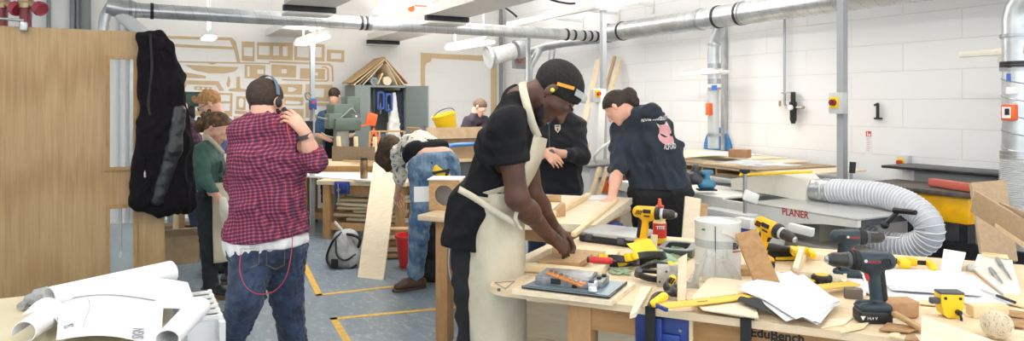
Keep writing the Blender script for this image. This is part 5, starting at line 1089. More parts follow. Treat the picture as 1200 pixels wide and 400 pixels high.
# --- wooden frame he is working on
zf = hB+.001
F = [G(593, 309, zf+.03), G(703, 319, zf+.03), G(728, 293, zf+.03), G(641, 286.5, zf+.03)]
t = thing('timber_surround', 'rectangular pale wooden frame being assembled under the dark hands', 'frame', sum(F, V())/4-V((0, 0, .03)))
def bar(a, b, w, h, inset): m_ = MB(); m_.beam(a-V((0, 0, h/2)), b-V((0, 0, h/2)), w, h, bev=.0015); return m_
ex = (F[1]-F[0]).normalized(); ey = (F[3]-F[0]).normalized()
for a, b in ((F[0]+ey*.03, F[1]+ey*.03), (F[3]-ey*.03, F[2]-ey*.03)): bar(a, b, .055, .028, 0).build('frame_rail', M_pine, t)
for a, b in ((F[0]+ex*.025, F[3]+ex*.025), (F[1]-ex*.03, F[2]-ex*.03)): bar(a+(b-a).normalized()*.058, b-(b-a).normalized()*.058, .05, .028, 0).build('frame_stile', M_ply, t)
slab([G(629, 306, zf+.035), G(679, 308.5, zf+.035), G(694, 298.5, zf+.035), G(648, 297, zf+.035)], .022, M_oak, 'wooden_tablet', 'small brown wooden board inside the frame directly under the dark hands', 'board')
slab([G(706, 303, zf+.012), G(735, 304, zf+.012), G(748, 293, zf+.012), G(722, 292, zf+.012)], .012, M_pine, 'wooden_tablet', 'flat pale offcut beside the right end of the wooden frame', 'board')
# --- electronics chassis on its board
zc_ = hB+.018
slab([G(600, 339.5, zc_), G(717, 353, zc_), G(745, 331.5, zc_), G(632, 322, zc_)], .017, M_ply, 'plywood_board', 'rectangular plywood board under the electronic chassis', 'board')
t = thing('electronic_chassis', 'silver electronic chassis with orange coil strip on a grey metal plate', 'electronic device', G(672, 338, zc_))
zs = zc_+.012
slab([G(612, 335.5, zs), G(714, 347.5, zs), G(734, 331, zs), G(642, 322.5, zs)], .003, mat('blue_grey_plate', '#8fa0ab', .35, .5), 'base_plate', None, parent=t)
m_ = MB(); k0, k1, k2, k3 = G(611.5, 336.4, zs-.004), G(713.5, 348.5, zs-.004), G(734.5, 331.5, zs-.004), G(642, 323, zs-.004)
for a, b in ((k0, k1), (k1, k2)): m_.beam(a, b, .004, .01)
m_.build('rubber_edge', M_black, t)
cb0, cb1 = G(627, 333.5, zs), G(700, 340.5, zs); ux = (cb1-cb0).normalized(); uy = V((0, 0, 1)).cross(ux); Mc = frame(ux, uy, cb0); W_ = (cb1-cb0).length
m_ = MB(Mc); m_.bx(0, 0, 0, W_*.86, .14, .032, bev=.003); m_.bx(W_*.86, .03, 0, W_*1.05, .14, .024, bev=.003); m_.box((W_*.5, .07, .034), (W_*.7, .09, .005), rot=(4, 0, 0), bev=.002); m_.build('chassis_box', mat('bright_metal', '#a9acad', .38, .6, color2='#84888a', nscale=30), t)
m_ = MB(Mc); m_.bx(W_*.26, -.003, .008, W_*.42, .003, .028); m_.build('power_socket', M_black, t); m_ = MB(Mc); m_.bx(W_*.6, -.002, 0, W_*.68, .002, .012); m_.build('mounting_clip', M_black, t)
for x, y in ((.9, .01), (.96, .07), (1.0, .11)): m_ = MB(Mc); m_.box((W_*x, y, .028), (.016, .018, .01)); m_.build('connector_socket', M_black, t)
m_ = MB(Mc); m_.bx(W_*.87, -.015, .004, W_*.98, .03, .028, bev=.002); m_.build('side_module', M_lgrey, t)
m_ = MB(Mc); m_.box((W_*.92, -.01, .03), (.018, .008, .006)); m_.build('blue_switch', M_blue, t); m_ = MB(Mc); m_.lathe([(0, 0), (.016, 0), (.014, .012), (0, .012)], c=(W_*.96, -.03, .005), n=14); m_.build('white_roller', M_white, t)
m_ = MB(); sa, sb = G(643, 319, .878), G(684, 334, .86); m_.beam(sa, sb, .028, .006, up=(0, -.5, 1)); m_.build('coil_strip', mat('copper_orange', '#d99050', .4, .2, color2='#c9793a', nscale=70), t)
m_ = MB()
for i in range(7): m_.lathe([(.003, 0), (.008, 0), (.008, .006), (.003, .006)], c=sa.lerp(sb, (i+.5)/7)+V((0, -.002, .003)), axis=(0, -.5, 1), n=10)
m_.build('copper_coil', M_chrome, t)
m_ = MB(); A_1, A_2, A_3 = G(580, 331.5, hB+.003), G(603, 330, hB+.003), G(592, 338.5, hB+.003)
m_.tube([A_1, A_2, A_3], .0022, 5, closed=True); m_.build('set_square', M_grey, label='thin triangular set square outline on the near left corner of the foreground workbench', cat='set square')
m_ = MB(); m_.tube([G(583, 339.8, hB+.002), G(586, 340, hB+.002)], .006, 8); m_.build('screw', M_dgrey, label='tiny dark screw on the near left corner of the foreground workbench', cat='screw')
m_ = MB()
for a, b in (((613, 323), (617, 322)), ((619, 323.5), (624, 324)), ((614, 326), (621, 326))): m_.beam(G(*a, hB+.0006), G(*b, hB+.0006), .004, .0008)
m_.build('pencil_mark', M_pencil, label='small grey pencil notes written on the foreground workbench top left of the chassis', cat='writing')
# strip of ply beside the chassis board and its neighbours
slab([G(738, 369, hB+.016), G(745, 367, hB+.016), G(764, 336, hB+.016), G(751, 336.5, hB+.016)], .014, M_ply, 'wooden_strip', 'plywood strip reaching the bench edge right of the chassis board', 'wood')
# --- red handled chisel
def rod(a, b, prof, m, name, parent, **k):
    a, b = V(a), V(b); L1 = (b-a).length; m_ = MB(); m_.lathe([(r, x*L1) for r, x in prof], c=a, axis=b-a, n=14); return m_.build(name, m, parent, **k)
t = thing('chisel', 'red handled chisel lying beside the wooden frame', 'chisel', G(700, 308, hB))
a, b = G(689, 304.5, hB+.047), G(718, 306, hB+.044); rod(a, b, [(0, 0), (.011, .02), (.014, .2), (.013, .6), (.014, .9), (.009, 1)], M_red, 'handle', t)
m_ = MB(); m_.beam(b, G(740, 303, hB+.03), .014, .004); m_.build('blade', M_steel, t); rod(a+(a-b)*.06, a+(b-a)*.04, [(0, 0), (.012, .2), (.013, 1)], M_black, 'end_cap', t)
# --- clamps, black loops with yellow jaws
def loop_clamp(c, sc, rz, lab, tilt=.55):
    c = c+V((0, 0, .02*sc))
    t = thing('spring_clamp', lab, 'clamp', c, rz, 'black and yellow clamps on the foreground workbench'); M = T(c) @ Matrix.Rotation(rz, 4, 'Z') @ Matrix.Rotation(tilt, 4, 'X')
    L1 = [V((.075*math.cos(a)*sc, .038*math.sin(a)*sc, .016+.003*math.sin(2*a))) for a in np.linspace(.35, 2*PI-.35, 22)]
    m_ = MB(M)
    for p, q in zip(L1[:-1], L1[1:]): m_.beam(p-(q-p)*.12, q+(q-p)*.12, .010*sc, .026, bev=.002)
    m_.build('clamp_arm', M_black, t)
    m_ = MB(M); m_.cyl((-.075*sc, 0, .003), (-.075*sc, 0, .034), .013*sc, n=14); m_.build('pivot', M_dgrey, t)
    for sy in (-1, 1):
        m_ = MB(M); m_.box((.078*sc, .022*sy*sc, .018), (.034*sc, .016*sc, .034), rot=(0, 0, 25*sy), bev=.003); m_.box((.06*sc, .03*sy*sc, .018), (.02*sc, .02*sc, .03), bev=.003); m_.build('jaw_pad', M_yellow, t)
    m_ = MB(M); m_.beam((-.07*sc, .01, .02), (.03*sc, -.004, .018), .012*sc, .014, bev=.002); m_.build('lever', M_black, t)
    return t
loop_clamp(G(726, 316, hB), .95, math.radians(168), 'black and yellow clamp touching the tip of the red chisel')
loop_clamp(G(757, 314, hB), 1.25, math.radians(205), 'black and yellow clamp in front of the green cloth')
loop_clamp(G(769, 329, hB), 1.05, math.radians(10), 'black clamp lying between the chassis board and the grey metal block')
loop_clamp(G(787, 347, hB), .85, math.radians(70), 'yellow jawed clamp lying at the foot of the upright white stick')
t = thing('yellow_clamp_handle', 'bright yellow and black clamp handle hanging over the bench edge strap', 'clamp', G(770, 352, hB))
link('handle_grip', field_mesh('g', [cone(G(766, 356, hB+.02), G(778, 348, hB+.03), .014, .016, .01)], .004), M_yellow, t, smooth=180)
m_ = MB(); m_.tube(spline([G(760, 361, hB+.01), G(768, 346, hB+.03), G(786, 344, hB+.03), G(800, 346, hB+.02)], 5), .008, 8); m_.build('clamp_bar', M_black, t)
# --- tool case
t = thing('tool_case', 'flat grey lidded tool case with black edges behind the dark hands', 'case', G(706, 287, hB))
ca, cb_ = G(678, 283, hB), G(739, 291, hB); ux = (cb_-ca).normalized(); Mc = frame(ux, V((0, 0, 1)).cross(ux), ca); W_ = (cb_-ca).length+.02
m_ = MB(Mc); m_.bx(0, 0, 0, W_, .26, .032, bev=.008); m_.build('case_body', M_black, t); m_ = MB(Mc); m_.bx(.0, .005, .032, W_, .27, .052, bev=.006); m_.build('case_lid', mat('case_grey', '#a8aaa9', .35), t)
m_ = MB(Mc)
for x in (.06, W_-.07): m_.bx(x-.02, -.008, .012, x+.02, .002, .045, bev=.003)
m_.build('latch', M_dgrey, t)
# --- power drills
def drill(base, M, lab, body, grip, scheme, name='cordless_drill', sz=1.0, batt=True):
    t = thing(name, lab, 'drill', base); X = M @ Matrix.Scale(sz, 4)
    pr = [cone((-.058, 0, .2), (.035, 0, .203), .0275, .031, .006), cone((-.055, 0, .208), (.02, 0, .21), .023, .023, .01), cone((-.020, 0, .17), (-.03, 0, .07), .0165, .0165, .012), cone((-.010, 0, .17), (-.02, 0, .07), .015, .015, .012), cone((-.026, 0, .178), (.012, 0, .18), .02, .02, .012)]
    pr += [cone((-.05, y, .05), (.02, y, .05), .017, .017, .012) for y in (-.02, .02)]
    link('drill_body', field_mesh('b', xf(pr, M, sz), .0036*sz), body, t, smooth=180)
    m_ = MB(X); m_.lathe([(.0, -.0), (.030, 0), (.034, .004), (.034, .018), (.031, .02), (.031, .028)], c=(.03, 0, .203), axis=(1, 0, 0)); m_.build('torque_ring', M_black if scheme == 'y' else M_rubber, t)
    m_ = MB(X); m_.lathe([(.026, 0), (.027, .012), (.026, .014)], c=(.058, 0, .203), axis=(1, 0, 0)); m_.build('gear_collar', M_lgrey if scheme == 'y' else M_dgrey, t)
    m_ = MB(X); m_.lathe([(.024, 0), (.0255, .004), (.024, .02), (.0235, .024), (.025, .028), (.0235, .045), (.018, .058), (.013, .062), (.009, .068), (.006, .068), (.005, .055), (0, .055)], c=(.07, 0, .203), axis=(1, 0, 0)); m_.build('chuck', mat('chuck_black', '#2c2a28', .4), t)
    m_ = MB(X); m_.lathe([(.013, 0), (.014, .003), (.009, .009), (.006, .009)], c=(.131, 0, .203), axis=(1, 0, 0)); m_.build('chuck_tip', M_steel, t)
    link('trigger', field_mesh('t', xf([cone((.008, 0, .163), (.001, 0, .14), .009, .008, .004)], M, sz), .003), M_black if scheme == 'y' else M_red, t, smooth=180)
    pr = [cone((-.036, 0, .165), (-.046, 0, .08), .0145, .0145, .01), cone((-.04, 0, .18), (-.058, 0, .2), .012, .018, .01)]
    link('rubber_grip', field_mesh('g', xf(pr, M, sz), .0036*sz), grip, t, smooth=180)
    if batt:
        m_ = MB(X); m_.box((-.012, 0, .022), (.105, .07, .042), bev=.008, seg=3); m_.build('battery_pack', M_black, t)
        m_ = MB(X); m_.box((-.012, 0, .048), (.1, .066, .012), bev=.005); m_.build('battery_shoe', body if scheme != 'y' else grip, t)
    for sy in (-1, 1):
        m_ = MB(X)
        for i in range(4): m_.box((-.058+i*.008, .0275*sy, .203), (.004, .008, .024), rot=(0, 20, 0))
        m_.build('vent_slots', M_black, t)
    if scheme == 'b':
        for sy, rot in ((-1, Matrix.Rotation(PI/2, 4, 'X')), (1, Matrix.Rotation(PI, 4, 'Z') @ Matrix.Rotation(PI/2, 4, 'X'))):
            text('BOSCH', .012, X @ T((-.014 if sy < 0 else .014), .0325*sy, .2005) @ rot, mat('logo_red', '#a93a38', .5), t, bold=.0004)
            text('14,4 V', .013, X @ T((-.018 if sy < 0 else .02), .0352*sy, .016) @ rot, M_paper, t)
            m_ = MB(X); m_.prism([(0, .006), (.016, .006), (.008, -.008)], 0, .0008, M=T((-.038 if sy < 0 else .04), .0356*sy, .021) @ rot); m_.build('battery_mark', M_paper, t)
            m_ = MB(X); m_.lathe([(.0045, 0), (.0055, 0), (.0055, .001), (.0045, .001)], c=(.0215 if sy > 0 else -.0205, .032*sy, .2065), axis=(0, sy, 0), n=16); m_.build('round_logo', M_lgrey, t)
    else:
        for sy in (-1, 1):
            m_ = MB(X); m_.box((-.005, .031*sy, .212), (.04, .006, .02), bev=.002); m_.box((-.005, .026*sy, .187), (.03, .006, .008)); m_.build('side_logo_panel', M_black, t)
    return t
def DM(base, yaw, pitch=0, roll=0): return T(base) @ Matrix.Rotation(math.radians(yaw), 4, 'Z') @ Matrix.Rotation(math.radians(pitch), 4, 'Y') @ Matrix.Rotation(math.radians(roll), 4, 'X')
b1 = G(759, 296, hB); drill(b1, DM(b1, -24, 2), 'yellow cordless drill standing behind the glue bottle, chuck pointing right', M_dyellow, M_black, 'y', sz=.93)
b2 = G(893, 316, hB); drill(b2, DM(b2+V((0, .0, 0)), -62, 14), 'yellow cordless drill half hidden behind the slanted oak block', M_dyellow, M_black, 'y', sz=.94)
b3 = G(1018, 377, hB); drill(b3, DM(b3, 175-0, 0), 'dark blue cordless drill standing upright in front, chuck pointing left', M_navyplastic, M_rubber, 'b', sz=.97)
b4 = G(991, 331, hB); t4 = drill(b4, DM(b4+V((.02, 0, -.01)), -8, 0), 'dark blue cordless drill standing behind the front one, bit pointing right', M_navyplastic, M_rubber, 'b', sz=.93)
Md = DM(b4+V((.02, 0, -.01)), -8, 0) @ Matrix.Scale(.93, 4); m_ = MB(Md); m_.cyl((.13, 0, .203), (.165, 0, .203), .005, n=8); m_.cyl((.165, 0, .203), (.195, 0, .203), .003, n=8); m_.build('driver_bit', M_steel, t4)
# --- glue bottle
c = G(773, 291.5, hB); t = thing('glue_bottle', 'glue bottle with red cap and red and yellow label beside the yellow drill', 'bottle', c)
m_ = MB(); m_.lathe([(0, 0), (.03, 0), (.032, .005), (.032, .12), (.03, .13), (.026, .135), (.03, .145), (.03, .17), (.018, .19), (0, .19)], c=c); m_.build('bottle_body', mat('glue_cream', '#e4cf9a', .4), t)
m_ = MB(); m_.lathe([(.0325, .02), (.033, .02), (.033, .125), (.0325, .125)], c=c); m_.build('bottle_label', M_red, t)
m_ = MB(); m_.lathe([(.0328, .03), (.0335, .03), (.0335, .055), (.0328, .055)], c=c); m_.build('label_band', M_yellow, t)
m_ = MB(); m_.lathe([(.0, .188), (.02, .188), (.02, .208), (0, .208)], c=c); m_.build('bottle_cap', M_red, t); m_ = MB(); m_.lathe([(.011, .208), (.007, .236), (.008, .24), (0, .243)], c=c, n=14); m_.build('nozzle', M_orange, t)
text('TITE', .021, T(c+V((-.024, -.0345, .1))) @ MT, M_paper, t, bold=.001)
t = MB(T(G(766, 301, hB)) @ Matrix.Rotation(.1, 4, 'Z')); t.box((0, 0, .05), (.03, .012, .1), rot=(0, 4, 0), bev=.001); t.build('wooden_strip', M_pine, label='short upright pale wood strip against the glue bottle', cat='wood')
# --- yellow pad, green cloth, black tray, block
sheet('sanding_sheet', [P(748, 304, 3.0), P(776, 300, 3.02), P(762, 281, 3.08), P(734, 285, 3.06)], 'creased bright yellow sheet lying tilted on the green cloth', n=10, m=mat('yellow_sheet', '#e3d93f', .7, color2='#d3c937', nscale=12), th=.003, amp=.006, cat='sheet')
def cloth(u0, v0, u1, v1, hgt, seed, lab, m, name='cloth', n=34):
    rs = np.random.RandomState(seed); A, B, C_, D = G(u0, v1, hB), G(u1, v1, hB), G(u1, v0, hB), G(u0, v0, hB); ph = rs.rand(8)*6
    def fn(s, t):
        p = (A*(1-s)+B*s)*(1-t)+(D*(1-s)+C_*s)*t; e = math.sin(PI*s)**.5*math.sin(PI*t)**.5
        r = abs(math.sin(9*s+4*t+ph[0]))+abs(math.sin(-6*s+11*t+ph[1]+1.5*math.sin(5*s)))+.5*math.sin(17*s+ph[2])*math.sin(19*t+ph[3])
        return p+V((.012*math.sin(12*t+ph[4]), .012*math.sin(12*s+ph[5]), .004+e*hgt*(.45+.3*r)))
    m_ = MB(); m_.surf(fn, n, n, .002); return m_.build(name, m, label=lab, cat='cloth', smooth=60)
cloth(746, 294, 792, 312, .035, 3, 'crumpled pale green cloth in the middle of the foreground workbench', mat('pale_green_cloth', '#a9bfa3', .9, color2='#8fae90', nscale=20))
cloth(778, 292, 806, 306, .02, 9, 'small scrap of green netting beside the grey tray', mat('green_net', '#8a9c76', .9, color2='#6f8560', nscale=30))
cloth(716, 316, 736, 323, .012, 12, 'thin green shavings scattered beside the first clamp', mat('green_shaving', '#93a888', .9))
t = thing('plastic_tray', 'grey and black plastic tray with rounded corner beside the paint tin', 'tray', G(793, 297, hB))
Mt = T(G(780, 301, hB)) @ Matrix.Rotation(BR+.05, 4, 'Z')
m_ = MB(Mt); m_.prism(rr(-.03, -.02, .12, .19, .04), 0, .035, [rr(-.015, -.005, .1, .175, .03)]); m_.bx(-.01, 0, 0, .09, .17, .006); m_.build('tray_body', mat('tray_dark', '#43474c', .35), t); m_ = MB(Mt); m_.prism(rr(-.032, -.022, .122, .192, .04), .035, .04, [rr(-.01, 0, .095, .17, .03)]); m_.build('tray_rim', M_grey, t)
c = G(803, 338, hB); Mb_ = T(c) @ Matrix.Rotation(BR+.25, 4, 'Z'); t = thing('metal_guide', 'grey metal guide block with a deep round notch beside the upright stick', 'guide', c)
arc = [(.075+.022*math.cos(a), .062+.04*math.sin(a)) for a in np.linspace(0, -PI, 12)]
m_ = MB(Mb_ @ T(-.06, .0, 0) @ Matrix.Rotation(PI/2, 4, 'X')); m_.prism([(0, 0), (.11, 0), (.11, .095)]+[(.097, .095)]+arc+[(.053, .092), (.0, .08)], -.02, 0); m_.build('notched_plate', mat('dusty_alloy', '#b9b7b1', .5, .3, color2='#9d9c98', nscale=30), t, smooth=30)
m_ = MB(Mb_ @ T(-.06, .0, 0)); m_.bx(-.045, -.003, 0, -.0, .05, .078, bev=.003); m_.bx(0, .02, 0, .11, .06, .012); m_.build('side_plate', MATS['dusty_alloy'], t); m_ = MB(Mb_ @ T(-.06, .0, 0))
for x, z_ in ((-.035, .02), (-.01, .06), (.02, .02), (.035, .06)): m_.lathe([(0, 0), (.005, 0), (.004, .003), (0, .003)], c=(x, -.003, z_), axis=(0, -1, 0), n=10)
m_.build('bolt', M_dgrey, t)
# upright white stick
a = G(798.5, 353, hB+.01); m_ = MB(T(a) @ Matrix.Rotation(BR, 4, 'Z')); L1 = .15; m_.prism([(-.013, -.008), (.015, -.008), (.015, L1+.015), (-.013, L1-.005)], -.008, .008, M=Matrix.Rotation(PI/2-.12, 4, 'X')); m_.build('wooden_strip', M_ply, label='pale wooden stick standing upright with a slanted top beside the grey guide block', cat='wood')
# --- paint tin and plastic bag
c = G(841, 321, hB); c.y += .0; t = thing('paint_tin', 'large white paint tin with grey band and cream handle', 'tin', c); r = .091; hh = .222
m_ = MB(); m_.lathe([(0, 0), (r, 0), (r+.002, .006), (r, .012), (r, hh-.012), (r+.003, hh-.006), (r+.003, hh), (r-.006, hh), (r-.006, hh-.008), (r-.012, hh-.012), (r-.02, hh-.004), (0, hh-.004)], c=c, n=40); m_.build('tin_body', mat('tin_white', '#dddfdd', .35, color2='#d3d6d4', nscale=5), t)
m_ = MB(); m_.lathe([(r+.0003, .118), (r+.001, .118), (r+.001, .15), (r+.0003, .15)], c=c, n=40); m_.build('grey_band', mat('band_grey', '#b2b5b3', .45), t)
m_ = MB(); m_.tube([c+V((-.035, -r*.94-.002, .012)), c+V((-.035, -r*.94-.002, hh-.012))], .0018, 6); m_.build('side_seam', M_dgrey, t)
m_ = MB(); m_.tube([c+V((-.078, -.05-.002, hh-.03)), c+V((-.07, -.061, hh-.03))], .004, 6); m_.build('green_mark', mat('mark_green', '#2e8a4c', .5), t)
hp = [c+V((-.012, -r-.004, hh-.03)), c+V((.03, -r-.002, hh-.045)), c+V((.075, -.065, hh-.075)), c+V((r+.008, -.01, hh-.09))]; m_ = MB()
for p_, q_ in zip(spline(hp, 5)[:-1], spline(hp, 5)[1:]): m_.beam(p_, q_+(q_-p_)*.1, .004, .014, up=(0, 0, 1))
m_.build('carry_handle', mat('handle_cream', '#e2ddcf', .4), t)
text('Br', .036, T(c+V((.036, -.087, .118))) @ Matrix.Rotation(math.radians(25), 4, 'Z') @ MT, mat('text_green', '#2b3d33', .5), t, bold=.0012); m_ = MB(T(c+V((.036, -.087, .107))) @ Matrix.Rotation(math.radians(25), 4, 'Z')); m_.box((.02, 0, 0), (.045, .001, .005)); m_.build('red_print', M_red, t)
c = G(838, 327, hB)
def bag(s, tt):
    a = s*2*PI; r = (.085-.03*tt)*(1+.14*math.sin(5*a+3*tt)+.1*math.sin(9*a+7*tt)); x = c.x-.01+r*math.cos(a)*(1.05-.3*tt); y = c.y-.045+r*math.sin(a)*.42; return V((x, y, .8+.004+tt*(.1+.02*math.sin(3*a+1))))
m_ = MB(); m_.surf(bag, 60, 14, .0008); m_.build('plastic_bag', mat('cloudy_plastic', '#dfe0da', .25, trans=.3, alpha=.28, bump=.5, bscale=25), label='crumpled clear plastic bag in front of the paint tin', cat='bag', smooth=180)
# --- plywood panels at the front edge, ruler
for k in range(3):
    slab([G(811-k*.5, 350, hB+.01+.006*k), G(823, 362.5, hB+.01+.006*k), G(889, 374-k, hB+.01+.006*k), G(880, 330, hB+.01+.006*k), G(832, 324, hB+.01+.006*k)], .005, M_ply if k != 1 else M_plyedge, 'plywood_sheet', '%s of three thin plywood panels under the yellow ruler' % ['lowest', 'middle', 'topmost'][k], 'board', grp='plywood panels under the ruler')
t = thing('ruler', 'long yellow ruler with black markings lying across the plywood panels', 'ruler', G(850, 352, hB+.03))
ra, rb = G(778, 359, hB+.034), G(1003, 332, hB+.03); ux = (rb-ra).normalized(); Mr = frame(ux, V((0, 0, 1)).cross(ux), ra); Lr = (rb-ra).length
m_ = MB(Mr); m_.box((Lr/2, .006, -.002), (Lr, .056, .006), bev=.001); m_.build('ruler_body', mat('ruler_yellow', '#e3bb48', .5), t); m_ = MB(Mr)
for i in range(int(Lr/.02)): m_.box((.01+i*.02, .028, .0014), (.0012, .006 if i % 5 else .011, .0006))
m_.build('scale_marks', M_black, t)
text('TOOLS', .013, Mr @ T(.13, -.008, .0014), M_black, t); m_ = MB(Mr); m_.box((-.004, 0.006, -.006), (.01, .058, .012)); m_.build('end_stop', M_blue, t)
sheet('sanding_sheet', [G(864, 352, hB+.036), G(905, 368, hB+.034), G(892, 352, hB+.036), G(872, 347, hB+.04)], 'curled black abrasive sheet beside the white paper stack', n=8, m=mat('abrasive_black', '#2e2f31', .9), th=.002, amp=.006, cat='sheet')
# oak block slanting, small blocks
pa, pb = P(874, 273, 2.72), P(903, 328, 2.55); m_ = MB(); pb.z = hB+.015; m_.beam(pb, pa, .085, .026, up=(-.2, -1, .3), bev=.002); m_.build('oak_block', wood('oak_block_wood', '#94704a', '#b08a5f', (6, 6, 6), 5), label='slanted brown oak block leaning in front of the second yellow drill', cat='wood')
c = G(872, 321, hB); m_ = MB(T(c) @ Matrix.Rotation(BR+.4, 4, 'Z')); m_.box((0, 0, .014), (.13, .08, .028), bev=.002); m_.build('wooden_block', M_oak, label='flat brown block between the paint tin and the slanted oak block', cat='wood')
# F clamp with black handle, yellow box
def fclamp(a, b, lab, grip):
    a, b = V(a), V(b); t = thing('bar_clamp', lab, 'clamp', V((a.x, a.y, hB)), 0, 'yellow bar clamps at the back of the bench'); ux = (b-a).normalized(); M = frame(ux, V((0, 0, 1)).cross(ux), a); L1 = (b-a).length
    m_ = MB(M); m_.box((L1/2, 0, 0), (L1, .008, .018)); m_.build('clamp_bar', M_black, t)
    m_ = MB(M); m_.box((.035, -.03, 0), (.04, .1, .03), bev=.006); m_.box((L1-.01, -.03, 0), (.025, .1, .028), bev=.006); m_.box((.07, .01, 0.0), (.05, .03, .034), bev=.005); m_.build('clamp_jaw', M_yellow, t)
    m_ = MB(M); m_.lathe([(0, -.1), (.014, -.095), (.018, -.06), (.014, -.01), (.012, .02)], c=(0, 0, 0), axis=(1, 0, 0), n=14); m_.build('clamp_grip', grip, t)
fclamp(G(921, 292, hB+.06), G(952, 296, hB+.05), 'yellow and black bar clamp behind the slanted oak block', M_black)
fclamp(G(1046, 306, hB+.03), G(1092, 309, hB+.03), 'yellow bar clamp behind the two dark blue drills', M_black)
c = G(917, 305, hB); t = thing('black_tool', 'black and yellow hand tool lying right of the slanted oak block', 'tool', c); link('tool_body', field_mesh('b', [cone(c+V((-.04, .0, .03)), c+V((.06, 0, .03)), .026, .022, .01), cone(c+V((-.03, 0, .02)), c+V((.06, 0, .015)), .024, .02, .01)], .005), M_black, t, smooth=180)
m_ = MB(T(c)); m_.box((.01, -.022, .012), (.1, .01, .014), bev=.003); m_.build('yellow_trim', M_yellow, t)
c = G(885, 309, hB); link('masking_tool', field_mesh('b', [cone(c+V((0, 0, .03)), c+V((.02, 0, .03)), .03, .03, .01)], .005), M_dyellow, label='round yellow and black sander end peeping out below the slanted oak block', cat='sander', smooth=180)
m_ = MB(T(G(905, 306, hB+.0))); m_.box((0, .12, .07), (.05, .05, .14), bev=.006); m_.build('bright_box', mat('fluorescent_yellow', '#d9e020', .5), label='fluorescent yellow carton standing behind the second yellow drill', cat='carton')
# white tray / wooden tray frame
tr = [G(931, 318, hB+.04), G(990, 323, hB+.04), G(995, 300, hB+.04), G(944, 297, hB+.04)]
t = thing('wooden_tray', 'shallow pale wooden tray behind the tape measure', 'tray', sum(tr, V())/4)
for i in range(4):
    a, b = tr[i], tr[(i+1) % 4]; m_ = MB(); m_.beam(a-V((0, 0, .017)), b-V((0, 0, .017)), .012, .036, bev=.001); m_.build('tray_side', M_ply, t)
slab([q-V((0, 0, .03)) for q in tr], .006, M_ply, 'tray_base', None, parent=t)
m_ = MB(); m_.beam(G(932, 318, hB+.045)+V((0, 0, .004)), G(940, 292, hB+.09), .022, .022, bev=.002); m_.build('wooden_strip', M_ply, label='pale square stick leaning on the left end of the wooden tray', cat='wood')
c = G(965, 331, hB); Mk = T(c) @ Matrix.Rotation(BR, 4, 'Z'); t = thing('black_tray', 'flat black tray under the tape measure', 'tray', c, BR); m_ = MB(Mk); m_.bx(-.11, -.03, 0, .09, .05, .012, bev=.003); m_.build('tray_body', M_black, t)
c = G(963, 330, hB+.013); t = thing('tape_measure', 'black and yellow tape measure lying on the black tray', 'tape measure', c); m_ = MB(T(c)); m_.lathe([(0, 0), (.034, 0), (.038, .006), (.038, .02), (.033, .026), (0, .026)], n=26); m_.build('tape_case', M_black, t); m_ = MB(T(c)); m_.lathe([(0, .026), (.024, .026), (.022, .029), (0, .029)], n=22); m_.box((-.045, -.01, .006), (.03, .016, .006)); m_.build('yellow_disc', M_yellow, t)
# paper stack with pencil drawings
base = [G(867, 338, hB+.04), G(936, 379, hB+.02), G(985, 357, hB+.02), G(929, 321, hB+.04)]
cc = sum(base, V())/4; labs = ['lowest', 'second lowest', 'third', 'fourth', 'topmost']
for i in range(5):
    rs = random.Random(20+i); rot = Matrix.Rotation(rs.uniform(-.2, .2) if i < 4 else 0, 4, 'Z'); cor = [cc+rot @ (q-cc)+V((rs.uniform(-.008, .008), rs.uniform(-.008, .008), .0025*i)) for q in base]
    t = sheet('drawing_sheet', cor, '%s sheet of white paper in the loose stack beside the upright blue drill' % labs[i], n=10, amp=.003, grp='white sheets in the loose stack', cat='paper')
    if i == 4:
        props(t, 'topmost sheet with faint pencil drawings in the loose paper stack beside the blue drill')
        m_ = MB()
        for a, b in (((.3, .35), (.7, .3)), ((.7, .3), (.72, .7)), ((.72, .7), (.35, .75)), ((.35, .75), (.3, .35)), ((.4, .45), (.6, .6)), ((.2, .6), (.5, .5)), ((.45, .2), (.8, .5))):
            def pp_(s, t_): return (cor[0]*(1-s)+cor[1]*s)*(1-t_)+(cor[3]*(1-s)+cor[2]*s)*t_+V((0, 0, .003*math.sin(s*5+1)*math.sin(t_*4)+.0012))
            m_.tube([pp_(a[0]+(b[0]-a[0])*k/8, a[1]+(b[1]-a[1])*k/8) for k in range(9)], .0005, 4)
        m_.build('pencil_drawing', mat('faint_pencil', '#dcdce0', .8), t)
# big drawing sheets on the right
sheet('drawing_sheet', [G(978, 320, hB+.012), G(1030, 352, hB+.006), G(1186, 357, hB+.008), G(1140, 322, hB+.01)], 'wide white drawing sheet with pencil lines lying under the ballpoint pen', n=18, amp=.004, cat='drawing')
sheet('drawing_sheet', [G(1020, 316, hB+.016), G(1045, 340, hB+.015), G(1150, 347, hB+.016), G(1130, 318, hB+.014)], 'smaller white drawing sheet on top of the wide one behind the blue drill', n=14, amp=.003, cat='drawing')
sheet('drawing_sheet', [G(972, 319, hB+.03), G(1014, 349, hB+.008), G(1016, 338, hB+.016), G(1005, 318, hB+.026)], 'white sheet edge lifting up between the tape measure and the upright blue drill', n=8, cat='drawing')
m_ = MB()
for a, b in (((1032, 334), (1150, 348)), ((1034, 337), (1148, 350)), ((1080, 320), (1150, 332)), ((1045, 345), (1030, 334))): m_.tube([G(a[0]+(b[0]-a[0])*k/10, a[1]+(b[1]-a[1])*k/10, hB+.0215) for k in range(11)], .0007, 4)
m_.build('pencil_line', M_pencil, label='faint ruled pencil lines on the smaller white drawing sheet', cat='drawing')
t = thing('pen', 'black and clear ballpoint pen lying on the wide drawing sheet', 'pen', G(1170, 348, hB+.015))
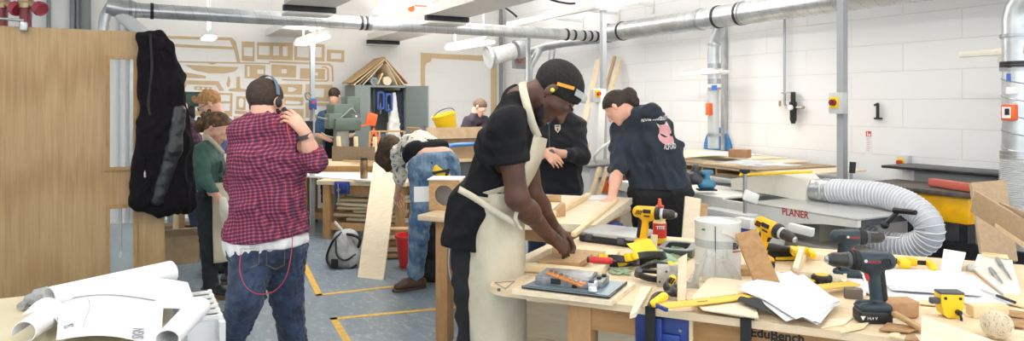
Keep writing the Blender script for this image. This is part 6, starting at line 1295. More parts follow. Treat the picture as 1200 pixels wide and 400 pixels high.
a, b = G(1148, 339, hB+.022), G(1190, 355, hB+.02); rod(a, b, [(0, 0), (.002, .01), (.0045, .08), (.0045, .5), (.0045, .5)], M_lgrey, 'pen_barrel', t); rod(a.lerp(b, .5), b, [(.005, 0), (.0055, .1), (.005, .98), (0, 1)], M_black, 'pen_cap', t)
# marking knives, small white boards
slab([G(1140, 314, hB+.018), G(1176, 344, hB+.014), G(1197, 344, hB+.014), G(1186, 305, hB+.02), G(1146, 298, hB+.02)], .01, mat('white_card', '#e8e3da', .6), 'white_board', 'small white board carrying two steel rules at the far right', 'board')
slab([G(1102, 316, hB+.02), G(1126, 318, hB+.02), G(1132, 296, hB+.06), G(1106, 292, hB+.07)], .008, mat('white_card', '#e8e3da', .6), 'white_board', 'upright white offcut behind the drawing sheets, left of the steel rules', 'board')
slab([G(1150, 300, hB+.025), G(1182, 304, hB+.025), G(1180, 299, hB+.04), G(1150, 296, hB+.04)], .012, M_pine, 'wooden_strip', 'short wooden batten at the back of the small white board', 'wood')
for a, b, lab in (((1160, 315), (1175, 332), 'short grey marking knife with pale handle on the small white board'), ((1168, 303), (1185, 328), 'longer grey steel knife on the small white board, right of the pale handled one')):
    t = thing('marking_knife', lab, 'knife', G(*a, hB+.02)); a, b = G(*a, hB+.028), G(*b, hB+.026); rod(a.lerp(b, .4), b, [(0, 0), (.005, .02), (.005, .7), (.002, 1)], M_steel, 'blade', t); rod(a, a.lerp(b, .42), [(0, 0), (.008, .05), (.009, .8), (.006, 1)], mat('pale_handle', '#d8d0c4', .4) if 'pale handle' in lab[:35] else M_grey, 'handle', t)
c = G(1138, 318, hB); m_ = MB(T(c)); m_.lathe([(0, 0), (.018, 0), (.018, .02), (.01, .03), (0, .03)], n=16); m_.build('knob', M_lgrey, label='small pale grey knob left of the marking knives', cat='knob')
m_ = MB(); rc = G(1159, 359, hB+.01); m_.tube([rc+V((.026*math.cos(a), .02*math.sin(a), 0)) for a in np.linspace(0.2, 2.6, 14)], .005, 8); m_.build('yellow_ring', M_yellow, label='curved bit of yellow plastic behind the pale block near the twine', cat='plastic piece')
# tan block and mallet handle
c = G(1052, 371, hB); Mk = T(c) @ Matrix.Rotation(.02, 4, 'Z'); m_ = MB(Mk); m_.box((0, 0, .03), (.11, .07, .058), bev=.012, seg=3); m_.build('cork_block', mat('cork_tan', '#b8906a', .8, color2='#a9825d', nscale=40), label='rounded tan sanding block right of the upright blue drill', cat='block')
m_ = MB(); m_.beam(G(1047, 367, hB+.04), G(1084, 388, hB+.012), .022, .014, bev=.003); m_.build('wooden_stick', M_oak, label='dark wooden stick lying diagonally against the tan sanding block', cat='wood')
c = G(1000, 350, hB); m_ = MB(T(c) @ Matrix.Rotation(-.3, 4, 'Z')); m_.box((0, 0, .018), (.06, .03, .036), bev=.002); m_.build('wooden_block', mat('grey_brown_block', '#6a5f58', .6), label='dark grey brown block behind the battery of the upright blue drill', cat='wood')
# router base like yellow gauge
c = G(1113, 372, hB); t = thing('marking_gauge', 'yellow sharpener like tool with black top standing on the bench', 'tool', c); Mk = T(c) @ Matrix.Rotation(-.1, 4, 'Z')
m_ = MB(Mk @ Matrix.Rotation(PI/2, 4, 'X')); m_.prism([(-.034, .078), (-.034, .05), (-.026, .012), (-.014, .002), (.022, .002), (.034, .03), (.036, .078)], -.03, .018); m_.build('tool_body', M_yellow, t, smooth=30)
m_ = MB(Mk); m_.box((0, 0.004, .082), (.074, .044, .008), bev=.001); m_.box((-.05, -.005, .055), (.03, .02, .02), bev=.004); m_.build('black_top', M_dgrey, t)
m_ = MB(Mk)
for x in (-.022, .024): m_.lathe([(0, 0), (.005, 0), (.005, .002), (0, .002)], c=(x, -.018, .066), axis=(0, -1, 0), n=10)
m_.lathe([(.003, 0), (.009, 0), (.009, .012), (.003, .014)], c=(.016, -.018, .022), axis=(0, -1, 0), n=14); m_.tube(spline([(.016, -.03, .02), (.017, -.036, .01), (.018, -.036, .0)], 4), .004, 8); m_.build('socket', M_black, t)
# pale block and twine ball, front board
c = G(1160, 380, hB); m_ = MB(T(G(1157, 371, hB)) @ Matrix.Rotation(.05, 4, 'Z')); m_.box((0, 0, .02), (.12, .04, .04), bev=.002); m_.build('wooden_block', M_pine, label='long pale wooden block behind the ball of twine', cat='wood')
c = G(1168, 397, hB); R_b = .041; t = thing('twine_ball', 'ball of cream twine on the near right of the bench', 'ball of twine', c)
m_ = MB(); m_.ball(c+V((0, 0, R_b)), R_b*.94, 20); m_.build('ball_core', mat('twine_core', '#cfc0a3', .9), t)
m_ = MB(); rs = random.Random(5)
for k in range(44):
    ax = V((rs.gauss(0, 1), rs.gauss(0, 1), rs.gauss(0, 1))).normalized(); u_ = ax.orthogonal().normalized(); w_ = ax.cross(u_); off = rs.uniform(-.35, .35)*R_b
    r_ = math.sqrt(R_b**2-off**2); m_.tube([c+V((0, 0, R_b))+ax*off+(u_*math.cos(a)+w_*math.sin(a))*r_ for a in np.linspace(0, 2*PI, 24)[:-1]], .0017, 5, closed=True)
m_.build('twine_strands', mat('twine', '#ddd0b6', .9, bump=.4, bscale=300), t)
fa, fb = G(1079, 400, hB), G(1180, 415, hB)
slab([P(1079, 404, 1.98), P(1190, 432, 1.85), P(1172, 402, 1.9), P(1080, 370, 2.03)], .012, M_ply, 'plywood_offcut', 'pale plywood board standing on edge at the bottom right in front of the twine', 'board')
# scraps, shavings and veneers
rs = random.Random(77)
sc = [((962, 384), (990, 380), (1000, 372), (972, 374)), ((985, 390), (1012, 384), (1018, 378), (990, 381)), ((1030, 386), (1066, 389), (1082, 384), (1040, 378)), ((1026, 378), (1056, 380), (1062, 374), (1030, 372)), ((1042, 394), (1058, 397), (1054, 390), (1044, 390)),
      ((1060, 398), (1078, 400), (1072, 392), (1062, 393)), ((1126, 362), (1148, 364), (1160, 372), (1132, 370)), ((1165, 352), (1200, 360), (1210, 350), (1180, 345)), ((1158, 366), (1200, 372), (1206, 366), (1165, 361)), ((905, 318), (925, 320), (928, 313), (908, 312)),
      ((1078, 356), (1098, 358), (1096, 352), (1076, 351)), ((1172, 378), (1200, 384), (1206, 376), (1180, 372))]
wl = ['beside the paper stack near the bench front', 'in front of the upright drill battery', 'splintered, in front of the tan sanding block', 'just right of the drill battery', 'tiny, near the bench front below the tan block', 'tiny, at the left end of the standing plywood board', 'between the yellow tool and the pale block', 'right of the pen tip at the picture edge', 'thin, behind the ball of twine', 'behind the slanted oak block', 'between the tan block and the yellow tool', 'right of the ball of twine']
for i, q in enumerate(sc):
    z_ = hB+.005+.003*(i % 3); m__ = [M_ply, M_pine, mat('torn_veneer', '#b08c66', .8, color2='#9a7650', nscale=30)][i % 3]
    slab([G(*p_, z_) for p_ in q], .004, m__, 'wood_offcut', 'thin wood offcut lying %s' % wl[i], 'wood offcut', grp='wood offcuts on the foreground workbench')
# ---------------------------------------------------------------- people
def skinmat(name, c1, c2): return mat(name, c1, .5, color2=c2, nscale=14, sss=.08, spec=.4, bump=.04, bscale=220)
M_skin = skinmat('light_skin', '#d9a48c', '#e3b49e'); M_dark = skinmat('dark_skin', '#4a3026', '#5b3b2e')
M_eye = mat('eye_white', '#e8e4e0', .2); M_iris = mat('dark_iris', '#1c1410', .2)
def headM(c, fwd, up):
    y = V(fwd).normalized(); x = y.cross(V(up)).normalized(); z = x.cross(y); M = Matrix((x, y, z)).transposed().to_4x4(); M.translation = V(c); return M
def head_prims(lips=.009):
    return [ell((0, -.012, .032), (.073, .094, .083), None, .02), ell((0, .028, -.028), (.057, .062, .075), None, .03), cone((-.036, .0, -.055), (-.012, .062, -.092), .024, .018, .02), cone((.036, .0, -.055), (.012, .062, -.092), .024, .018, .02),
            ell((0, .073, -.096), (.02, .017, .016), None, .012), cut((-.033, .1, .0), (.019, .016, .012), None, .012), cut((.033, .1, .0), (.019, .016, .012), None, .012), ell((-.032, .0775, .0045), (.015, .0145, .013), None, .003), ell((.032, .0775, .0045), (.015, .0145, .013), None, .003),
            cone((0, .086, .004), (0, .106, -.034), .008, .0125, .01), cone((-.013, .094, -.037), (.013, .094, -.037), .008, .008, .008), cone((-.034, .079, .02), (-.012, .088, .018), .009, .009, .008), cone((.034, .079, .02), (.012, .088, .018), .009, .009, .008),
            cone((-.022, .079, -.062), (.022, .079, -.062), lips, lips, .006), cone((-.018, .08, -.073), (.018, .08, -.073), lips, lips, .006), cone((-.04, .06, -.02), (-.05, .045, -.028), .014, .014, .02), cone((.04, .06, -.02), (.05, .045, -.028), .014, .014, .02),
            ell((-.077, -.006, -.008), (.008, .018, .031), euler(0, 0, 18).to_3x3(), .006), ell((.077, -.006, -.008), (.008, .018, .031), euler(0, 0, -18).to_3x3(), .006)]
def hand_prims(w, fwd, back, thumb, curl=(35, 35, 38, 42), s=1.0, spread=6, thumb_out=45, thumb_curl=25, openk=1):
    """wrist point, direction of the knuckles, direction of the back of the hand, thumb side +1/-1 along the side axis"""
    y = V(fwd).normalized(); z = (V(back)-y*V(back).dot(y)).normalized(); x = y.cross(z); w = V(w)
    L = lambda a, b, c: w+(x*a+y*b+z*c)*s
    out = [cone(L(0, -.03, 0), L(0, .02, 0), .026*s, .027*s, .015)]
    kn = [(.030, .092), (.010, .096), (-.011, .092), (-.031, .084)]; ln = [(.044, .026, .021), (.048, .030, .022), (.045, .028, .021), (.035, .021, .019)]; rad = [.0098, .0100, .0094, .0085]
    for i, (kx, ky) in enumerate(kn):
        kx *= thumb; K_ = L(kx, ky-.008, 0); out.append(cone(L(kx*.55, .02, 0), K_, .0165*s, .0125*s, .010*s))
        ang = math.radians(curl[i]); sd = math.radians(spread*(1.5-i))*thumb; p = K_; a = ang*.8
        for j, l in enumerate(ln[i]):
            d = (x*math.sin(sd)+y*math.cos(sd))*math.cos(a)-z*math.sin(a); q = p+d*l*s; out.append(cone(p, q, (rad[i]-.0006*j)*s, (rad[i]-.0006*(j+1))*s, .0022*s)); p = q; a += ang*(.95 if j == 0 else .7)
    b0_ = L(.018*thumb, .022, -.006); a1 = math.radians(thumb_out); d1 = x*thumb*math.sin(a1)*.8+y*math.cos(a1)-z*.45; d1.normalize(); p1 = b0_+d1*.042*s
    tc = math.radians(thumb_curl); d2 = (d1*math.cos(tc)+(y*.7-x*thumb*.5-z*.3)*math.sin(tc)).normalized(); p2 = p1+d2*.033*s; d3 = (d2*math.cos(tc)+(y*.6-x*thumb*.7-z*.3)*math.sin(tc)).normalized(); p3 = p2+d3*.026*s
    out += [cone(b0_, p1, .0165*s, .0125*s, .01*s), cone(p1, p2, .0118*s, .0105*s, .003*s), cone(p2, p3, .0105*s, .009*s, .003*s), cone(L(0.02*thumb, .03, -.004), L(.024*thumb, .06, 0), .015*s, .013*s, .012*s)]
    return out
def torso(shL, shR, hpL, hpR, neck, inf=0, chest=.092, waist=.082, hip=.1, k=.03, mid=None):
    shL, shR, hpL, hpR, neck = map(V, (shL, shR, hpL, hpR, neck)); cs = (shL+shR)/2; ch = (hpL+hpR)/2
    f = lambda s, h, t, ins: (lambda p, c: p.lerp(c, ins))(s.lerp(h, t), cs.lerp(ch, t))
    if mid is not None:
        dm = V(mid)-cs.lerp(ch, .55); g = lambda p, t: p+dm*math.sin(PI*t)
    else: g = lambda p, t: p
    out = []
    for s, h in ((shL, hpL), (shR, hpR)):
        c_ = g(f(s, h, .26, .36), .26); w_ = g(f(s, h, .62, .42), .62); h_ = f(s, h, .97, .25)
        out += [cone(s.lerp(cs, .12), c_, .058+inf, chest+inf, k), cone(c_, w_, chest+inf, waist+inf, k), cone(w_, h_, waist+inf, hip+inf, k)]
    out += [cone(shL, shR, .055+inf, .055+inf, k), cone(neck, shL.lerp(cs, .2), .05+inf, .052+inf, .03), cone(neck, shR.lerp(cs, .2), .05+inf, .052+inf, .03), cone(g(f(shL, hpL, .26, .36), .26), g(f(shR, hpR, .26, .36), .26), chest+inf, chest+inf, k), cone(f(shL, hpL, .97, .25), f(shR, hpR, .97, .25), hip+inf, hip+inf, k)]
    return out
def limb(a, b, c, r, inf=0, k=.02): return [cone(a, b, r[0]+inf, r[1]+inf, k), cone(b, c, r[1]+inf, r[2]+inf, k)]
ARM = (.048, .038, .026); LEG = (.082, .055, .040)
def shoe_prims(an, toe, s=1.0, r=.04):
    an, toe = V(an), V(toe); d = (toe-an); d.z = 0; L1 = d.length; d.normalize(); g = min(an.z, toe.z) if False else 0
    heel = V((an.x, an.y, r*.95))-d*.045*s; bt = V((toe.x, toe.y, r*.75))
    return [cone(heel, V((an.x, an.y, r))+d*.08*s, r*s, r*1.02*s, .02), cone(V((an.x, an.y, r))+d*.08*s, bt, r*1.05*s, r*.72*s, .02), cone(V((an.x, an.y, r))-d*.01, V((an.x, an.y, .1)), r*s, r*.98*s, .03)]
def hair_short(M, s, h, big=1.0, line=.0, bumpy=.003, fr=160, top=0, seed=1, name='hair', nape=.75):
    Mi = np.array(M.inverted())
    def extra(F, X, Y, Z):
        x = (Mi[0][0]*X+Mi[0][1]*Y+Mi[0][2]*Z+Mi[0][3])/s; y = (Mi[1][0]*X+Mi[1][1]*Y+Mi[1][2]*Z+Mi[1][3])/s; z = (Mi[2][0]*X+Mi[2][1]*Y+Mi[2][2]*Z+Mi[2][3])/s
        g = (nape*y-z-.018+line+.006*np.sin(40*x+9))/1.25*s
        fd = (y-.072)*s*1.0+0*x
        return np.maximum(F, g)
    b = big; pr = xf([ell((0, -.012, .034+top), (.078*b, .099*b, .087*b), None, .02)], M, s)
    rs = np.random.RandomState(seed); 
    def dsp(X, Y, Z):
        w = 1.3*np.sin(31*X+17*Z+seed)+1.1*np.sin(27*Y-19*X)
        return -bumpy*(np.sin(fr*X+2*w)*np.sin(fr*Y+1.7*w)*np.sin(fr*Z+w)+.5*np.sin(fr*2.1*X+w)*np.sin(fr*1.9*Z))
    return field_mesh(name, pr, h, disp=dsp, extra=extra)
def person(name_label, base, head, fwd, up, hs, body_prims, skin, fine=None, h_head=.006, h_body=.012, neck=None, nape=(0, -.03, -.06), eyes=True, fine2=None, hfine=.004):
    t = thing('person', name_label, 'person', base)
    M = headM(head, fwd, up); hp = xf(head_prims(), M, hs)
    if neck is not None: hp = hp+[cone(M @ (V(nape)*hs), neck, .053*hs, .058*hs, .025)]
    ms = [field_mesh('h', hp, h_head)]
    if body_prims: ms.append(field_mesh('b', body_prims, h_body))
    for f in (fine or []): ms.append(field_mesh('f', f, hfine))
    link('body', join_meshes('body', *ms), skin, t, smooth=180)
    if eyes:
        for sx in (-1, 1):
            m_ = MB(M @ Matrix.Scale(hs, 4)); m_.ball((sx*.032, .078, .001), .0125, 14); e = m_.build('eye', M_eye, t)
            m_ = MB(M @ Matrix.Scale(hs, 4)); m_.ball((sx*.032, .086, .0), .0062, 10); m_.build('iris', M_iris, e)
    return t, M
def garment(t, name, prims, h, m, planes=(), amp=.006, f=24, seed=1, dirz=.6, smooth_it=1, label=None, extra=None):
    return link(name, field_mesh(name, prims, h, planes=planes, disp=folds(amp, f, seed, dirz), smooth_it=smooth_it, extra=extra), m, t, smooth=180, label=label)
def shell_band(path, r, w, th, m, name, t, ups=None):     # a flat band following a path
    m_ = MB(); pts = [V(p) for p in path]
    for i, (a, b) in enumerate(zip(pts[:-1], pts[1:])): m_.beam(a-(b-a)*.08, b+(b-a)*.08, w, th, up=(ups[i] if ups else (0, 0, 1)))
    return m_.build(name, m, t)
def strip(t, name, m, L_, R_, th=.003, label=None):       # ribbon between two edge curves
    a = [V(p) for p in L_]; b = [V(p) for p in R_]; n = len(a)-1
    def fn(s, q): i = min(int(s*n), n-1); f = s*n-i; return (a[i].lerp(a[i+1], f))*(1-q)+(b[i].lerp(b[i+1], f))*q
    m_ = MB(); m_.surf(fn, n, 2, th); return m_.build(name, m, t, smooth=180, label=label)

# --- man in the black t-shirt and cream apron
M_tee = mat('black_cotton', '#151518', .9, bump=.12, bscale=240, color2='#1a1a1d', nscale=20, spec=.25); M_canvas = mat('cream_canvas', '#c3bba6', .88, color2='#d2cab6', nscale=6, bump=.7, bscale=16, spec=.2)
M_blackhair = mat('black_hair', '#0f0d0d', .85, color2='#1a1716', nscale=90)
fw, upv = V((.515, -.12, -.857)), V((.857, .0, .515))
hc = P(649, 108, 2.88); hs = 1.09
shR, shL = P(594, 148, 2.70), P(612, 140, 3.05); nk = P(608, 119, 2.88); hpR, hpL = P(563, 245, 2.86), P(574, 245, 3.08)
elR, wrR = P(606, 232, 2.70), P(645, 279, 2.98); elL, wrL = P(624, 226, 3.08), P(650, 268, 3.2)
tgt = G(673, 296, .845)
hR = hand_prims(wrR+V((.01, .01, -.0)), (V((.62, .30, -.62))), V((.45, -.55, .75)), -1, curl=(30, 36, 42, 48), s=.98, thumb_out=30, thumb_curl=10)
hL = hand_prims(wrL, V((.52, -.05, -.45)), V((.3, .5, .8)), 1, curl=(40, 46, 50, 52), s=.98, thumb_out=35)
bp = torso(shL, shR, hpL, hpR, nk, -.006)+[cone(shR, elR, .05, .044, .02), cone(shL, elL, .05, .044, .02)]
arR = [cone(shR.lerp(elR, .3), elR, .05, .042, .02), cone(elR, elR.lerp(wrR, .35), .042, .041, .03), cone(elR.lerp(wrR, .3), wrR, .041, .027, .03)]+hR
arL = [cone(elL, elL.lerp(wrL, .35), .042, .04, .03), cone(elL.lerp(wrL, .3), wrL, .04, .027, .03), cone(shL.lerp(elL, .5), elL, .046, .042)]+hL
man, HM = person('man in black t-shirt and cream apron bending over the foreground workbench', V((hpR.x, hpR.y+.1, 0)), hc, fw, upv, hs, bp, M_dark, fine=[arR, arL], neck=nk, h_head=.0045, h_body=.012, eyes=False)
link('hair', hair_short(HM, hs, .0045, 1.035, line=.0, bumpy=.0016, fr=300), M_blackhair, man, smooth=180)
link('beard', field_mesh('beard', xf([cone((-.05, .004, -.04), (-.033, .045, -.088), .013, .017, .01), cone((.05, .004, -.04), (.033, .045, -.088), .013, .017, .01), cone((-.03, .055, -.094), (.03, .055, -.094), .017, .017, .01), ell((0, .072, -.101), (.026, .019, .018), None, .01)], HM, hs), .005, disp=folds(.0015, 200, 3, 1)), M_blackhair, man, smooth=180)
for sx in (-1, 1): link('eyebrow', field_mesh('brow', xf([cone((sx*.046, .079, .022), (sx*.018, .094, .024), .004, .0055, .004)], HM, hs), .003), M_blackhair, man, smooth=180)
hemp = P(545, 289, 2.9)
tee = torso(shL, shR, hpL, hpR, nk, .010)+[cone(shR, shR.lerp(elR, .50), .066, .068, .02), cone(shL, shL.lerp(elL, .50), .066, .068, .02), cone(P(557, 240, 2.9), P(546, 285, 2.9), .11, .105, .03), cone(P(572, 230, 2.98), P(568, 280, 3.0), .1, .09, .03)]
ax_ = (elR-shR).normalized(); axl = (elL-shL).normalized()
def tee_cut(F, X, Y, Z):          # cuffs and neckline
    def half(F, c, n, r):
        d = (X-c.x)*n.x+(Y-c.y)*n.y+(Z-c.z)*n.z; q = np.sqrt((X-c.x)**2+(Y-c.y)**2+(Z-c.z)**2)-r
        return np.where(q < 0, np.maximum(F, d), F)
    F = half(F, shR.lerp(elR, .52), ax_, .083); F = half(F, shL.lerp(elL, .52), axl, .083)
    nc = P(622, 108, 2.88); F = np.maximum(F, .066-np.sqrt((X-nc.x)**2+(Y-nc.y)**2+(Z-nc.z)**2)); return F
garment(man, 't_shirt', tee, .0075, M_tee, planes=[(hemp, V((-.12, 0, -1)))], amp=.0075, f=24, seed=4, extra=tee_cut)
garment(man, 'trousers', [cone(P(553, 270, 2.93), P(556, 420, 2.93), .095, .065, .03), cone(P(572, 270, 3.05), P(575, 430, 3.1), .095, .065, .03)], .01, mat('black_trousers', '#1b1b1d', .9), amp=.006, f=30, seed=9)
# apron: skirt wrapped round the hips, bib, straps
def wrap(u0, u1, cx, cy, rx, ry, a0, a1, z0, z1, flare=.0, sag=.0):
    def fn(s, t):
        a = a0+(a1-a0)*s; zz = z1+(z0-z1)*t+.0; w_ = 1+flare*t+.05*math.sin(9*s+4*t)*t+.02*math.sin(23*s+3*math.sin(4*t))+.02*abs(math.sin(14*s+9*t))
        return V((cx+rx*w_*math.cos(a)+.01*t, cy+ry*w_*math.sin(a), zz+sag*math.sin(PI*s)*(1-t)))
    return fn
pc = P(571, 240, 2.96); m_ = MB(); m_.surf(wrap(0, 0, P(580, 240, 2.96).x, pc.y, .122, .2, math.radians(-150), math.radians(75), .38, P(0, 222, 2.9).z+.0, flare=-.02, sag=.0), 60, 40, .004)
ap = m_.build('apron', M_canvas, man, smooth=180)
wl_ = [V((P(573, 240, 2.96).x+.13*math.cos(a), pc.y+.2*math.sin(a), P(0, 230, 2.9).z+.06*math.cos(a)*-.3)) for a in np.linspace(math.radians(-215), math.radians(100), 30)]
strip(man, 'waist_strap', M_canvas, [p+V((0, 0, .012)) for p in wl_], [p-V((0, 0, .016)) for p in wl_], .005)
def cf(u, v, d): return P(u, v, d)
strip(man, 'apron_bib', M_canvas, [cf(626, 158, 2.76), cf(621, 180, 2.74), cf(611, 203, 2.74), cf(594, 218, 2.74), cf(566, 226, 2.75)], [cf(641, 163, 2.95), cf(637, 182, 2.98), cf(627, 204, 3.0), cf(618, 220, 3.0), cf(604, 238, 2.82)], .004)
st = spline([cf(618, 97, 2.96), cf(613, 97, 2.88), cf(613, 106, 2.79), cf(618, 126, 2.745), cf(624, 146, 2.75), cf(630, 160, 2.78)], 6)
strip(man, 'neck_strap', M_canvas, [p+V((.017, 0, .002)) for p in st], [p-V((.015, 0, .002)) for p in st], .005)
dg = spline([cf(538, 222, 2.80), cf(556, 232, 2.74), cf(580, 248, 2.72), cf(604, 262, 2.73)], 5); strip(man, 'waist_strap', M_canvas, [p+V((.004, 0, .012)) for p in dg], [p-V((.004, 0, .012)) for p in dg], .005)
ks = spline([cf(600, 228, 2.72), cf(608, 240, 2.70), cf(604, 256, 2.72), cf(611, 270, 2.74)], 5); strip(man, 'tie_end', M_canvas, [p+V((.008, 0, 0)) for p in ks], [p-V((.008, 0, 0)) for p in ks], .004)
m_ = MB(HM @ Matrix.Scale(hs, 4))
g = thing('safety_glasses', 'clear safety glasses with orange arms pushed up on the bowed head', 'glasses', HM @ V((0, .09, .05)))
gl = [V((.0815*math.sin(a)*1.03, -.012+.105*math.cos(a), .052)) for a in np.linspace(-1.25, 1.25, 20)]
def gs(s, t): a = -1.15+2.3*s; return V((.085*math.sin(a), .012+.07*math.cos(a)+.016*t, .056+.042*math.cos(a)-.019*t))
m_ = MB(HM @ Matrix.Scale(hs, 4)); m_.surf(gs, 24, 4, .002); m_.build('lens', M_clear, g, smooth=180)
for sx in (-1, 1):
    m_ = MB(HM @ Matrix.Scale(hs, 4)); m_.beam((sx*.082, -.012, .022), (sx*.079, .036, .066), .004, .012); m_.build('orange_arm', mat('goggle_orange', '#f29a1c', .4), g)
m_ = MB(HM @ Matrix.Scale(hs, 4)); m_.ball((.086, .0, -.006), (.007, .008, .008), 10); m_.build('ear_plug', mat('ear_plug_yellow', '#d8e04a', .6), man)

# --- man in the checked shirt, seen from behind
def plaid(name, base, stripe, line, scale=22):
    m = bpy.data.materials.new(name); m.use_nodes = True; N = m.node_tree.nodes; L = m.node_tree.links; b = N['Principled BSDF']; b.inputs['Roughness'].default_value = .9
    tc = N.new('ShaderNodeTexCoord'); sep = N.new('ShaderNodeSeparateXYZ'); nz = N.new('ShaderNodeTexNoise'); nz.inputs['Scale'].default_value = 4; mxv = N.new('ShaderNodeMix'); mxv.data_type = 'VECTOR'; mxv.inputs[0].default_value = .05
    mp = N.new('ShaderNodeMapping'); mp.inputs['Rotation'].default_value = (0, .12, .5); L.new(tc.outputs['Object'], mp.inputs[0]); L.new(tc.outputs['Object'], nz.inputs['Vector']); L.new(mp.outputs[0], mxv.inputs[4]); L.new(nz.outputs['Color'], mxv.inputs[5]); L.new(mxv.outputs[1], sep.inputs[0])
    def wavef(sock, fr, ph, lo, hi):
        a = N.new('ShaderNodeMath'); a.operation = 'MULTIPLY_ADD'; a.inputs[1].default_value = fr; a.inputs[2].default_value = ph; L.new(sock, a.inputs[0])
        f_ = N.new('ShaderNodeMath'); f_.operation = 'FRACT'; L.new(a.outputs[0], f_.inputs[0])
        r = N.new('ShaderNodeMapRange'); r.inputs[1].default_value = lo; r.inputs[2].default_value = hi; r.clamp = True
        s_ = N.new('ShaderNodeMath'); s_.operation = 'PINGPONG'; s_.inputs[1].default_value = .5; L.new(f_.outputs[0], s_.inputs[0]); L.new(s_.outputs[0], r.inputs[0]); return r.outputs[0]
    cur = None
    for sock, in (('X',), ('Z',)):
        for col_, fr, ph, lo, hi, fac in ((stripe, scale, 0, .24, .30, .68), (line, scale, .5, .43, .47, .4)):
            mx = N.new('ShaderNodeMix'); mx.data_type = 'RGBA'; ml = N.new('ShaderNodeMath'); ml.operation = 'MULTIPLY'; ml.inputs[1].default_value = fac
            L.new(wavef(sep.outputs[sock], fr, ph, lo, hi), ml.inputs[0]); L.new(ml.outputs[0], mx.inputs[0])
            if cur is None: mx.inputs[6].default_value = lin(base)
            else: L.new(cur, mx.inputs[6])
            mx.inputs[7].default_value = lin(col_); cur = mx.outputs[2]
    L.new(cur, b.inputs['Base Color']); return m
M_plaid = plaid('red_navy_check', '#a82840', '#1b2444', '#8c96ac', 60)
D = 3.57
hc = P(312, 120, D); fw = V((.42, .88, -.18)); upv = V((-.03, .2, 1)); hs = 1.0
nk = P(311, 143, D-.03); shL, shR = P(287, 156, D-.05), P(340, 154, D+.02); hpL, hpR = P(297, 285, D), P(330, 285, D+.04)
elR, wrR = P(369, 189, D-.02), P(356, 154, D-.06); elL, wrL = P(278, 215, D+.18), P(300, 228, D+.34)
hR = hand_prims(wrR, V((-.62, -.02, .75)), V((.6, -.6, .5)), 1, curl=(28, 34, 40, 44), s=.98, thumb_out=45, thumb_curl=15)
hL = hand_prims(wrL, V((.4, .6, .2)), V((0, .3, 1)), 1, s=.98)
bp = torso(shL, shR, hpL, hpR, nk, -.01)+limb(shL, elL, wrL, ARM)+[cone(shR, elR, .04, .03)]
t, HM = person('man in red and navy checked shirt and jeans seen from behind, hand at his ear', V((hpL.x, D, 0)), hc, fw, upv, hs, bp, M_skin, fine=[[cone(elR.lerp(wrR, .1), elR.lerp(wrR, .45), .03, .037, .02), cone(elR.lerp(wrR, .4), wrR, .037, .027, .02)]+hR, hL+[cone(elL, wrL, .036, .027)]], neck=nk, h_head=.006)
link('hair', hair_short(HM, hs, .0055, 1.03, line=.004, bumpy=.002, fr=210, seed=4), mat('dark_brown_hair', '#33261f', .8, color2='#43332a', nscale=70), t, smooth=180)
link('beard', field_mesh('beard', xf([cone((-.052, .02, -.05), (-.03, .06, -.095), .018, .02, .02), cone((.052, .02, -.05), (.03, .06, -.095), .018, .02, .02), cone((-.03, .06, -.095), (.03, .06, -.095), .019, .019, .02)], HM, hs), .006, disp=folds(.002, 160, 3, 1)), MATS['dark_brown_hair'], t, smooth=180)
sh = torso(shL, shR, hpL, hpR, nk, .02, hip=.115, waist=.105, chest=.105)+[cone(shL, elL, .072, .058, .03), cone(elL, elL.lerp(wrL, .6), .058, .048, .03), cone(shR, elR, .076, .062, .03), cone(elR, elR.lerp(wrR, .4), .06, .05, .01), cone(hpL+V((-.035, 0, .05)), hpL+V((-.05, -.0, -.05)), .115, .12, .04), cone(hpR+V((.02, 0, .1)), hpR+V((.025, 0, -.03)), .11, .11, .04)]
def pl_cut(F, X, Y, Z):
    hz_ = P(310, 277, D).z; n = 1.0
    F = np.maximum(F, -(Z-(hz_-.02*np.cos(9*(X-hpL.x)))))
    nc = nk+V((.03, .05, .045)); F = np.maximum(F, .062-np.sqrt((X-nc.x)**2+(Y-nc.y)**2+(Z-nc.z)**2))
    c = elR.lerp(wrR, .4); nn = (wrR-elR).normalized(); d = (X-c.x)*nn.x+(Y-c.y)*nn.y+(Z-c.z)*nn.z; q = np.sqrt((X-c.x)**2+(Y-c.y)**2+(Z-c.z)**2)-.075; return np.where(q < 0, np.maximum(F, d), F)
garment(t, 'checked_shirt', sh, .008, M_plaid, amp=.008, f=22, seed=6, extra=pl_cut)
cl_ = [nk+V((.045+.062*math.cos(a), .045+.072*math.sin(a), .028+.01*math.sin(a))) for a in np.linspace(math.radians(120), math.radians(380), 22)]
strip(t, 'collar', M_plaid, [p+V((0, 0, .018)) for p in cl_], [p+V(((p-nk).x*.22, (p-nk).y*.22, -.022)) for p in cl_], .005)
garment(t, 'white_t_shirt', [cone(hpL+V((-.01, 0, 0)), hpR, .128, .128, .03), cone(hpL+V((-.02, 0, 0)), hpL+V((-.0, 0, -.09)), .12, .124, .03), cone(hpR, hpR+V((.015, 0, -.1)), .122, .128, .03)], .009, mat('white_cotton_tee', '#e3e3e4', .85), planes=[(P(310, 297, D-.1), V((.13, 0, -1)))], amp=.007, f=30, seed=3)
kL, aL, kR, aR_ = P(287, 352, D-.12), P(262, 425, D-.02), P(336, 348, D+.12), P(350, 445, D+.2)
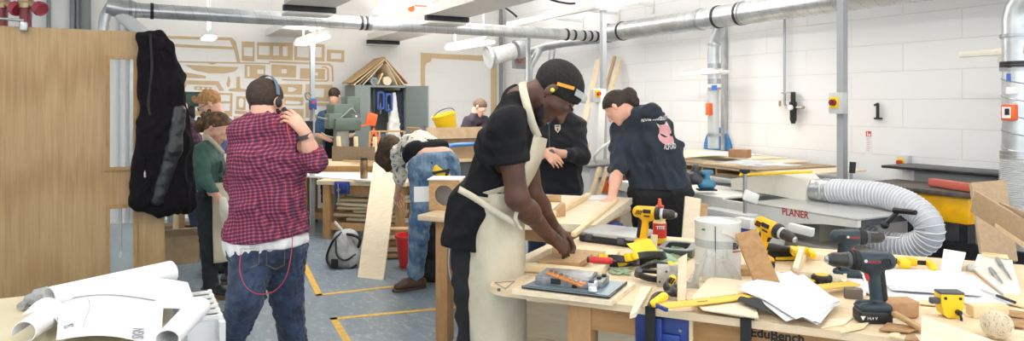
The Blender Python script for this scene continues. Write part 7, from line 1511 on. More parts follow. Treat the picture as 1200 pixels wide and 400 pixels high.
garment(t, 'jeans', [cone(hpL, hpR, .122, .122, .04), cone(hpL+V((0, 0, -.02)), kL, .122, .082, .04), cone(hpR+V((0, 0, -.02)), kR, .122, .08, .04), cone(kL, aL, .084, .058, .03), cone(kR, aR_, .082, .06, .03), cone(aL, V((aL.x-.02, aL.y, .1)), .058, .06), cone(aR_, V((aR_.x, aR_.y, .1)), .06, .06)], .0085, M_denim, planes=[(P(310, 288, D), V((0, 0, 1)))], amp=.008, f=34, seed=8)
for a_ in (V((aL.x-.02, aL.y, .1)), V((aR_.x, aR_.y, .1))): garment(t, 'shoe', shoe_prims(a_, a_+V((.15, .12, 0))), .01, M_black, planes=[(V((0, 0, .004)), (0, 0, -1))], amp=0)
for sx, (u, v) in enumerate(((294, 302), (324, 303))):
    pk = P(u, v, D-.125 if sx == 0 else D-.09); m_ = MB(T(pk)); q = .045
    m_.tube([(-q, -.012, .045), (-q, -.016, -.03), (0, -.02, -.05), (q, -.016, -.03), (q, -.012, .045)], .0016, 5, closed=True); m_.build('pocket_seam', mat('seam_thread', '#7d6a45', .8), t)
# ear defender band and cups
def bandp(a): return V((.088*math.cos(a), -.0, .02+.112*math.sin(a)))
m_ = MB(HM @ Matrix.Scale(hs, 4) @ T(0, -.012, .006)); pts = [bandp(a) for a in np.linspace(0.02, PI-.02, 26)]
for a, b in zip(pts[:-1], pts[1:]): m_.beam(a, b+(b-a)*.08, .022, .004, up=(b-a).cross(V((0, 1, 0))))
m_.build('headband', mat('headband_blue_grey', '#5c7285', .4), t)
for sx in (-1, 1): m_ = MB(HM @ Matrix.Scale(hs, 4)); m_.ball((sx*.088, -.004, -.012), (.014, .021, .027), 16); m_.build('ear_cup', M_black, t)
m_ = MB(); ax = (elR-wrR).normalized(); m_.lathe([(.031, -.012), (.037, -.012), (.037, .012), (.031, .012)], c=wrR+ax*.025, axis=ax); m_.build('wristband', M_dgrey, t)
ph = P(335, 131, D-.02); m_ = MB(T(ph) @ euler(0, -35, 20)); m_.box((0, 0, 0), (.025, .03, .05), bev=.006); m_.build('hand_piece', M_black, label='small dark earpiece held at the ear of the checked shirt man', cat='earpiece')
m_ = MB(); m_.tube(spline([P(336, 138, D-.06), P(337, 152, D-.12), P(341, 168, D-.13)], 6)+spline([P(342, 276, D-.15), P(341, 300, D-.17), P(336, 325, D-.19), P(322, 341, D-.2), P(303, 345, D-.21), P(288, 336, D-.22), P(281, 318, D-.22), P(281, 300, D-.2)], 8)[0:0], .0035, 6)
m_.tube(spline([P(343, 276, D-.13), P(341, 300, D-.15), P(335, 325, D-.19), P(322, 341, D-.2), P(303, 345, D-.21), P(288, 336, D-.22), P(281, 318, D-.22), P(282, 298, D-.18)], 8), .0024, 6)
m_.build('red_cord', mat('cord_red', '#b23a4e', .5), label='thin red cord looping round the hip of the checked shirt man', cat='cord')

# --- curly haired woman in green with cream apron
D = 5.35
M_curl = mat('curly_brown_hair', '#4b3526', .8, color2='#8a6a48', nscale=26, lo=.45, hi=.7)
hc = P(255, 151, D); fw = V((.80, -.25, -.52)); upv = V((.5, 0, .84)); hs = .98
nk = P(246, 169, D); shR, shL = P(236, 178, D-.14), P(250, 176, D+.16); hpR, hpL = P(243, 236, D-.08), P(250, 236, D+.1)
elR, wrR = P(240, 212, D-.2), P(262, 240, D-.24); elL, wrL = P(262, 206, D+.2), P(277, 208, D+.2)
bp = torso(shL, shR, hpL, hpR, nk, -.02)+[cone(shR, elR, .04, .035)]
t, HM = person('curly haired woman in green jumper, cream apron and black boots looking down', G(256, 345, 0), hc, fw, upv, hs, bp, M_skin, fine=[[cone(elR, wrR, .034, .024)]+hand_prims(wrR, V((.25, -.05, -1)), V((-.3, -1, 0)), 1, curl=(18, 20, 22, 24), s=.95)], neck=nk, h_head=.007, hfine=.007, eyes=False)
rs = np.random.RandomState(2)
hp_ = [ell((0, -.02, .04), (.086, .1, .09), None, .03), ell((0, -.1, .0), (.07, .06, .075), None, .04), ell((0, -.14, -.06), (.06, .05, .06), None, .04)]+[ell((rs.uniform(-.065, .065), -.08+rs.uniform(-.09, .05), rs.uniform(-.1, .07)), (.017, .017, .017), None, .006) for _ in range(95)]
Mi = np.array(HM.inverted())
def face_cut(F, X, Y, Z):
    y = Mi[1][0]*X+Mi[1][1]*Y+Mi[1][2]*Z+Mi[1][3]; z_ = Mi[2][0]*X+Mi[2][1]*Y+Mi[2][2]*Z+Mi[2][3]; return np.maximum(F, (.95*y-z_+.0)/1.3)
link('curly_hair', field_mesh('hair', xf(hp_, HM, hs), .008, disp=lambda X, Y, Z: -.005*np.sin(95*X+3*np.sin(40*Z))*np.sin(90*Y+3*np.sin(37*X))*np.sin(85*Z), extra=face_cut), M_curl, t, smooth=180)
M_green = mat('green_jumper', '#44685f', .9, sheen=.1, color2='#3c5e56', nscale=10)
garment(t, 'jumper', torso(shL, shR, hpL, hpR, nk, .0, chest=.085, waist=.078, hip=.09)+[cone(shR, elR, .056, .046, .015), cone(elR, elR.lerp(wrR, .45), .044, .038, .015), cone(shL, elL, .06, .05, .02)], .011, M_green, planes=[(P(245, 222, D), (0, 0, -1)), (nk+V((0.01, 0, .035)), V((.2, 0, 1)))], amp=.006, f=34, seed=5)
garment(t, 'black_jeans', [cone(hpR, hpL, .1, .1, .03)]+limb(hpR, P(246, 285, D-.1), P(246, 335, D-.05), (.1, .068, .05))+limb(hpL, P(262, 282, D+.16), P(272, 318, D+.45), (.1, .068, .05)), .012, mat('charcoal_jeans', '#24272c', .9, color2='#2c3036', nscale=12), planes=[(P(245, 220, D), (0, 0, 1))], amp=.005, f=34)
for b_, q_, nm in ((G(248, 347, 0), G(268, 351, 0), 'b'), (G(272, 333, 0), G(287, 333, 0), 'b')):
    an = V((b_.x, b_.y, .1)); bo = link('boot', field_mesh('boot', shoe_prims(an, q_, 1.15, .042)+[cone(an, an+V((-.01, 0, .1)), .052, .055, .02)], .009, planes=[(V((0, 0, .03)), (0, 0, -1))]), M_leather, t, smooth=180)
    dd = (V((q_.x, q_.y, 0))-V((an.x, an.y, 0))).normalized(); m_ = MB(T(an.x, an.y, 0) @ frame(dd, V((0, 0, 1)).cross(dd))); ln_ = (V((q_.x, q_.y, 0))-V((an.x, an.y, 0))).length
    m_.prism(rr(-.09, -.048, ln_+.03, .048, .04), .012, .032); m_.prism(rr(-.09, -.045, -.01, .045, .02), 0, .012); m_.prism(rr(.07, -.045, ln_+.02, .045, .03), 0, .012); m_.build('boot_sole', mat('tan_sole', '#6b5846', .7), t)
pc = P(255, 250, D); m_ = MB(); m_.surf(wrap(0, 0, pc.x-.0, pc.y, .12, .17, math.radians(-75), math.radians(75), P(0, 303, D).z, P(0, 212, D).z, flare=.08), 30, 24, .004); m_.build('apron', M_canvas, t, smooth=180)
strip(t, 'apron_bib', M_canvas, [P(262, 180, D-.1), P(266, 196, D-.12), P(270, 214, D-.12)], [P(268, 181, D+.1), P(272, 196, D+.12), P(275, 214, D+.12)], .004)
st = spline([P(240, 157, D-.02), P(245, 162, D-.09), P(253, 170, D-.12), P(262, 180, D-.1)], 5); strip(t, 'neck_strap', M_canvas, [p+V((.012, 0, .01)) for p in st], [p-V((.012, 0, .01)) for p in st], .004)
st = spline([P(231, 222, D-.02), P(240, 227, D-.14), P(252, 228, D-.17), P(258, 226, D-.16)], 5); strip(t, 'waist_strap', M_canvas, [p+V((0, 0, .012)) for p in st], [p-V((0, 0, .012)) for p in st], .004)
link('glove', field_mesh('glove', [('c', p[1], p[2], p[3]+.004, p[4]+.004, p[5]) for p in hand_prims(wrR, V((.25, -.05, -1)), V((-.3, -1, 0)), 1, curl=(18, 20, 22, 24), s=.98)], .007), mat('white_glove', '#e6e1d6', .85, bump=.2), t, smooth=180)

# --- ginger man with glasses behind her
D = 6.3
hc = P(246, 123, D); fw = V((-.82, -.3, -.42)); upv = V((-.35, 0, .93)); nk = P(257, 138, D); shA, shB = P(263, 150, D-.18), P(266, 148, D+.18); hA, hB_ = P(262, 215, D-.1), P(262, 215, D+.1)
bp = torso(shA, shB, hA, hB_, nk, -.02)+limb(shA, P(250, 185, D-.25), P(236, 190, D-.3), ARM)
t, HM = person('ginger haired man with black glasses and violet shirt looking down behind the curly haired woman', G(262, 312, 0), hc, fw, upv, 1, bp, M_skin, neck=nk, h_head=.008, h_body=.014)
ging = mat('ginger_hair', '#9a6d42', .8, color2='#c39460', nscale=40)
rs = np.random.RandomState(8)
link('hair', field_mesh('hair', xf([ell((0, -.015, .045), (.082, .102, .09), None, .02)]+[ell((rs.uniform(-.07, .07), rs.uniform(-.07, .1), .08+rs.uniform(-.02, .05)), (.022, .022, .022), None, .012) for _ in range(26)], HM, 1), .008, extra=(lambda MI: lambda F, X, Y, Z: np.maximum(F, (.75*(MI[1][0]*X+MI[1][1]*Y+MI[1][2]*Z+MI[1][3])-(MI[2][0]*X+MI[2][1]*Y+MI[2][2]*Z+MI[2][3])-.012)/1.25))(np.array(HM.inverted()))), ging, t, smooth=180)
m_ = MB(HM)
for sx in (-1, 1): m_.tube([V((sx*.033+.024*math.cos(a), .104, .0+.018*math.sin(a))) for a in np.linspace(0, 2*PI, 14)[:-1]], .0025, 5, closed=True); m_.tube([(sx*.057, .102, .004), (sx*.078, -.0, .006)], .0025, 5)
m_.tube([(-.009, .106, .002), (.009, .106, .002)], .0025, 5); m_.build('glasses', M_black, t)
garment(t, 'violet_shirt', torso(shA, shB, hA, hB_, nk, .008)+[cone(shA, P(250, 185, D-.25), .066, .055, .02), cone(shB, P(262, 190, D+.25), .066, .055, .02)], .013, mat('violet_shirt', '#6a6796', .85, color2='#5f5c8c', nscale=14), planes=[(P(262, 222, D), (0, 0, -1)), (nk+V((0, 0, .03)), (-.3, 0, 1))], amp=.006)
garment(t, 'jeans', limb(hA, P(262, 260, D-.1), P(262, 306, D-.1), (.105, .07, .055))+limb(hB_, P(262, 260, D+.1), P(262, 306, D+.1), (.105, .07, .055)), .014, M_denim, planes=[(P(262, 205, D), (0, 0, 1)), (V((0, 0, .06)), (0, 0, -1))], amp=.006)
for dy in (-.1, .1): a_ = P(262, 300, D+dy); garment(t, 'shoe', shoe_prims(V((a_.x, a_.y, .1)), V((a_.x-.15, a_.y-.04, 0))), .012, M_black, planes=[(V((0, 0, .003)), (0, 0, -1))], amp=0)

# --- person in maroon check mostly hidden by the coat
D = 6.75
hc = P(206, 120, D); nk = P(213, 136, D); shA, shB = P(217, 148, D-.15), P(221, 147, D+.18); hA, hB_ = P(226, 215, D-.1), P(228, 215, D+.1)
a1, a2 = G(228, 304, 0), G(236, 302, 0)
bp = torso(shA, shB, hA, hB_, nk, -.02)
t, HM = person('person in maroon checked shirt and red shoes mostly hidden behind the hanging coat', a1, hc, V((-.8, -.3, -.4)), V((-.3, 0, .95)), 1, bp, M_skin, neck=nk, h_head=.009, h_body=.016)
link('hair', hair_short(HM, 1, .009), MATS['dark_brown_hair'], t, smooth=180)
garment(t, 'maroon_shirt', torso(shA, shB, hA, hB_, nk, .01)+limb(shA, P(216, 185, D-.2), P(204, 200, D-.3), (.07, .055, .045)), .014, plaid('maroon_check', '#4c2036', '#232340', '#7c5a6c', 18), planes=[(P(262, 220, D), (0, 0, -1))], amp=.006)
garment(t, 'jeans', [cone(hA, P(232, 262, D-.1), .1, .07), cone(P(232, 262, D-.1), V((a1.x, a1.y, .14)), .07, .055), cone(hB_, P(238, 262, D+.1), .1, .07), cone(P(238, 262, D+.1), V((a2.x+.03, a2.y+.1, .14)), .07, .055)], .014, M_denim, planes=[(V((0, 0, .08)), (0, 0, -1))], amp=.006)
for q_ in (a1, a2+V((.03, .1, 0))):
    an = V((q_.x, q_.y, .1)); sh_ = link('shoe', field_mesh('shoe', shoe_prims(an, q_+V((-.16, -.05, 0)), 1.1, .044), .01, planes=[(V((0, 0, .025)), (0, 0, -1))]), mat('maroon_suede', '#5e2833', .8), t, smooth=180)
    m_ = MB(T(an.x-.06, an.y-.02, 0) @ Matrix.Rotation(.3, 4, 'Z')); m_.prism(rr(-.14, -.048, .11, .048, .04), 0, .027); m_.build('sole', mat('brown_sole', '#54413a', .7), t)
    if q_ == a1: text('N', .07, T(an.x-.06, an.y-.075, .035) @ Matrix.Rotation(.3, 4, 'Z') @ MT, M_paper, t, bold=.003, ext=.002)

# --- man at the drill press, back turned
D = 9.65
hc = P(392, 113, D); nk = P(391, 126, D); shL, shR = P(378, 136, D), P(407, 136, D+.02); hpL, hpR = P(385, 195, D), P(400, 195, D)
bp = torso(shL, shR, hpL, hpR, nk, -.015)+limb(shL, P(371, 158, D+.0), P(388, 165, D-.35), ARM)+limb(shR, P(414, 158, D+.05), P(404, 160, D-.3), ARM)
t, HM = person('man in blue t-shirt and black apron standing at the drill press with his back turned', G(392, 258, 0), hc, V((.15, .95, -.3)), V((0, .3, .95)), 1, bp, M_skin, neck=nk, h_head=.01, h_body=.014)
link('hair', hair_short(HM, 1, .009, seed=7, line=-.004), MATS['dark_brown_hair'], t, smooth=180)
garment(t, 'blue_t_shirt', torso(shL, shR, hpL, hpR, nk, .004)+[cone(shL, P(373, 152, D), .07, .066, .02), cone(shR, P(412, 152, D+.03), .07, .066, .02)], .013, mat('teal_blue_cotton', '#3d5a78', .85, color2='#34506c', nscale=12), planes=[(P(390, 200, D), (0, 0, -1)), (nk+V((0, 0, .02)), (0, 0, 1))], amp=.005)
garment(t, 'black_apron', torso(shL.lerp(shR, .2), shR.lerp(shL, .2), hpL, hpR, nk, .014)+[cone(hpL, P(386, 235, D), .12, .11, .04), cone(hpR, P(400, 235, D), .12, .11, .04)], .014, M_tee, planes=[(P(390, 238, D), (0, 0, -1)), (nk+V((0, 0, -.05)), (0, 0, 1))], amp=.006)
garment(t, 'trousers', limb(hpL, P(385, 228, D), P(384, 256, D), (.1, .07, .055))+limb(hpR, P(401, 228, D), P(402, 256, D), (.1, .07, .055)), .015, MATS['black_trousers'], planes=[(V((0, 0, .05)), (0, 0, -1))])
for u in (384, 402): a_ = P(u, 250, D); garment(t, 'shoe', shoe_prims(V((a_.x, a_.y, .1)), V((a_.x, a_.y+.16, 0))), .013, M_black, planes=[(V((0, 0, .003)), (0, 0, -1))], amp=0)
m_ = MB(); m_.tube(spline([P(377, 156, D-.1), P(384, 160, D-.17), P(398, 162, D-.18), P(412, 159, D-.12), P(416, 156, D-.05)], 5), .014, 6); m_.tube(spline([P(404, 160, D-.19), P(408, 166, D-.2), P(405, 174, D-.2)], 4), .02, 6); m_.build('apron_string', M_canvas, t)

# --- man in the dark t-shirt near the far corner
D = 9.3
hc = P(562, 126, D); nk = P(557, 134, D); shA, shB = P(549, 142, D-.1), P(568, 142, D+.12); hA, hB_ = P(552, 205, D), P(568, 205, D)
bp = torso(shA, shB, hA, hB_, nk, -.015)+limb(shA, P(544, 163, D-.18), P(556, 168, D-.35), (.052, .04, .028))
t, HM = person('short haired man in dark purple t-shirt standing beyond the yellow bucket', G(560, 256, 0), hc, V((.75, -.3, -.45)), V((.4, 0, .9)), 1, bp, M_skin, fine=[hand_prims(P(556, 168, D-.35), V((.8, -.4, -.3)), V((0, 0, 1)), 1)], hfine=.011, neck=nk, h_head=.009, h_body=.012)
link('hair', hair_short(HM, 1, .009, 1.0, seed=3), mat('cropped_hair', '#6a5548', .85), t, smooth=180)
garment(t, 'dark_t_shirt', torso(shA, shB, hA, hB_, nk, .006)+[cone(shA, P(545, 153, D-.14), .074, .07, .02), cone(shB, P(572, 155, D+.1), .07, .068, .02)], .013, mat('plum_cotton', '#3a333d', .88), planes=[(P(390, 210, D), (0, 0, -1)), (nk+V((0, 0, .02)), (0, 0, 1))], amp=.005)
garment(t, 'trousers', limb(hA, P(553, 232, D), P(553, 256, D), (.105, .07, .055))+limb(hB_, P(568, 232, D), P(569, 256, D), (.105, .07, .055)), .015, MATS['black_trousers'], planes=[(V((0, 0, .05)), (0, 0, -1))])
for u in (553, 569): a_ = P(u, 250, D); garment(t, 'shoe', shoe_prims(V((a_.x, a_.y, .1)), V((a_.x+.12, a_.y-.08, 0))), .013, M_black, planes=[(V((0, 0, .003)), (0, 0, -1))], amp=0)

# --- bending student in the patterned top
D = 5.73
M_pat = bpy.data.materials.new('cream_blue_print'); M_pat.use_nodes = True; N = M_pat.node_tree.nodes; L = M_pat.node_tree.links
n = N.new('ShaderNodeTexNoise'); n.inputs['Scale'].default_value = 6.5; n.inputs['Detail'].default_value = 4; n.inputs['Distortion'].default_value = 1.6; tc = N.new('ShaderNodeTexCoord'); L.new(tc.outputs['Object'], n.inputs['Vector'])
r = N.new('ShaderNodeValToRGB'); r.color_ramp.interpolation = 'CONSTANT'; e = r.color_ramp.elements; e[0].color = lin('#3f6474'); e[1].position = .36; e[1].color = lin('#c9c3b4')
for p_, c_ in ((.43, '#e2ddd0'), (.52, '#8b8678'), (.55, '#dcd7ca'), (.61, '#3d3d40'), (.64, '#d8cfba')): q = e.new(p_); q.color = lin(c_)
L.new(n.outputs['Fac'], r.inputs[0]); L.new(r.outputs[0], N['Principled BSDF'].inputs['Base Color']); N['Principled BSDF'].inputs['Roughness'].default_value = .9
hpN, hpF = P(497, 200, D-.08), P(521, 200, D+.05); shN, shF = P(468, 181, D+.3), P(484, 172, D+.62); nk = P(462, 176, D+.55); hc = P(454, 187, D+.66)
elN, wrN = P(469, 212, D+.35), P(466, 226, D+.55)
mid_ = P(497, 172, D+.2)
kN, aN = P(492, 262, D-.12), P(487, 320, D-.05); kF, aF = P(533, 262, D-.02), P(537, 316, D+.12)
bp = torso(shF, shN, hpF, hpN, nk, -.015, mid=mid_)+limb(shN, elN, wrN, ARM)+limb(shF, elN+V((.2, .2, 0)), wrN+V((.15, .1, 0)), ARM)
t, HM = person('student in cream and blue patterned top and faded jeans bending over the low bench', G(487, 334, 0), hc, V((-.35, .35, -.85)), V((-.55, .4, -.3)), .98, bp, M_skin, fine=[hand_prims(wrN, V((-.1, .5, -.5)), V((-.3, 0, 1)), 1, s=.95)], hfine=.008, neck=nk, h_head=.009, h_body=.012, eyes=False)
garment(t, 'long_hair', [cone(P(457, 171, D+.5), P(452, 185, D+.55), .1, .09, .04), cone(P(452, 185, D+.55), P(455, 198, D+.6), .075, .03, .04)], .009, mat('chestnut_hair', '#3b2c23', .8, color2='#54402f', nscale=50), amp=.008, f=90, seed=7, dirz=.3)
garment(t, 'patterned_top', torso(shF, shN, hpF.lerp(shF, .2), hpN.lerp(shN, .2), nk, .012, mid=mid_)+[cone(shN, elN.lerp(shN, .1), .075, .06, .03), cone(shF, shF+V((0, .05, -.2)), .075, .06, .03)], .01, M_pat, amp=.008, f=26, seed=2)
garment(t, 'black_band', [cone(P(488, 181, D+.06), P(513, 179, D+.2), .118, .118, .03)], .01, M_tee, planes=[(P(502, 189, D), V((.7, -.3, -.3)))], amp=.004)
garment(t, 'skin_gap', [cone(P(497, 188, D+.02), P(519, 187, D+.12), .108, .108, .03)], .012, M_skin, amp=0)
M_jean2 = mat('faded_blue_denim', '#3f5f80', .85, color2='#7d97ab', nscale=9, bump=.3, bscale=60, sheen=.2, lo=.42, hi=.68)
garment(t, 'jeans', [cone(hpN, hpF, .13, .13, .03), cone(hpN+V((0, 0, .05)), hpF+V((0, 0, .06)), .115, .115, .03), cone(hpN, kN, .112, .078, .03), cone(hpF, kF, .112, .078, .03), cone(kN, aN, .082, .066, .03), cone(kF, aF, .082, .066, .03)], .0095, M_jean2, planes=[(P(505, 182.5, D), V((-.35, .35, 1)))], amp=.009, f=34, seed=12)
for a_, tx in ((aN, (-.13, -.09)), (aF, (.1, -.14))):
    an = V((a_.x, a_.y, .1)); link('shoe', field_mesh('shoe', shoe_prims(an, an+V((tx[0], tx[1], 0)), 1.1, .044), .009, planes=[(V((0, 0, .02)), (0, 0, -1))]), mat('brown_leather', '#4a3528', .5), t, smooth=180)
    d2 = V((tx[0], tx[1], 0)).normalized(); m_ = MB(T(an.x, an.y, 0) @ frame(d2, V((0, 0, 1)).cross(d2))); m_.prism(rr(-.09, -.046, .2, .046, .04), 0, .022); m_.build('sole', MATS['brown_sole'], t)
m_ = MB(); m_.beam(P(495, 184, D-.11), P(524, 181, D+.0), .01, .03, up=(0, -.5, 1)); m_.build('red_belt', mat('brick_belt', '#8c4a3c', .6), t)
c1 = P(516, 201, D-.16)
tb = thing('yellow_tape', 'yellow and black hand clamp hanging from the back pocket of the faded jeans', 'clamp', c1-V((0, 0, .07)))
m_ = MB(); m_.beam(P(500, 184, D-.13), P(511, 198, D-.15), .03, .03, bev=.006); m_.beam(P(508, 196, D-.16), P(522, 208, D-.14), .05, .06, bev=.01); m_.beam(P(512, 209, D-.14), P(528, 207, D-.1), .03, .035, bev=.006); m_.build('yellow_body', M_yellow, tb)
m_ = MB(); m_.beam(P(507, 203, D-.19), P(524, 200, D-.17), .02, .02); m_.beam(P(520, 212, D-.17), P(526, 198, D-.15), .02, .02); m_.box(P(505, 192, D-.17), (.03, .02, .03)); m_.build('black_grip', M_black, tb)

# --- man in the black fleece across the bench
D = 5.6
hc = P(662, 112, D); nk = P(657, 129, D); shL, shR = P(675, 147, D), P(633, 147, D+.02); hpL, hpR = P(666, 222, D+.02), P(644, 222, D+.05)
elL, wrL = P(682, 184, D-.12), P(644, 178, D-.32); elR, wrR = P(626, 184, D-.12), P(640, 180, D-.34)
bp = torso(shL, shR, hpL, hpR, nk, -.015)
t, HM = person('man in black zip fleece with small crest and watch, standing across the bench', G(648, 330, 0), hc, V((-.1, -.8, -.6)), V((0, -.3, .95)), 1, bp, M_skin, fine=[[cone(elL, wrL, .04, .03, .02)]+hand_prims(wrL, V((-.9, -.1, -.3)), V((0, -1, .4)), 1, curl=(35, 40, 40, 45), s=.95), [cone(elR, wrR, .04, .03)]+hand_prims(wrR, V((.5, -.3, -.4)), V((0, -1, .3)), -1, s=.95)], hfine=.007, neck=nk, h_head=.008)
link('hair', hair_short(HM, 1, .009), MATS['dark_brown_hair'], t, smooth=180)
garment(t, 'black_fleece', torso(shL, shR, hpL, hpR, nk, .015, chest=.115, waist=.11, hip=.115)+[cone(shL, elL, .075, .062, .03), cone(elL, elL.lerp(wrL, .45), .062, .052, .03), cone(shR, elR, .075, .062, .03), cone(elR, elR.lerp(wrR, .6), .062, .05, .03), cone(nk, nk+V((0, 0, .02)), .072, .066, .02)], .011, mat('black_fleece', '#1e2026', .95, sheen=.1), planes=[(P(650, 226, D), (0, 0, -1)), (nk+V((0, 0, .035)), (0, 0, 1))], amp=.007, f=24, seed=5)
garment(t, 'jeans', limb(hpL, P(664, 272, D), P(664, 322, D), (.118, .08, .062))+limb(hpR, P(630, 272, D), P(628, 322, D), (.118, .08, .062))+[cone(hpL, hpR, .12, .12)], .012, M_denim, planes=[(P(650, 218, D), (0, 0, 1)), (V((0, 0, .06)), (0, 0, -1))], amp=.006, f=30)
for u in (628, 664): a_ = P(u, 318, D); garment(t, 'shoe', shoe_prims(V((a_.x, a_.y, .1)), V((a_.x, a_.y-.16, 0))), .012, M_black, planes=[(V((0, 0, .003)), (0, 0, -1))], amp=0)
m_ = MB(); m_.beam(P(643, 136, D-.13), P(644, 175, D-.16), .006, .004, up=(0, -1, 0)); m_.build('zip', M_dgrey, t); m_ = MB(); m_.beam(P(640, 139, D-.115), P(645, 143, D-.125), .05, .02, up=(0, -1, 0)); m_.build('blue_collar', mat('collar_blue', '#6f9bd0', .8), t)
m_ = MB(T(P(653.5, 151, D-.142)) @ MT); m_.prism([(-.022, .03), (.022, .03), (.022, -.005), (.0, -.032), (-.022, -.005)], 0, .004); m_.build('crest_shield', mat('crest_cream', '#d9d2b2', .7), t)
m_ = MB(T(P(653.5, 151, D-.146)) @ MT); m_.box((0, .019, .003), (.03, .012, .003)); m_.box((0, -.006, .003), (.012, .024, .003)); m_.build('crest_mark', mat('crest_blue', '#4a6a94', .7), t); m_ = MB(T(P(653.5, 151, D-.148)) @ MT); m_.box((-.012, -.0, .003), (.01, .01, .003)); m_.box((.012, -.0, .003), (.01, .01, .003)); m_.build('crest_gold', M_dyellow, t)
ax = (elL-wrL).normalized(); m_ = MB(); m_.lathe([(.031, -.012), (.037, -.012), (.037, .012), (.031, .012)], c=wrL+ax*.015, axis=ax); m_.lathe([(0, 0), (.022, 0), (.022, .012), (0, .012)], c=wrL+ax*.015+V((0, -.034, 0)), axis=(0, -1, .2)); m_.build('wrist_watch', M_dgrey, t)

# --- woman in the navy hoodie
D = 5.0
hc = P(723, 126, D+.02); fw = V((-.62, .25, -.70)); upv = V((-.45, .3, .8))
nk = P(745, 138, D); shL, shR = P(727, 152, D+.1), P(775, 150, D-.04); hpL, hpR = P(757, 228, D), P(790, 228, D-.05)
elL, wrL = P(724, 199, D-.05), P(716, 236, D-.28); elR, wrR = P(772, 205, D+.1), P(760, 222, D+.2)
kn = [P(758, 285, D), P(790, 285, D-.02)]
hd = hand_prims(wrL+V((0, 0, .0)), V((-.85, -.18, -.12)), V((.1, 0, 1)), -1, curl=(6, 6, 8, 10), s=.95, spread=7, thumb_out=35, thumb_curl=5)
bp = torso(shL, shR, hpL, hpR, nk, -.015)+[cone(shL, elL, .046, .04), ]
t, HM = person('woman in navy hoodie with a pink fox print leaning one hand on the wooden panel', G(770, 335, 0), hc, fw, upv, .98, bp, M_skin, fine=[[cone(elL, elL.lerp(wrL, .4), .044, .042, .02), cone(elL.lerp(wrL, .3), wrL, .042, .027, .02)]+hd], hfine=.006, neck=nk, h_head=.007, eyes=False)
dh = mat('dark_hair', '#2a211d', .7, color2='#3a2d27', nscale=50)
Mi2 = np.array(HM.inverted())
link('hair', field_mesh('hair', xf([ell((0, -.015, .036), (.08, .103, .09), None, .03)], HM, .98)+[ell(P(737, 113, D), (.06, .05, .066), None, .02), ell(P(743, 120, D), (.04, .04, .045), None, .02), cone(P(710, 128, D-.08), P(716, 140, D-.07), .02, .008, .01)], .007, disp=lambda X, Y, Z: -.0022*np.sin(150*X+60*Z)*np.sin(90*Z-60*X), extra=lambda F, X, Y, Z: np.where((Mi2[1][0]*X+Mi2[1][1]*Y+Mi2[1][2]*Z+Mi2[1][3]) > .0, np.maximum(F, (.8*(Mi2[1][0]*X+Mi2[1][1]*Y+Mi2[1][2]*Z+Mi2[1][3])-(Mi2[2][0]*X+Mi2[2][1]*Y+Mi2[2][2]*Z+Mi2[2][3]))/1.25-.004), F)), dh, t, smooth=180)
M_hood = mat('navy_hoodie', '#222a35', .92, sheen=.12, color2='#283240', nscale=9)
hood = torso(shL, shR, hpL, hpR, nk, .02, chest=.105, waist=.105, hip=.115)+[cone(shL, elL, .072, .06, .02), cone(shR, elR, .078, .066, .03), cone(elL, elL+V((0, 0, -.03)), .06, .06, .02), cone(P(786, 175, D-.03), P(792, 220, D-.05), .09, .1, .03)]
hoodcut = P(720, 206, D)
def hcut(F, X, Y, Z):
    c = elL+V((0, 0, -.02)); q = np.sqrt((X-c.x)**2+(Y-c.y)**2+(Z-c.z)**2)-.1; return np.where(q < 0, np.maximum(F, c.z-.01-Z), F)
garment(t, 'hoodie', hood, .010, M_hood, planes=[(P(775, 222, D-.1), V((-.0, 0, -1)))], amp=.011, f=20, seed=14, extra=hcut)
garment(t, 'hood', [cone(P(746, 134, D-.04), P(766, 132, D-.05), .055, .058, .03), cone(P(764, 130, D-.05), P(774, 137, D+.02), .05, .035, .03), cone(P(748, 128, D+.1), P(768, 128, D+.08), .035, .04, .03)], .009, M_hood, amp=.006, f=30, seed=2)
garment(t, 'black_jeans', [cone(hpL, hpR, .128, .128, .03), cone(hpL, kn[0], .125, .088, .03), cone(hpR, kn[1], .125, .088, .03), cone(kn[0], V((kn[0].x, kn[0].y, .12)), .088, .062, .03), cone(kn[1], V((kn[1].x, kn[1].y, .12)), .088, .062, .03)], .012, mat('black_denim', '#1d1d20', .9), planes=[(P(775, 213, D), (0, 0, 1))], amp=.006, f=30, seed=21)
for k_ in kn: garment(t, 'shoe', shoe_prims(V((k_.x, k_.y, .1)), V((k_.x-.1, k_.y+.13, 0))), .012, M_black, planes=[(V((0, 0, .003)), (0, 0, -1))], amp=0)
HOODIE = t
# print on the back: project flat shapes onto the hoodie
bpy.context.view_layer.update()
def drape(obj, me, dirv, off=.004):
    from mathutils.bvhtree import BVHTree
    ob = [c for c in obj.children if c.name.startswith('hoodie')][0]; W = MW[ob.name]; bm = bmesh.new(); bm.from_mesh(ob.data); bm.transform(W); tr = BVHTree.FromBMesh(bm); bm.free()
    for v in me.vertices:
        h_ = tr.ray_cast(v.co-dirv*.6, dirv)
        if h_[0] is not None: v.co = h_[0]+h_[1]*off
def flatshape(pts, n=5): return pts
def printshape(name, polys, m, dd=D-.3, off=.004):
    bm = bmesh.new()
    for pl in polys:
        q = [P(u, v, dd) for u, v in pl]; c = sum(q, V())/len(q); vs = [bm.verts.new(p) for p in q]; cv = bm.verts.new(c)
        for i in range(len(vs)): bm.faces.new((vs[i], vs[(i+1) % len(vs)], cv))
    bmesh.ops.subdivide_edges(bm, edges=bm.edges[:], cuts=3, use_grid_fill=True)
    me = bpy.data.meshes.new(name); bm.to_mesh(me); bm.free(); drape(HOODIE, me, V((.1, 1, 0)).normalized(), off); return link(name, me, m, HOODIE, smooth=180)
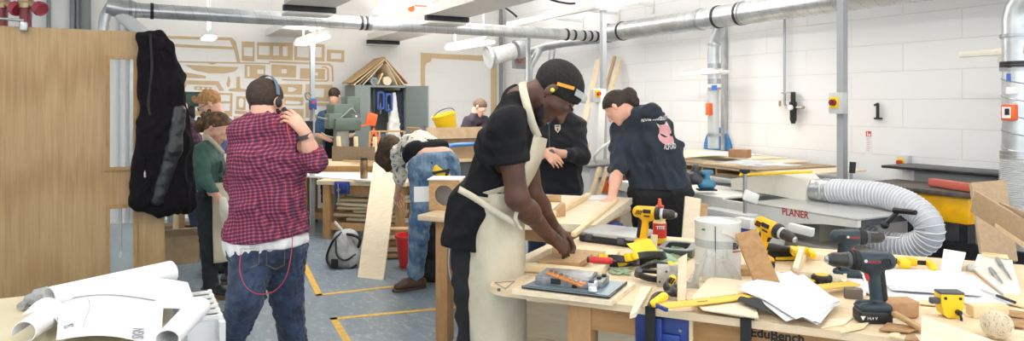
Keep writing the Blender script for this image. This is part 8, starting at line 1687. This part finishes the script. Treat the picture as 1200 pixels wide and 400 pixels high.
def F_(x, y): return (740+x/8, 130+y/8)
pink = mat('fox_pink', '#d8a0a4', .8); blk = mat('print_black', '#20242b', .85); whp = mat('print_white', '#dcdcdc', .8)
printshape('fox_print', [[F_(266, 126), F_(300, 140), F_(336, 135), F_(350, 108), F_(372, 140), F_(385, 165), F_(402, 200), F_(400, 232), F_(425, 270), F_(432, 300), F_(425, 330), F_(400, 320), F_(360, 336), F_(318, 315), F_(285, 285), F_(274, 250), F_(290, 215), F_(290, 175)]], pink, off=.005)
printshape('fox_shading', [[F_(294, 225), F_(330, 240), F_(362, 262), F_(330, 262), F_(302, 246)], [F_(380, 232), F_(402, 222), F_(410, 246), F_(395, 256)], [F_(414, 262), F_(440, 290), F_(446, 328), F_(430, 315)]], blk, off=.008)
printshape('fox_white', [[F_(268, 128), F_(290, 140), F_(298, 168), F_(284, 156)], [F_(352, 112), F_(366, 140), F_(356, 150), F_(348, 130)], [F_(400, 300), F_(430, 328), F_(410, 332)]], whp, off=.008)
def printtext(s, pts, size, off=.006):
    cu = bpy.data.curves.new('t', 'FONT'); cu.body = s; cu.size = size; cu.offset = .0008; cu.resolution_u = 2; o = bpy.data.objects.new('t', cu); COL.objects.link(o); bpy.context.view_layer.update()
    me = bpy.data.meshes.new_from_object(o.evaluated_get(bpy.context.evaluated_depsgraph_get())); bpy.data.objects.remove(o); me.materials.clear()
    p0, p1 = P(*pts[0], D-.3), P(*pts[1], D-.3); ux = (p1-p0).normalized(); uz = V((0, 0, 1)); uz = (uz-ux*uz.dot(ux)).normalized()
    w_ = max(v.co.x for v in me.vertices) or 1; k = (p1-p0).length/w_
    for v in me.vertices: v.co = p0+ux*v.co.x*k+uz*v.co.y*1.0
    drape(HOODIE, me, V((.1, 1, 0)).normalized(), off); link('lettering', me, whp, HOODIE, smooth=0)
printtext('ALFORD', [F_(120, 112), F_(215, 100)], .05); printtext('Basketball', [F_(224, 98), F_(345, 97)], .045); printtext('ALFORD', [F_(328, 372), F_(450, 370)], .05)
